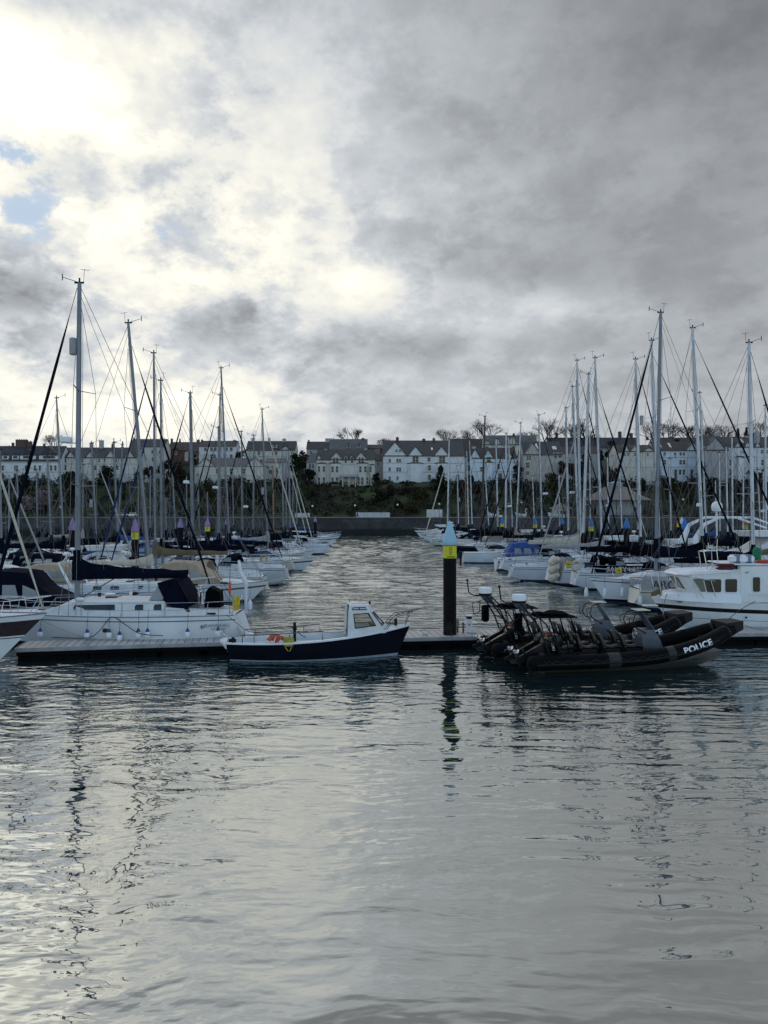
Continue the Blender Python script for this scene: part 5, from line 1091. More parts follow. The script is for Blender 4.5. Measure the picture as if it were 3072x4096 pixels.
cruiser(2790, 72, 1, L=9, label='white cruiser with rounded cabin right of the thick blue capped pile')
cruiser(2600, 93, 1, L=9.5, fly=True, label='white flybridge cruiser beside the tallest right mast')
cruiser(2260, 112, 1, L=9, canopy=CANVB, label='white cruiser with small blue cover near the kiosk', stripe=WHITE)
cruiser(2975, 63, -1, L=16, B=4.8, fb=1.9, label='large white flybridge yacht with sweeping roof at the right', fly=True, cabh=1.25, stripe=WHITE, arch=False)
big = [o for o in C.objects if o.get('label', '').startswith('large white flybridge')][0]
for x in (2.2, -2.4):                                   # satellite domes on posts, sweeping arch
    mb = MB(); mb.tube([(x, 0, 4.0), (x, 0, 6.0)], .06, 6); mb.lathe([(.30, 0), (.42, .12), (.44, .38), (.38, .62), (.22, .78), (.02, .84)], (x, 0, 6.0), 16); mb.build('satellite_dome', [WHITE], big)
mb = MB()
for s_ in (-1, 1): mb.tube([(4.6, s_ * 1.3, 3.4), (3.9, s_ * 1.4, 4.9), (2.6, s_ * 1.4, 5.5), (0, s_ * 1.4, 5.5), (-2.6, s_ * 1.4, 4.6)], [.34, .16, .10, .09, .07], 8, flat=.5)
mb.build('arch', [WHITE], big)

# labels for the sailing yachts: kind words plus the place of the mast in its side of the marina
def ordn(n): return {1: 'first', 2: 'second', 3: 'third', 4: 'fourth', 5: 'fifth', 6: 'sixth', 7: 'seventh', 8: 'eighth', 9: 'ninth', 10: 'tenth', 11: 'eleventh', 12: 'twelfth'}.get(n, None) or (str(n) + ('th' if 10 <= n % 100 <= 20 else {1: 'st', 2: 'nd', 3: 'rd'}.get(n % 10, 'th')))
# ------------------------------------------------------------------ the near yachts
CLEAR = bpy.data.materials.new('clear_glass'); CLEAR.use_nodes = True
_t = NT(CLEAR.node_tree); _g = _t.n.new('ShaderNodeBsdfGlossy'); _g.inputs['Roughness'].default_value = .03; _g.inputs['Color'].default_value = (.9, .9, .9, 1)
_tr = _t.n.new('ShaderNodeBsdfTransparent'); _tr.inputs[0].default_value = (.72, .75, .75, 1); _mx = _t.n.new('ShaderNodeMixShader'); _fr = _t.n.new('ShaderNodeFresnel'); _fr.inputs[0].default_value = 1.5
_t.l.new(_fr.outputs[0], _mx.inputs[0]); _t.l.new(_tr.outputs[0], _mx.inputs[1]); _t.l.new(_g.outputs[0], _mx.inputs[2]); _t.l.new(_mx.outputs[0], _t.n['Material Output'].inputs[0])
HR, HI = yacht(308, 33.75, 318, 1132, -1, L=11.4, B=3.7, fb=1.42, cover=CANVN, genoa=CANVN, mastm=ALU, radar=(.505, .52, .26), reflector=(.80, .26), spray=None, ports=3, wins=[(-4.05, -3.72), (-3.28, -2.92), (-2.08, -.32)], roof=(-.37, .13), rake_s=.5, chh=.66, coverh=.66, mf=.345, sheer=.06, rf=.985,
               spr=2, mw=.115, gw=.09, cbl=.43, label='x', wheel=True, stripe=STRIPE)
HR['label'] = 'nearest white yacht along the pontoon with a navy boom cover and collapsed sprayhood'; HR['group'] = 'x'; del HR['group']
YL.append((318, 'nearest white yacht with navy boom cover lying behind the pontoon', HR))
xs, xb, zz, wid, T = HI['xs'], HI['xb'], HI['zz'], HI['wid'], HI['T']
def hx(px, D=32.): return (X_(308, 33.75) - X_(px, D))       # photo column -> local x (bow is local +x, towards the left)
def side(x, q): p = HI['H'][0](T(x), q, 1); return p        # near side skin is local +y (boat turned round)
for px, wd, q in [(397, .34, .62)]:
    x = hx(px); p = side(x, q); mb = MB(); n = 14
    ring = lambda y, k=1: [(p[0] + wd/2 * k * math.copysign(abs(math.cos(a)) ** .5, math.cos(a)), y, p[2] + .09 * k * math.copysign(abs(math.sin(a)) ** .6, math.sin(a))) for a in [2*math.pi*j/n for j in range(n)]]
    mb.loft([ring(p[1] - .02), ring(p[1] + .012)]); mb.build('hull_port', [PANE], HR)
x = hx(842); p = side(x, .72); textpart('JEANNEAU', .20, HR, LETG, (p[0], p[1] + .018, p[2]), 90, 180 + math.degrees(math.atan2(side(x + .5, .7)[1] - side(x - .5, .7)[1], 1)), sx=1.1)
x = hx(842); p = side(x, .60); textpart('SUN ODYSSEY', .10, HR, LETG, (p[0], p[1] + .018, p[2] + .02), 90, 180 + math.degrees(math.atan2(side(x + .5, .6)[1] - side(x - .5, .6)[1], 1)))
p = side(hx(782), .70); mb = MB()
for k in range(4): a = k * math.pi / 4; mb.tube([(p[0] - .10 * math.cos(a), p[1] + .012, p[2] - .10 * math.sin(a)), (p[0] + .10 * math.cos(a), p[1] + .012, p[2] + .10 * math.sin(a))], .012, 4)
mb.build('star_emblem', [LETG], HR)
# half-lowered sprayhood: a leaning navy fold with clear front
def L2(px, py, D=32.6, y=0.): return (hx(px, D), y, Z_(py, D))
mb = MB(); prof = [(628, 2332), (700, 2316), (758, 2412), (738, 2436), (690, 2396), (655, 2402)]
mb.loft([[L2(a, b, y=w_ * (1 - .08 * (k % 2))) for k, (a, b) in enumerate(prof)] for w_ in (-1.1, -.6, 0, .6, 1.15)], sm=False)
mb.add([L2(700, 2316, y=1.16), L2(762, 2446, y=1.2), L2(718, 2449, y=1.2), L2(650, 2400, y=1.16)], [(0, 1, 2, 3)])
sh = mb.build('sprayhood', [CANVN], HR)
mb = MB(); mb.loft([[L2(628, 2345, y=w_), L2(655, 2400, y=w_), L2(592, 2402, y=w_ * .97)] for w_ in (-1.05, 1.05)]); mb.build('vinyl_window', [PANEC], sh)
mb = MB(); rr = [[(hx(px, 32.9), y, Z_(py, 32.9)) for px, py in [(806, 2436), (812, 2372), (828, 2352), (868, 2372), (872, 2436)]] for y in (-.38, .38)]; mb.loft(rr); mb.build('wheel_cover', [CANVK], HR)
mb = MB(); xx = hx(705); 
for px in (452, 470): pass
mb.cbox(hx(640), hx(560), -.35, .35, HI['cz'] - .02, HI['cz'] + .06, .02); mb.build('hatch', [PANE], HR)
mb = MB(); mb.cbox(hx(420), hx(370), -.32, .32, HI['crp'](-1.)[1] + HI['crp'](-1.)[2] + .02, HI['crp'](-1.)[1] + HI['crp'](-1.)[2] + .09, .02); mb.build('hatch', [PANE], HR)
# sugar scoop transom step
mb = MB(); mb.loft([[(xs + .55, -w_, zz(0) - .02), (xs + .55, w_, zz(0) - .02)] + [(xs - .12, w_, .35), (xs - .12, -w_, .35)] for w_ in (1.0, 1.001)]); mb.build('transom_step', [WHITE], HR)
def fender(px, D, z, lab, r=.12, ln=.30, grp='white fenders with blue tops along the near yacht', cap=True):
    root = thing('fender', (X_(px, D), D, z), 0, lab, 'fender', grp)
    mb = MB(); mb.lathe([(.02, -ln/2), (r * .75, -ln/2 + .03), (r, -ln/2 + .09), (r, ln/2 - .10), (r * .8, ln/2 - .03)], n=12); mb.build('body', [WHITE], root)
    mb = MB(); mb.lathe([(r * .8, ln/2 - .03), (r * .55, ln/2 + .05), (r * .12, ln/2 + .13), (.01, ln/2 + .14)], n=12); mb.build('end_cap', [BLUEH if cap else WHITE], root)
    mb = MB(); mb.tube([(0, 0, ln/2 + .12), (0, .12, ln/2 + .85)], .008, 4); mb.build('lanyard', [ROPE], root)
for px, z, lab in [(161, .68, 'white fender with blue top nearest the bow of the near yacht'), (348, .70, 'white fender with blue top below the single hull port'), (436, .72, 'white fender under the peak of the black mooring rope'), (478, .62, 'small fender right of the rope peak, low on the hull'), (553, .75, 'left fender of the close pair amidships on the near yacht'), (590, .75, 'right fender of the close pair amidships on the near yacht'), (750, .74, 'white fender left of the faded hull lettering'), (872, .78, 'white fender below the hull lettering near the stern')]:
    D = 31.85 + .3 * abs(px - 560) / 500 + (.30 if px < 200 else 0); fender(px, D - .06, z, lab)
def horseshoe(px, py, D, m, lab, w=.30, h=.58, rz=0):
    root = thing('horseshoe_buoy', (X_(px, D), D, Z_(py, D)), rz, lab, 'life buoy'); mb = MB()
    mb.tube([(-w/2 + .06, 0, -h/2), (-w/2, 0, 0), (-w/2 + .02, 0, h/2 - .16), (0, 0, h/2 - .04), (w/2 - .02, 0, h/2 - .16), (w/2, 0, 0), (w/2 - .06, 0, -h/2)], [.07, .095, .095, .09, .095, .095, .07], 8); mb.build('buoy', [m], root)
    mb = MB()
    for z in (-.1, .12): mb.cbox(-w/2 - .11, w/2 + .11, -.03, .03, z - .02, z + .02, .008)
    mb.build('strap', [mat('grey_strap', (.25, .25, .22), .6)], root)
horseshoe(946, 2412, 32.6, YEL, 'yellow horseshoe buoy on the stern rail of the nearest yacht', .16, .62, .9)
root = thing('rescue_light', (X_(919, 32.9), 32.9, Z_(2352, 32.9)), 0, 'slim orange rescue marker upright above the stern of the nearest yacht', 'rescue marker')
mb = MB(); mb.tube([(0, 0, -.28), (0, 0, -.22), (.01, 0, .2), (.01, 0, .28)], [.03, .055, .055, .03], 8); mb.build('sleeve', [ORANGE], root); mb = MB(); mb.tube([(0, 0, -1.1), (.01, 0, .9)], .012, 5); mb.build('pole', [BLACK], root)
def rope(pts, lab, r=.014, m=ROPE, name='mooring_rope'):
    # catmull-rom through world points
    ps = [Vector(p) for p in pts]; out = []
    for i in range(len(ps) - 1):
        p0, p1, p2, p3 = ps[max(0, i-1)], ps[i], ps[i+1], ps[min(len(ps)-1, i+2)]
        for k in range(6):
            t = k / 6; out.append(.5 * ((2*p1) + (p2-p0)*t + (2*p0-5*p1+4*p2-p3)*t*t + (3*p1-p0-3*p2+p3)*t*t*t))
    out.append(ps[-1]); mb = MB(); o0 = out[0]; mb.tube([p - o0 for p in out], r, 5); o = mb.build(name, [m]); o.location = o0
    return tag(o, lab, 'rope')
rope([P(205, 2549, 30.9), P(350, 2551, 31.3), P(400, 2520, 31.7), P(447, 2468, 31.9), P(500, 2498, 31.8), P(560, 2534, 31.6), P(652, 2543, 31.4)], 'black mooring rope rising to a peak on the nearest yacht', .017)
rope([P(108, 2455, 29.1), P(240, 2515, 30.2), P(350, 2556, 31.3)], 'thin grey mooring line from the left bow down to the pontoon', .009, ROPEG)
rope([P(905, 2460, 32.3), P(930, 2478, 31.9), P(975, 2515, 31.7), P(1010, 2530, 32.), P(1028, 2530, 32.3)], 'dark stern line of the nearest yacht running down to the pontoon', .012)
# left edge yacht, bow only in view
LR, LI = yacht(-309, 28.9, -300, 900, 1, L=13.2, B=3.9, fb=1.72, rake=2.0, sheer=.17, hull=WHITE, cover=CANVN, genoa=CANVC, gw=.05, spray=None, ports=0, mf=.352,
               bands=[(1., 0), (.90, 1), (.60, 0), (.57, 1), (.55, 0), (.05, 3)], hmats=[WHITE, BROWN, WHITE, ANTIF], label='x')
YL.append((-300, 'white yacht bow with broad dark brown band at the left edge', LR))

# ------------------------------------------------------------------ navy launch with white wheelhouse
LA = thing('open_launch', (-2.58, 30.75, 0), math.radians(7.5), 'navy blue open launch with a small white wheelhouse beside the pontoon', 'launch')
H = hull_fn(-3.62, 3.68, 2.15, .74, .55, -.12, sheer=.74, sw=.62, full=1.0); pt, zz_, wd_ = H
T3 = lambda x: (x + 3.62) / 7.3
hull_part(LA, H, [(1., 1), (.95, 0), (.10, 2), (.01, 3)], [NAVY, mat('black_rubbing_strake', (.01, .01, .012), .5), mat('pale_blue_boot', (.26, .34, .40), .4), ANTIF], nst=24)
mb = MB(); n = 24
for s_ in (-1, 1):
    rings = []
    for i in range(n + 1):
        t = i / n; a = pt(t, 1, s_); z = a[2]; y = a[1]
        rings.append([(a[0], y * 1.02, z - .035), (a[0], y * 1.02, z + .03), (a[0], y - s_ * min(.10, abs(y) * .6), z + .035), (a[0], y - s_ * min(.10, abs(y) * .6), z - .02)])
    mb.loft(rings if s_ > 0 else [r[::-1] for r in rings])
mb.loft([[(-3.62 - .28 * math.sin(a), .70 * math.cos(a) , .80)  for a in [math.pi * k / 8 for k in range(9)]], [(-3.62 - .28 * math.sin(a), .70 * math.cos(a), .73) for a in [math.pi * k / 8 for k in range(9)]], [(-3.6 - .10 * math.sin(a), .62 * math.cos(a), .52) for a in [math.pi * k / 8 for k in range(9)]]])
mb.build('gunwale', [WHITE], LA)
mb = MB()
for s_ in (-1, 1):
    rings = [[(pt(i/n, 1, s_)[0], pt(i/n, 1, s_)[1] - s_ * .10, pt(i/n, 1, s_)[2] + .02), (pt(i/n, .9, s_)[0], pt(i/n, .40, s_)[1] * .90, .36)] for i in range(1, 18)]
    mb.loft(rings, closed=False)
mb.build('inner_liner', [DECKW], LA)
mb = MB(); mb.loft([[(pt(i/n, 1, -1)[0], pt(i/n, .4, -1)[1] * .88, .37), (pt(i/n, 1, 1)[0], pt(i/n, .4, 1)[1] * .88, .37)] for i in range(0, 19)], closed=False); mb.build('sole', [mat('grey_sole', (.18, .18, .18), .8)], LA)
mb = MB(); mb.box(-2.5, -1.6, -.62, -.35, .38, .62); mb.box(-2.5, 1.0, .42, .66, .38, .60); mb.build('side_bench', [DECKW], LA)
mb = MB(); mb.loft([[(pt(t, 1, -1)[0], pt(t, 1, -1)[1] * .95, zz_(t) + .02), (pt(t, 1, -1)[0], 0, zz_(t) + .10), (pt(t, 1, 1)[0], pt(t, 1, 1)[1] * .95, zz_(t) + .02)] for t in [.66 + .34 * k / 10 for k in range(11)]], closed=False, sm=True); mb.build('foredeck', [DECKW], LA)
CAB = mat('wheelhouse_paint', (.66, .68, .70), .4, var=.10, scale=2.5)
def bil(A, Bq, Cq, Dq, u, v): return (Vector(A) * (1-u) + Vector(Bq) * u) * (1-v) + (Vector(Dq) * (1-u) + Vector(Cq) * u) * v
def panel_with_window(mb, fr, pn, Q, u0, u1, v0, v1, skew=0.):
    b = lambda u, v: bil(*Q, u, v)
    us = [0, u0, u1, 1]; vs_ = [0, v0, v1, 1]
    for i in range(3):
        for j in range(3):
            if i == 1 and j == 1: continue
            mb.add([b(us[i], vs_[j]), b(us[i+1], vs_[j]), b(us[i+1], vs_[j+1]), b(us[i], vs_[j+1])], [(0, 1, 2, 3)])
    c = [b(u0, v0), b(u1, v0), b(u1, v1), b(u0, v1)]; pn.add(c, [(0, 1, 2, 3)]); fr.tube(c + [c[0]], .022, 5)
cab = MB(); zc0 = .86
for s_ in (-1, 1):
    B0, B1, F0 = (1.08, s_*.80, .84), (2.62, s_*.52, 1.02), (2.86, 0, 1.08); T0, T1, F1 = (1.10, s_*.72, 1.90), (1.97, s_*.60, 1.90), (2.10, 0, 1.90)
    fr, pn = MB(), MB(); panel_with_window(cab, fr, pn, (B0, B1, T1, T0), .22, .86, .36, .90)
    w_ = fr.build('side_window', [BLACK], LA); pn.build('pane', [CLEAR], w_)
    fr, pn = MB(), MB(); panel_with_window(cab, fr, pn, (B1, F0, F1, T1), .14, .86, .30, .90)
    w_ = fr.build('windscreen', [BLACK], LA); pn.build('pane', [CLEAR], w_)
    cab.add([T0, T1, (1.93, s_*.48, 2.10), (1.16, s_*.58, 2.10)], [(0, 1, 2, 3)]); cab.add([T1, F1, (2.0, 0, 2.10), (1.93, s_*.48, 2.10)], [(0, 1, 2, 3)])
    mb = MB(); mb.tube([(1.25, s_*.665, 1.97), (1.30, s_*.63, 2.05), (1.78, s_*.59, 2.05), (1.84, s_*.615, 1.97), (1.25, s_*.665, 1.97)], .018, 5); mb.tube([(1.54, s_*.645, 1.96), (1.54, s_*.61, 2.06)], .02, 5); mb.build('grab_rail', [BLACK], LA)
cab.add([(1.16, .58, 2.10), (1.93, .48, 2.10), (2.0, 0, 2.10), (1.93, -.48, 2.10), (1.16, -.58, 2.10)], [(0, 1, 2, 3, 4)])
cab.add([(1.08, .80, .84), (1.10, .72, 1.90), (1.16, .58, 2.1), (1.16, .3, 2.1), (1.09, .3, .84)], [(0, 1, 2, 3, 4)]); cab.add([(1.08, -.80, .84), (1.10, -.72, 1.90), (1.16, -.58, 2.1), (1.16, -.3, 2.1), (1.09, -.3, .84)], [(0, 1, 2, 3, 4)])
cb = cab.build('wheelhouse', [CAB], LA); md = cb.modifiers.new('thickness', 'SOLIDIFY'); md.thickness = .03
mb = MB(); mb.cbox(2.15, 2.5, -.45, .45, .9, 1.28, .03); mb.tube([(2.05, -.28, 1.25), (2.1, -.28, 1.30)], .17, 12, flat=1.); mb.build('dashboard', [BLACK], LA)
mb = MB(); mb.box(1.3, 1.85, -.45, -.12, .4, .95); mb.box(1.3, 1.42, -.45, -.12, .95, 1.3); mb.build('helm_seat', [CANVG], LA)
mb = MB(); mb.tube([(2.02, 0, 2.1), (2.02, 0, 2.22)], .045, 8); mb.build('roof_light', [BLACK], LA); mb = MB(); mb.tube([(1.18, 0, 2.1), (1.22, 0, 2.35)], .008, 4); mb.build('aerial', [BLACK], LA)
mb = MB(); mb.cbox(1.25, 1.95, -.12, .12, 2.102, 2.13, .01); mb.build('roof_hatch', [BLACK], LA)
def g(x, s_, up=0., ins=.06): return Vector((x, s_ * (wd_(T3(x)) - ins), zz_(T3(x)) + up))
for s_ in (-1, 1):
    mb = MB(); mb.tube([g(-3.0, s_), g(-3.0, s_, .33), g(-2.3, s_, .34), g(.05, s_, .36), g(.08, s_, 0)], .022, 6)
    for x in (-2.55, -.6 if s_ > 0 else -1.2): mb.tube([g(x, s_), g(x, s_, .34)], .014, 6)
    mb.build('side_rail', [RAIL], LA)
mb = MB(); mb.tube([(-3.72, .45, .8), (-3.80, .42, 1.12), (-3.95, 0, 1.15), (-3.80, -.42, 1.12), (-3.62, -.6, 1.02)], .022, 6); mb.tube([(-3.55, -.55, .78), (-3.55, -.55, 1.05)], .022, 6); mb.build('stern_rail', [STEEL], LA)
for s_ in (-1, 1):
    mb = MB(); mb.tube([g(2.55, s_, .04), g(2.9, s_, .42, .1), g(3.05, s_, .55, .1), g(3.35, s_, .58, .05), Vector((3.98, s_ * .10, 1.86)), Vector((4.02, 0, 1.87))], .016, 6); mb.tube([g(2.66, s_, .04), g(2.95, s_, .33, .1), g(3.1, s_, .45, .1), Vector((3.80, s_ * .12, 1.78))], .014, 6); mb.tube([g(3.45, s_, 0, .03), Vector((3.62, s_ * .17, 1.72))], .014, 6); mb.build('bow_rail', [RAIL], LA)
mb = MB(); mb.cbox(3.02, 3.14, -.06, .06, 1.1, 1.50, .015); mb.build('mooring_post', [BLACK], LA)
mb = MB(); mb.tube([(-.98, .35, .35), (-.98, .35, 1.38)], .06, 8); mb.tube([(-1.06, .35, 1.12), (-.90, .35, 1.16)], .075, 8); mb.build('king_post', [BLACK], LA)
mb = MB(); mb.cbox(-3.42, -3.30, -.66, -.54, .76, .98, .02); mb.build('stern_bollard', [BLACK], LA)
rope([P(1388, 2514, 31.2), P(1370, 2528, 31.1), P(1340, 2532, 31.0), P(1300, 2529, 30.6), P(1278, 2524, 30.3)], 'grey safety rope sagging beside the wheelhouse of the launch', .012, ROPEG)
rope([P(1192, 2528, 30.4), P(1205, 2540, 31.), P(1222, 2548, 31.6), P(1245, 2545, 31.9)], 'dark rope from the launch post to the pontoon cleat', .016)
mb = MB(); c0 = P(1052, 2528, 32.2)
for k in range(5): mb.torus((-.38 + .19 * k, 0, .03 + .02 * (k % 2)), .12 + .02 * (k % 2), .014, 'z', 14, 4)
o = mb.build('rope_coil', [ROPE]); o.location = (c0.x, c0.y, .53); tag(o, 'heap of dark rope lying on the pontoon behind the launch rail', 'rope')
root = thing('life_jacket', P(1100, 2573, 29.7), .2, 'orange life ring folded against the launch side rail', 'life buoy')
mb = MB(); mb.torus((0, 0, .10), .20, .085, 'y', 18, 8, a0=.2, a1=3.1); mb.torus((-.12, .06, .02), .16, .08, 'y', 14, 8, a0=-.3, a1=2.6); mb.torus((.22, .05, .06), .14, .08, 'y', 14, 8, a0=.3, a1=3.3); mb.build('ring', [mat('faded_orange', (.55, .10, .04), .6, var=.2, scale=8, bump=.008, bscale=9)], root)
mb = MB(); mb.tube([(-.05, -.085, .02), (.0, -.09, .22), (.1, -.02, .3)], .02, 5); mb.build('strap', [LETW], root)
root = thing('yellow_bag', P(1155, 2566, 29.6), .1, 'yellow rescue sling bag hanging on the rail of the launch', 'bag')
mb = MB(); mb.cbox(-.20, .20, -.06, .06, -.20, .16, .04); mb.build('bag', [mat('olive_yellow_bag', (.36, .30, .02), .6, var=.25, scale=7, bump=.01, bscale=8)], root)
mb = MB(); mb.tube([(-.10, -.03, .15), (-.12, 0, .24)], .012, 4); mb.tube([(.12, -.03, .15), (.12, 0, .24)], .012, 4); mb.tube([(-.14, -.07, -.2), (-.02, -.09, -.36)], .014, 4); mb.tube([(.12, -.07, -.2), (.04, -.09, -.36)], .014, 4); mb.build('strap', [YEL], root)

# ------------------------------------------------------------------ police boats
TUBE = mat('tube_fabric', (.0025, .0025, .0035), .56, var=.5, scale=2.2, bump=.004, bscale=7, spec=.08); TUBE2 = mat('tube_patch', (.016, .014, .013), .55, var=.2, scale=2)
CONS = mat('console_grey', (.075, .09, .12), .5, var=.12, scale=3); SEATM = mat('seat_vinyl', (.012, .011, .012), .40, var=.3, scale=6, bump=.004, bscale=12); COWL = mat('engine_cowl_black', (.006, .007, .010), .32, spec=.3, var=.3, scale=3)
def rib():
    root = thing('police_boat', (0, 0, 0), 0, None, 'inflatable boat', 'police inflatable boats')
    path = lambda s_: [(-.02, s_*1.0, .40), (.25, s_*1.0, .42), (.8, s_*1.0, .43), (3., s_*1.02, .45), (4.6, s_*1.02, .53), (5.8, s_*.96, .70), (6.8, s_*.80, .94), (7.6, s_*.55, 1.20), (8.15, s_*.34, 1.40)]
    for s_ in (-1, 1):
        mb = MB(); pts = [Vector(p) for p in path(s_)]; fine = []
        for i in range(len(pts) - 1):
            for k in range(4): fine.append(pts[i].lerp(pts[i+1], k / 4))
        fine.append(pts[-1])
        for _ in range(2): fine = [fine[0]] + [(fine[i-1] + fine[i]*2 + fine[i+1]) / 4 for i in range(1, len(fine)-1)] + [fine[-1]]
        rad = [.10, .20, .26] + [.275] * (len(fine) - 3); rad[-4:] = [.265, .255, .245, .24]
        mb.tube(fine, rad, 16, m=0)
        for fi in (12, 18, 29): mb.tube([fine[fi], fine[fi + 1]], .282 if fi < 25 else .258, 16, m=1)
        tb = mb.build('tube', [TUBE, TUBE2], root)
        mb = MB(); mb.tube([p + Vector((0, s_ * .275, -.03)) for p in fine[4:-5]], .035, 6); mb.build('rubbing_strake', [RUBBER], tb)
        mb = MB(); gl = []
        for fi in range(6, len(fine) - 4): gl += [fine[fi] + Vector((0, s_ * .262, .10)), (fine[fi] + fine[fi + 1]) / 2 + Vector((0, s_ * .285, .015))]
        mb.tube(gl, .012, 4); mb.build('grab_line', [ROPE], tb)
        mb = MB()
        for fi in (10, 16, 24): q = fine[fi] + Vector((0, -s_ * .12, .25)); mb.tube([q + Vector((-.15, 0, -.01)), q + Vector((-.1, 0, .05)), q + Vector((.1, 0, .05)), q + Vector((.15, 0, -.01))], .018, 5)
        mb.build('grab_handle', [RUBBER], tb)
        if s_ < 0:                                     # white lettering wrapped on the near tube
            cxs = 6.35
            for body, mx in (('POLICE', 0),):
                o = textpart(body, .32, tb, LETW, (0, 0, 0), 90, 0, depth=0.0, fat=.009)
                import bmesh
                bm = bmesh.new(); bm.from_mesh(o.data); bmesh.ops.triangulate(bm, faces=bm.faces[:]); bmesh.ops.subdivide_edges(bm, edges=bm.edges[:], cuts=3, use_grid_fill=True); bm.to_mesh(o.data); bm.free()
                for v in o.data.vertices:
                    u, zq = v.co.x * 1.12, v.co.z; xx = cxs + u
                    j = min(range(len(fine) - 1), key=lambda q: abs(fine[q].x - xx)); j = min(j, len(fine) - 2); j = j - 1 if fine[j].x > xx and j > 0 else j
                    f_ = (xx - fine[j].x) / (fine[j+1].x - fine[j].x); c = fine[j].lerp(fine[j+1], f_); rr = .296
                    t_ = (fine[j+1] - fine[j]).normalized(); ph = (zq + .05) / rr; up = Vector((-t_.z, 0, t_.x)).normalized(); out = Vector((0, -1, 0)); out = (out - t_ * out.dot(t_)).normalized(); up = (up - out * up.dot(out)).normalized()
                    v.co = c + out * rr * math.cos(ph) + up * rr * math.sin(ph)
    mb = MB(); mb.loft([[(x, -w_, z + .02), (x, -w_, z + h_), (x, w_, z + h_), (x, w_, z + .02)] for x, w_, z, h_ in [(7.85, .55, 1.14, .50), (8.25, .50, 1.22, .46), (8.62, .40, 1.36, .34)]]); mb.build('bow_nose', [RUBBER], root)
    mb = MB(); nl = 10; rings = []
    for i in range(nl + 1):
        x = .6 + 7.1 * i / nl; t = i / nl; k = -.40 + 1.35 * max(0, t - .45) ** 1.9 * 1.35; w_ = .95 * (1 - max(0, t - .55) ** 2 * 2.6); zc_ = .30 + .75 * max(0, t - .4) ** 1.6
        rings.append([(x, -w_, zc_), (x, -w_ * .95, zc_ - .10), (x, 0, k), (x, w_ * .95, zc_ - .10), (x, w_, zc_)])
    mb.loft(rings); mb.build('rigid_hull', [mat('grey_rib_hull', (.07, .08, .08), .4)], root)
    mb = MB(); mb.box(.65, 6.6, -.78, .78, .30, .36); mb.box(.60, .70, -.8, .8, .0, .72); mb.build('deck', [mat('dark_deck', (.03, .03, .03), .8)], root)
    for k, x in enumerate((1.55, 2.45, 3.35, 4.15)):
        for s_ in (-.38, .38):
            mb = MB(); mb.loft([[(x - .30 + a, s_ - .17, z), (x + .36 - a, s_ - .17 + a * .3, z), (x + .36 - a, s_ + .17 - a * .3, z), (x - .30 + a, s_ + .17, z)] for z, a in ((.36, 0), (.80, .05))]); st = mb.build('seat_pod', [BLACK], root)
            mb = MB(); mb.loft([[(x + u, s_ + .17 * math.cos(a), z + .07 * math.sin(a)) for a in [2*math.pi*j/10 for j in range(10)]] for u, z in ((-.32, .94), (-.2, .87), (0, .84), (.2, .88), (.36, .86), (.42, .80))], sm=True); mb.build('cushion', [SEATM], st)
            mb = MB(); mb.loft([[(x + u, s_ - w_, z), (x + u + .10, s_ - w_, z + .02), (x + u + .10, s_ + w_, z + .02), (x + u, s_ + w_, z)] for u, z, w_ in ((-.30, .82, .15), (-.40, 1.10, .15), (-.50, 1.32, .12))], sm=False)
            mb.tube([(x - .50, s_ - .12, 1.26), (x - .56, s_ - .10, 1.42), (x - .56, s_ + .10, 1.42), (x - .50, s_ + .12, 1.26)], .018, 5); mb.build('backrest', [SEATM], st)
            if k < 3: mb = MB(); mb.tube([(x + .38, s_ - .12, .78), (x + .30, s_ - .12, 1.16), (x + .30, s_ + .12, 1.16), (x + .38, s_ + .12, .78)], .018, 5); mb.build('hand_hold', [BLACK], st)
    mb = MB(); mb.loft([[(4.62, -.42, .36), (5.62, -.34, .36), (5.62, .34, .36), (4.62, .42, .36)], [(4.58, -.42, 1.15), (5.34, -.30, 1.05), (5.34, .30, 1.05), (4.58, .42, 1.15)], [(4.66, -.36, 1.42), (5.12, -.28, 1.42), (5.12, .28, 1.42), (4.66, .36, 1.42)]]); cs = mb.build('console', [CONS], root)
    mb = MB(); mb.loft([[(5.10, -.30, 1.42), (5.14, -.30, 1.42), (5.14, .30, 1.42), (5.10, .30, 1.42)], [(4.66, -.22, 2.08), (4.70, -.22, 2.08), (4.70, .22, 2.08), (4.66, .22, 2.08)]]); mb.build('windscreen', [CONS], cs)
    mb = MB()
    for s_ in (-1, 1): mb.tube([(4.75, s_*.38, 1.30), (4.35, s_*.40, 1.52), (4.22, s_*.40, 1.72), (4.32, s_*.38, 2.02), (4.62, s_*.26, 2.12), (4.78, s_*.24, 2.10)], .022, 6); mb.tube([(4.30, s_*.40, 1.58), (4.12, s_*.40, 1.62), (4.08, s_*.40, 1.88), (4.24, s_*.39, 1.92)], .016, 5)
    mb.tube([(4.62, -.26, 2.12), (4.62, .26, 2.12)], .022, 6); mb.build('console_rail', [BLACK], cs)
    mb = MB(); mb.cbox(4.46, 4.98, -.30, .30, 2.125, 2.155, .01); mb.build('screen_top', [CANVC], cs)
    mb = MB(); mb.torus((4.42, -.12, 1.28), .17, .016, 'x', 16, 5); mb.tube([(4.42, -.12, 1.28), (4.62, -.12, 1.24)], .03, 6); mb.build('steering_wheel', [STEEL], cs)
    mb = MB(); mb.cbox(5.14, 5.36, -.18, .18, .70, 1.0, .02); mb.build('console_locker', [CANVG], cs)
    mb = MB()                                          # a-frame carrying radar and aerials
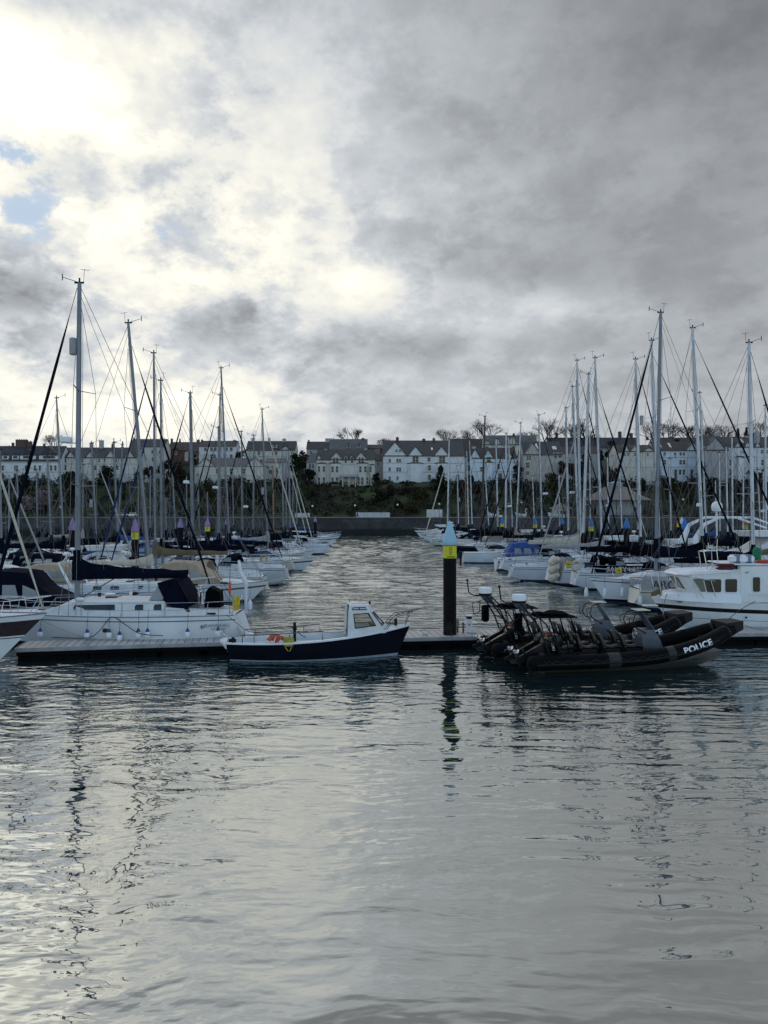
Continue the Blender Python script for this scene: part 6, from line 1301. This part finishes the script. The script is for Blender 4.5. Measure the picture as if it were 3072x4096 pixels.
    for s_ in (-1, 1):
        mb.tube([(.95, s_*.72, .55), (.55, s_*.70, 1.6), (.0, s_*.42, 2.42)], .032, 6); mb.tube([(1.45, s_*.72, .55), (.80, s_*.66, 1.75), (.16, s_*.36, 2.44)], .028, 6)
        mb.tube([(.70, s_*.70, 1.25), (1.28, s_*.70, .95)], .022, 5); mb.tube([(.35, s_*.62, 1.95), (.62, s_*.60, 2.0)], .022, 5)
    for x, z, w_ in ((.0, 2.42, .42), (.55, 1.6, .70), (.28, 2.02, .58)): mb.tube([(x, -w_, z), (x, w_, z)], .028, 6)
    mb.tube([(.1, .1, 2.44), (-.45, .1, 2.46), (-.66, .1, 2.58), (-.72, .1, 3.05)], .028, 6); mb.tube([(-.72, .1, 3.03), (-.72, .1, 3.12)], .05, 8)
    mb.tube([(-.55, -.3, 1.75), (-.62, -.3, 2.2), (-.05, -.3, 2.35), (-.1, -.3, 1.95), (-.55, -.3, 1.75)], .018, 5); mb.tube([(-.3, -.3, 2.28), (-.32, -.3, 1.85)], .016, 5)
    af = mb.build('a_frame', [BLACK], root)
    mb = MB(); mb.loft([[(-.22, -.25, 2.47), (.22, -.25, 2.47), (.22, .25, 2.47), (-.22, .25, 2.47)], [(.02, -.12, 2.20), (.28, -.12, 2.10), (.28, .12, 2.10), (.02, .12, 2.20)]]); mb.build('radar_bracket', [CONS], af)
    mb = MB(); mb.lathe([(.20, 2.48), (.27, 2.50), (.275, 2.56)], n=20, m=1); mb.lathe([(.275, 2.562), (.27, 2.72), (.24, 2.78), (.02, 2.80)], n=20, m=0); mb.build('radar_dome', [WHITE, BLACK], af)
    mb = MB(); mb.tube([(.30, -.35, 2.1), (.10, -.35, 3.3)], .008, 4); mb.tube([(.2, .3, 2.2), (.05, .3, 3.7)], .007, 4); mb.build('whip_aerial', [CANVG], af)
    mb = MB(); mb.cbox(-.02, .26, .35, .62, 1.35, 2.02, .05); mb.build('liferaft_valise', [CANVK], af)
    mb = MB(); rr = random.Random(5)
    mb.cbox(.55, 2.0, -.62, .62, 1.96, 2.0, .01)
    for _ in range(7): x = rr.uniform(.7, 1.6); y = rr.uniform(-.4, .4); mb.ell((x, y, 2.06), (.26, .22, .09), 8, 5)
    for s_ in (-1, 1):
        for x in (.95, 1.35, 1.75): mb.tube([(x, s_*.6, 1.96), (x + .22, s_*.66, 1.2), (x + .30, s_*.7, .6)], .022, 5)
    mb.build('equipment_rack', [CANVK], af)
    mb = MB(); mb.tube([(1.0, -.2, 1.0), (1.0, -.2, 1.4)], [.10, .07], 10); mb.build('orange_bottle', [ORANGE], af)
    for s_ in (-.36, .36):                             # tilted outboards
        M = Matrix.Translation((.80, s_, .80)) @ Matrix.Rotation(math.radians(66), 4, 'Y')
        mb = MB(); mb.M = M; mb.loft([[(x0, -w_, z), (x0 + .06, -w_ - .02, z), (x1 - .08, -w_, z), (x1, -w_ * .6, z), (x1, w_ * .6, z), (x1 - .08, w_, z), (x0 + .06, w_ + .02, z), (x0, w_, z)] for z, x0, x1, w_ in ((.02, -.26, .16, .16), (.16, -.36, .20, .21), (.50, -.36, .20, .22), (.68, -.30, .17, .19), (.76, -.20, .08, .12))], sm=True); en = mb.build('outboard_engine', [COWL], root)
        mb = MB(); mb.M = M; mb.loft([[(x0, -w_, z), (x1, -w_, z), (x1, w_, z), (x0, w_, z)] for z, x0, x1, w_ in ((.04, -.22, .14, .12), (-.35, -.20, .10, .09), (-.80, -.16, .08, .055), (-1.02, -.14, .10, .04))])
        mb.cbox(-.36, .12, -.13, .13, -.72, -.69, .01); mb.tube([(-.32, 0, -1.0), (-.2, 0, -1.0), (.12, 0, -1.0), (.22, 0, -1.0)], [.05, .075, .07, .015], 10); mb.loft([[(-.12, -.01, -1.05), (.08, -.01, -1.05), (.08, .01, -1.05), (-.12, .01, -1.05)], [(-.16, -.008, -1.32), (-.04, -.008, -1.30), (-.04, .008, -1.30), (-.16, .008, -1.32)]]); mb.build('drive_leg', [COWL], en)
        mb = MB(); mb.M = M
        for k in range(3):
            a = 2 * math.pi * k / 3 + .4; c, s2 = math.cos(a), math.sin(a); q = lambda r_, w_, xx: (-.38 + xx, c * r_ - s2 * w_, -1.0 + s2 * r_ + c * w_)
            mb.loft([[q(.05, -.03, -.03), q(.05, .03, .03), q(.05, .03, .04), q(.05, -.03, -.02)], [q(.13, -.075, -.045), q(.13, .075, .045), q(.13, .075, .055), q(.13, -.075, -.035)], [q(.19, -.03, -.03), q(.19, .05, .03), q(.19, .05, .04), q(.19, -.03, -.02)]])
        mb.tube([(-.44, 0, -1.0), (-.31, 0, -1.0)], .05, 8); mb.build('propeller', [STEEL], en)
        mb = MB(); mb.M = M; mb.tube([(.14, 0, -.05), (.30, 0, .05), (.30, 0, .3)], .05, 6); mb.cbox(.15, .32, -.15, .15, -.40, .10, .02); mb.build('bracket', [COWL], en)
        o = textpart('SUZUKI', .15, en, LETW, (0, 0, 0), 90, 0, depth=.001)
        o.data.transform(M @ Matrix.Translation((-.10, -.228, .34)) @ Matrix.Rotation(math.radians(14), 4, 'Y'))
    return root
r1 = rib(); r1['label'] = 'nearer black police inflatable with full white lettering on its tube'
allk = {}
for o in bpy.data.objects:
    if o.parent: allk.setdefault(o.parent, []).append(o)
r2 = copy_tree(r1, allk); r2['label'] = 'farther black police inflatable between the pontoon and the nearer police boat'
r1.location = (4.97, 28.3, 0); r1.rotation_euler = (0, 0, math.radians(7.5)); r2.location = (4.08, 30.95, 0); r2.rotation_euler = (0, 0, math.radians(7.0))
rope([P(2905, 2484, 29.6), P(2960, 2440, 32.), P(3022, 2404, 35.4)], 'taut dark line from the police bow up to the white wheelhouse boat', .014)
rope([P(2978, 2500, 29.6), P(3010, 2512, 31.5), P(3055, 2520, 33.2)], 'thin line from the police bow to the right pontoon', .011)

# ------------------------------------------------------------------ white wheelhouse boat at the right
WB = thing('wheelhouse_boat', (12.9, 37.1, 0), math.pi, 'white wheelhouse motor boat with black rubbing band and gull emblem at right', 'motor boat')
# local +x is the bow (towards the left of the photo); u = distance aft of the bow -> x = -u
Hw = hull_fn(-10.2, 0, 3.3, 1.50, 1.3, .0, sheer=.16, sw=.92, full=1.25); ptw, zzw, wdw = Hw; Tw = lambda x: (x + 10.2) / 10.2
hull_part(WB, Hw, [(1., 0), (.84, 1), (.72, 0), (.50, 2), (.485, 0), (.08, 3), (0., 4)], [WHITE, BLACK, STRIPE, NAVY, ANTIF], nst=24)
deck_part(WB, Hw, [DECKW, WHITE], nst=24)
mb = MB(); rings = []
for u, w_, z in [(.35, .25, 1.78), (.6, .55, 2.0), (1.2, .95, 2.06), (2.4, 1.28, 2.06), (3.7, 1.34, 2.04)]:
    zb_ = zzw(Tw(-u)); rings.append([(-u, -w_ - .10, zb_), (-u, -w_, z - .05), (-u, -w_ * .8, z), (-u, w_ * .8, z), (-u, w_, z - .05), (-u, w_ + .10, zb_)])
mb.loft(rings); mb.build('trunk_cabin', [WHITE], WB)
mb = MB(); yw = 1.24
def ringw(poly, y): return [(-u, y, z) for u, z in poly]
pol = [(1.62, 1.62), (1.50, 2.10), (.98, 2.84), (1.12, 3.02), (1.5, 3.07), (3.72, 3.07), (3.72, 1.62)]
pin = [(1.62, 1.62), (1.50, 2.10), (1.02, 2.80), (1.35, 3.05), (1.6, 3.10), (3.72, 3.10), (3.72, 1.62)]
def shr(pp, k): return [(u + (k if u < 2 else 0), z) for u, z in pp]
mb.loft([ringw(shr(pol, .45), -yw), ringw(shr(pol, .1), -yw * .8), ringw(pin, -yw * .4), ringw(pin, yw * .4), ringw(shr(pol, .1), yw * .8), ringw(shr(pol, .45), yw)])
mb.cbox(-5.15, -3.70, -yw - .02, yw + .02, 1.60, 3.34, .04)
wh = mb.build('wheelhouse', [WHITE], WB)
for (u0, u1, z0, z1) in [(2.12, 2.84, 2.08, 2.72), (2.98, 3.58, 2.08, 2.73), (4.26, 4.64, 2.10, 2.82)]:
    for s_ in (-1, 1):
        yo = yw + (.02 if u0 > 3.7 else 0); mb = MB(); c = .07; y0, y1 = sorted((s_ * (yo - .02), s_ * (yo + .012)))
        poly = [(-u0 - c, z0), (-u1 + c, z0), (-u1, z0 + c), (-u1, z1 - c), (-u1 + c, z1), (-u0 - c, z1), (-u0 + (.12 if u0 < 2.5 else 0), z1 - c), (-u0, z0 + c)]
        mb.prism(poly, y0, y1); wn = mb.build('side_window', [PANE], wh)
        mb = MB(); mb.tube([(x, s_ * (yo + .012), z) for x, z in poly + [poly[0]]], .022, 5); mb.build('frame', [WHITE], wn)
def fq(a, b, va, vb, ya, yb, off):                     # a pane on the forward-raked windscreen between side positions
    lo_, hi_ = (1.50, 2.14), (1.02, 2.80)
    kk = lambda y: (.35 * max(0, abs(y) / yw - .4) / .6) * 1.25
    f = lambda v, y: (-(lo_[0] + (hi_[0] - lo_[0]) * v + kk(y)) + off, y, lo_[1] + (hi_[1] - lo_[1]) * v)
    return [f(va, ya), f(va, yb), f(vb, yb), f(vb, ya)]
for ya, yb in ((-.98, -.42), (-.36, .36), (.42, .98)):
    mb = MB(); q = fq(0, 0, .06, .88, ya, yb, .06); q2 = fq(0, 0, .06, .88, ya, yb, .02); mb.loft([q2, q]); mb.build('windscreen', [glass('grey_green_pane', (.10, .12, .11))], wh)
for s_ in (-1, 1):
    mb = MB(); q = [(-2.05, 2.14), (-1.98, 2.14), (-1.62, 2.74), (-1.70, 2.76)]; q = [(-2.10, 2.12), (-1.90, 2.12), (-1.50, 2.72), (-2.0, 2.74)]
    y0, y1 = sorted((s_ * (yw - .02), s_ * (yw + .01))); mb.prism(q, y0, y1); mb.build('quarter_pane', [glass('grey_green_pane', (.10, .12, .11))], wh)
mb = MB(); mb.loft([[(-.88, -.8, 2.88), (-1.3, -1.3, 2.92), (-3.7, -1.3, 3.06), (-3.7, 1.3, 3.06), (-1.3, 1.3, 2.92), (-.88, .8, 2.88)], [(-.95, -.7, 3.0), (-1.35, -1.15, 3.06), (-3.7, -1.15, 3.16), (-3.7, 1.15, 3.16), (-1.35, 1.15, 3.06), (-.95, .7, 3.0)]]); mb.build('roof', [WHITE], WB)
mb = MB(); mb.cbox(-6.6, -3.25, -1.35, 1.35, 3.36, 3.43, .03); up = mb.build('upper_platform', [WHITE], WB)
mb = MB(); mb.box(-3.9, -3.72, -.9, -.75, 3.10, 3.36); mb.box(-3.9, -3.6, .7, .98, 3.08, 3.34); mb.build('platform_support', [BLACK], up)
mb = MB()
for s_ in (-1, 1): mb.tube([(-2.55, s_*.35, 3.1), (-2.40, s_*.30, 3.95), (-2.62, s_*.30, 4.0), (-3.02, s_*.30, 3.98), (-3.10, s_*.35, 3.1)], .025, 6)
mb.tube([(-2.45, -.3, 3.95), (-2.45, .3, 3.95)], .022, 5); mb.tube([(-2.75, 0, 3.95), (-2.75, 0, 4.35)], .02, 5); mb.tube([(-3.02, .3, 3.98), (-3.05, .3, 4.55)], .02, 5); mb.ell((-2.9, 0, 4.12), (.10, .10, .06)); mb.tube([(-2.62, -.3, 3.98), (-2.62, .3, 3.98)], .02, 5)
mb.build('instrument_mast', [STEEL], WB)
for s_ in (-1, 1): mb = MB(); mb.tube([(-2.35, s_*1.1, 3.08), (-2.42, s_*1.1, 3.16), (-3.05, s_*1.1, 3.2), (-3.12, s_*1.1, 3.12)], .018, 5); mb.build('roof_handrail', [STEEL], WB)
for k in range(2): mb = MB(); mb.tube([(-1.95, .55, 3.24 + .15 * k), (-2.1, .55, 3.24 + .15 * k), (-2.7, .55, 3.24 + .15 * k), (-2.82, .55, 3.24 + .15 * k)], [.03, .075, .075, .03], 8); o = mb.build('rolled_fender', [CANVR]); o.location = (12.9 + .45, 37.1 - 1.1, 0); o.rotation_euler = (0, 0, math.pi); tag(o, ('lower' if not k else 'upper') + ' of two brownish red rolls on the wheelhouse roof', 'fender')
mb = MB(); mb.cbox(-.55, .55, -.30, .30, 0, .38, .10); o = thing('liferaft_canister', (12.9 + 4.0, 36.4, 3.44), .0, 'white strapped liferaft canister on top of the wheelhouse boat', 'liferaft'); mb.build('canister', [WHITE], o)
mb = MB()
for x in (-.28, .26): mb.cbox(x - .025, x + .025, -.315, .315, -.005, .395, .10)
mb.build('strap', [LETG], o)
o = thing('green_cover', (12.9 + 4.85, 36.6, 3.5), 0, 'upright green covered drum on the wheelhouse boat roof', 'drum'); mb = MB(); mb.lathe([(.18, 0), (.19, .05), (.19, .52), (.16, .62), (.05, .68), (.01, .685)], n=14); mb.build('cover', [GREEN], o); mb = MB(); mb.lathe([(.16, -.06), (.2, -.02), (.2, .0)], n=14); mb.build('base', [WHITE], o)
o = thing('red_life_ring', (12.9 + 4.95, 36.2, 3.50), 0, 'flat red ring lying under the green drum on the roof', 'life ring'); mb = MB(); mb.torus((0, 0, 0), .28, .065, 'z', 20, 8); mb.build('ring', [REDM], o); mb = MB(); [mb.torus((.28 * math.cos(a), .28 * math.sin(a), 0), .072, .008, 'y', 8, 4) for a in (.0, 3.14)]; mb.build('band', [LETW], o)
mb = MB(); rr_ = []                                    # tan covered anchor on the stem
mb.loft([[(.0, -.05, 1.78), (.0, .05, 1.78), (.02, .04, 1.96), (.02, -.04, 1.96)], [(-.45, -.16, 1.90), (-.45, .16, 1.90), (-.50, .12, 2.22), (-.50, -.12, 2.22)]]); mb.build('anchor_cover', [CANVO], WB)
mb = MB(); mb.cbox(-.3, .42, -.10, .10, 1.30, 1.38, .02); mb.build('bow_fitting', [WHITE], WB)
mb = MB()
for s_ in (-1, 1):
    ps = [(-2.5, s_*1.36, 2.62), (-1.6, s_*1.25, 2.78), (-.9, s_*1.0, 2.86), (.0, s_*.45, 2.95), (.22, 0, 2.96)]; mb.tube(ps, .020, 6)
    for (x, y, zt_) in [(-2.3, 1.34, 2.66), (-1.5, 1.22, 2.80), (-.75, .90, 2.88), (-.1, .48, 2.94)]: mb.tube([(x - .25, s_ * (y - .02), 1.85), (x, s_ * y, zt_)], .017, 6)
mb.build('bow_rail', [STEEL], WB)
mb = MB(); y = wdw(Tw(-4.6)) + .01
def gull(mb, cx, y, cz, s):
    body = [(-.30, .02), (-.10, .05), (.04, .0), (.12, .06), (.34, .20), (.16, .00), (.10, -.08), (-.02, -.06), (-.12, -.12), (-.10, -.04)]
    mb.loft([[(cx - a * s, y - .006, cz + b * s) for a, b in body], [(cx - a * s, y + .006, cz + b * s) for a, b in body]])
mb = MB(); p = ptw(Tw(-1.2), .93, 1); gull(mb, -1.08, p[1] + .02, 1.60, .62); g1 = mb.build('gull_emblem', [BLUEH], WB)
mb = MB(); gull(mb, -4.0, yw + .03, 3.02, .36); mb.build('gull_emblem', [BLUEH], WB)
textpart('Osprey', .17, WB, LETG, (-.92, ptw(Tw(-.9), .93, 1)[1] + .035, 1.72), 90, 180 - 22, shear=.3, name='name_lettering')
mb = MB(); p = ptw(Tw(-5.4), 1, 1); mb.tube([(-4.0, 1.60, 1.60), (-4.02, 1.60, 1.98), (-4.08, 1.60, 2.02), (-5.0, 1.60, 2.0), (-5.06, 1.60, 1.94), (-5.06, 1.60, 1.60), (-4.0, 1.60, 1.60)], .02, 6); mb.build('side_gate_rail', [STEEL], WB)
mb = MB(); [mb.tube([(-3.9, ptw(Tw(-3.9), .62, 1)[1] + .0, zzw(Tw(-3.9)) * .60), (-3.9, ptw(Tw(-3.9), .62, 1)[1] + .02, zzw(Tw(-3.9)) * .60)], .05, 10)]; mb.build('skin_fitting', [BLACK], WB)
mb = MB(); mb.cbox(-7.4, -5.3, -1.0, 1.1, 1.6, 2.2, .15); mb.build('engine_box', [CANVN], WB)
rope([P(2667, 2375, 36.6), P(2655, 2420, 36.2), P(2648, 2460, 36.1), P(2637, 2487, 36.)], 'dark rope hanging from the bow of the wheelhouse boat', .012)

# ------------------------------------------------------------------ small craft and stern gear
DN = thing('inflatable_dinghy', (X_(1080, 62.6), 62.6, 0), .15, 'small dark grey inflatable dinghy afloat at the left channel edge', 'dinghy')
mb = MB()
pts = [Vector((-1.0, .5, .22)), Vector((.2, .52, .24)), Vector((.75, .38, .34)), Vector((.98, 0, .42)), Vector((.75, -.38, .34)), Vector((.2, -.52, .24)), Vector((-1.0, -.5, .22))]; f_ = []
for i in range(6):
    for k in range(4): f_.append(pts[i].lerp(pts[i+1], k/4))
f_.append(pts[-1]); f_ = [f_[0]] + [(f_[i-1] + f_[i] * 2 + f_[i+1]) / 4 for i in range(1, len(f_)-1)] + [f_[-1]]
mb.tube(f_, [.08, .17] + [.2] * (len(f_) - 4) + [.17, .08], 10); mb.build('tube', [CANVG], DN)
mb = MB(); mb.box(-.8, .7, -.4, .4, .05, .12); mb.box(-.85, -.78, -.45, .45, .05, .5); mb.build('floor', [BLACK], DN); mb = MB(); mb.cbox(-.2, .02, -.45, .45, .30, .34, .01); mb.build('thwart', [TEAK], DN)
horseshoe(1056, 2237, 68.6, mat('amber_cover', (.42, .28, .05), .6), 'amber horseshoe buoy on the stern rail of the navy lettered yacht', .55, .85)
DV = thing('davit_post', (X_(984, 43.4), 43.4, 0), 0, 'white bent davit post standing in the water at the channel edge', 'post')
mb = MB(); mb.tube([(0, 0, -.5), (0, 0, 1.75)], .09, 10); mb.tube([(0, 0, 1.7), (-.05, 0, 2.0), (-.32, 0, 2.5), (-.40, 0, 3.15)], [.13, .15, .12, .07], 8); mb.build('arm', [WHITE], DV); mb = MB(); mb.lathe([(.14, -.3), (.22, -.05), (.22, .12), (.10, .18)], n=12); mb.build('collar', [CANVG], DV)
TD = thing('folded_tender', (X_(2222, 58.4), 58.4, 1.2), 0, 'beige folded inflatable tender hung upright on the stern of the black dodger yacht', 'tender')
mb = MB()
for k, (a, b) in enumerate(((-.15, .9), (-.22, .3), (-.2, -.3))): mb.tube([(a + .2, -.8, b + .35), (a, -.4, b + .1), (a - .05, 0, b), (a, .4, b + .1), (a + .2, .8, b + .35)], [.18, .30, .33, .30, .18], 8)
mb.build('tube', [CANVC], TD); mb = MB(); mb.loft([[(.18, -.7, -.5), (.30, -.7, -.5), (.30, .7, -.5), (.18, .7, -.5)], [(.55, -.7, 1.3), (.66, -.7, 1.3), (.66, .7, 1.3), (.55, .7, 1.3)]]); mb.build('floor', [CANVG], TD)
LB = thing('life_ring', P(2304, 2262, 56.5), 0, 'pale ring buoy beside a yellow box left of the black dodger', 'life ring'); mb = MB(); mb.torus((0, 0, 0), .30, .10, 'y', 20, 8); mb.build('ring', [CANVC], LB); mb = MB(); mb.tube([(-.3, -.1, .1), (0, -.12, .34), (.3, -.1, .1)], .015, 4); mb.build('rope', [ROPEG], LB)
YB = thing('yellow_box', P(2275, 2258, 56.5), 0, 'yellow rescue box on the rail left of the pale ring buoy', 'box'); mb = MB(); mb.cbox(-.20, .20, -.1, .1, -.26, .26, .05); mb.build('case', [YEL], YB); mb = MB(); mb.box(-.16, .16, -.105, -.1005, .0, .05); mb.build('strap', [BLACK], YB)
YB = thing('yellow_box', P(2475, 2282, 49.2), 0, 'yellow box hanging on the guard rail of the tall mast yacht', 'box'); mb = MB(); mb.cbox(-.19, .19, -.06, .06, -.16, .16, .03); mb.build('case', [YEL], YB); mb = MB(); mb.box(-.05, .05, -.065, -.0605, -.05, .03); mb.build('emblem', [BLACK], YB)
x = i_tl['xb'] - 2.3; p = i_tl['H'][0](i_tl['T'](x), .93, 1); textpart('TIGER LILY', .26, r_tl, LETG, (p[0], p[1] + .03, p[2] - .05), 90, 180 + math.degrees(math.atan2(i_tl['H'][0](i_tl['T'](x+.5), .9, 1)[1] - i_tl['H'][0](i_tl['T'](x-.5), .9, 1)[1], 1)), name='name_lettering')
bl = [o for o in C.objects if o.get('label', '').startswith('deep blue hulled')][0]
textpart('Elands', .85, bl, LETW, (-.5, -1.62, 1.25), 90, 2, shear=.45, name='name_lettering')
rgr = random.Random(9)
for px, D in ((1430, 223.5),):
    pr = thing('person', (X_(px, D), D, 5.0), 0, 'tiny seated person in dark clothes by the white barrier', 'person')
    pv = [(0, 0, .50), (0, 0, .75), (0, 0, 1.0), (0, -.02, 1.12), (0, -.02, 1.26), (.09, 0, .50), (.10, -.42, .50), (.10, -.44, .10), (.10, -.58, .05), (-.09, 0, .50), (-.10, -.42, .50), (-.10, -.44, .10), (-.10, -.58, .05), (.19, 0, .98), (.23, -.06, .72), (.12, -.30, .60), (-.19, 0, .98), (-.23, -.06, .72), (-.12, -.30, .60)]
    ed = [(0,1),(1,2),(2,3),(3,4),(0,5),(5,6),(6,7),(7,8),(0,9),(9,10),(10,11),(11,12),(2,13),(13,14),(14,15),(2,16),(16,17),(17,18)]
    me = bpy.data.meshes.new('body'); me.from_pydata(pv, ed, []); o = bpy.data.objects.new('body', me); C.objects.link(o); o.parent = pr
    me.materials.append(mat('dark_clothes', (.04, .04, .05), .8)); s_ = o.modifiers.new('skin', 'SKIN'); me.skin_vertices[0].data[0].use_root = True if hasattr(me.skin_vertices[0].data[0], 'use_root') else False
    rd = [.14, .13, .15, .06, .11, .09, .08, .06, .05, .09, .08, .06, .05, .06, .05, .04, .06, .05, .04]
    for v, r_ in zip(me.skin_vertices[0].data, rd): v.radius = (r_, r_)
    o.modifiers.new('sub', 'SUBSURF').levels = 1
    mb = MB(); mb.ell((0, .01, 1.33), (.11, .12, .09), 10, 6); mb.build('hair', [BROWN], pr)
    bn = thing('bench', (X_(px, D), D + .1, 5.0), 0, 'dark bench under the seated person by the white barrier', 'bench'); mb = MB(); mb.cbox(-.8, .8, -.2, .2, .36, .41, .01); mb.build('seat', [TEAK], bn); mb = MB(); mb.box(-.7, -.6, -.15, .15, 0, .36); mb.box(.6, .7, -.15, .15, 0, .36); mb.build('leg', [IRON], bn)

for px, D, z in [(1000, 43.2, .6), (1146, 68., .7), (2132, 71.3, .7), (2206, 71.6, .7), (2345, 49.3, .7), (2420, 48.9, .7), (2490, 48.7, .75), (2560, 45.6, .6), (1215, 84, .6), (1900, 96, .7), (2080, 79, .6), (760, 42.9, .8), (690, 42.9, .8), (640, 36, .7), (2300, 57.3, .7), (2420, 57.2, .8)]:
    fender(px, D, z, 'pale fender hanging on the side of a moored boat', .13, .5, 'pale fenders hanging among the moored boats', cap=False)
for side, sel in (('left', lambda v: v < 1536), ('right', lambda v: v >= 1536)):
    s = sorted([y for y in YL if sel(y[0])], key=lambda y: y[0] if side == 'left' else -y[0])
    for i_, (tx, wd, r) in enumerate(s):
        lab = wd + ', ' + ordn(i_ + 1) + ' mast from ' + side
        while len(lab.split()) > 16:
            a = wd.split(); a = a[:-1]; wd = ' '.join(a); lab = wd + ', ' + ordn(i_ + 1) + ' mast from ' + side
        r['label'] = lab; r['group'] = side + ' hand sailing yachts'
        if 'mast_px' in r: del r['mast_px']
for o in C.objects:
    if 'mast_px' in o: del o['mast_px']
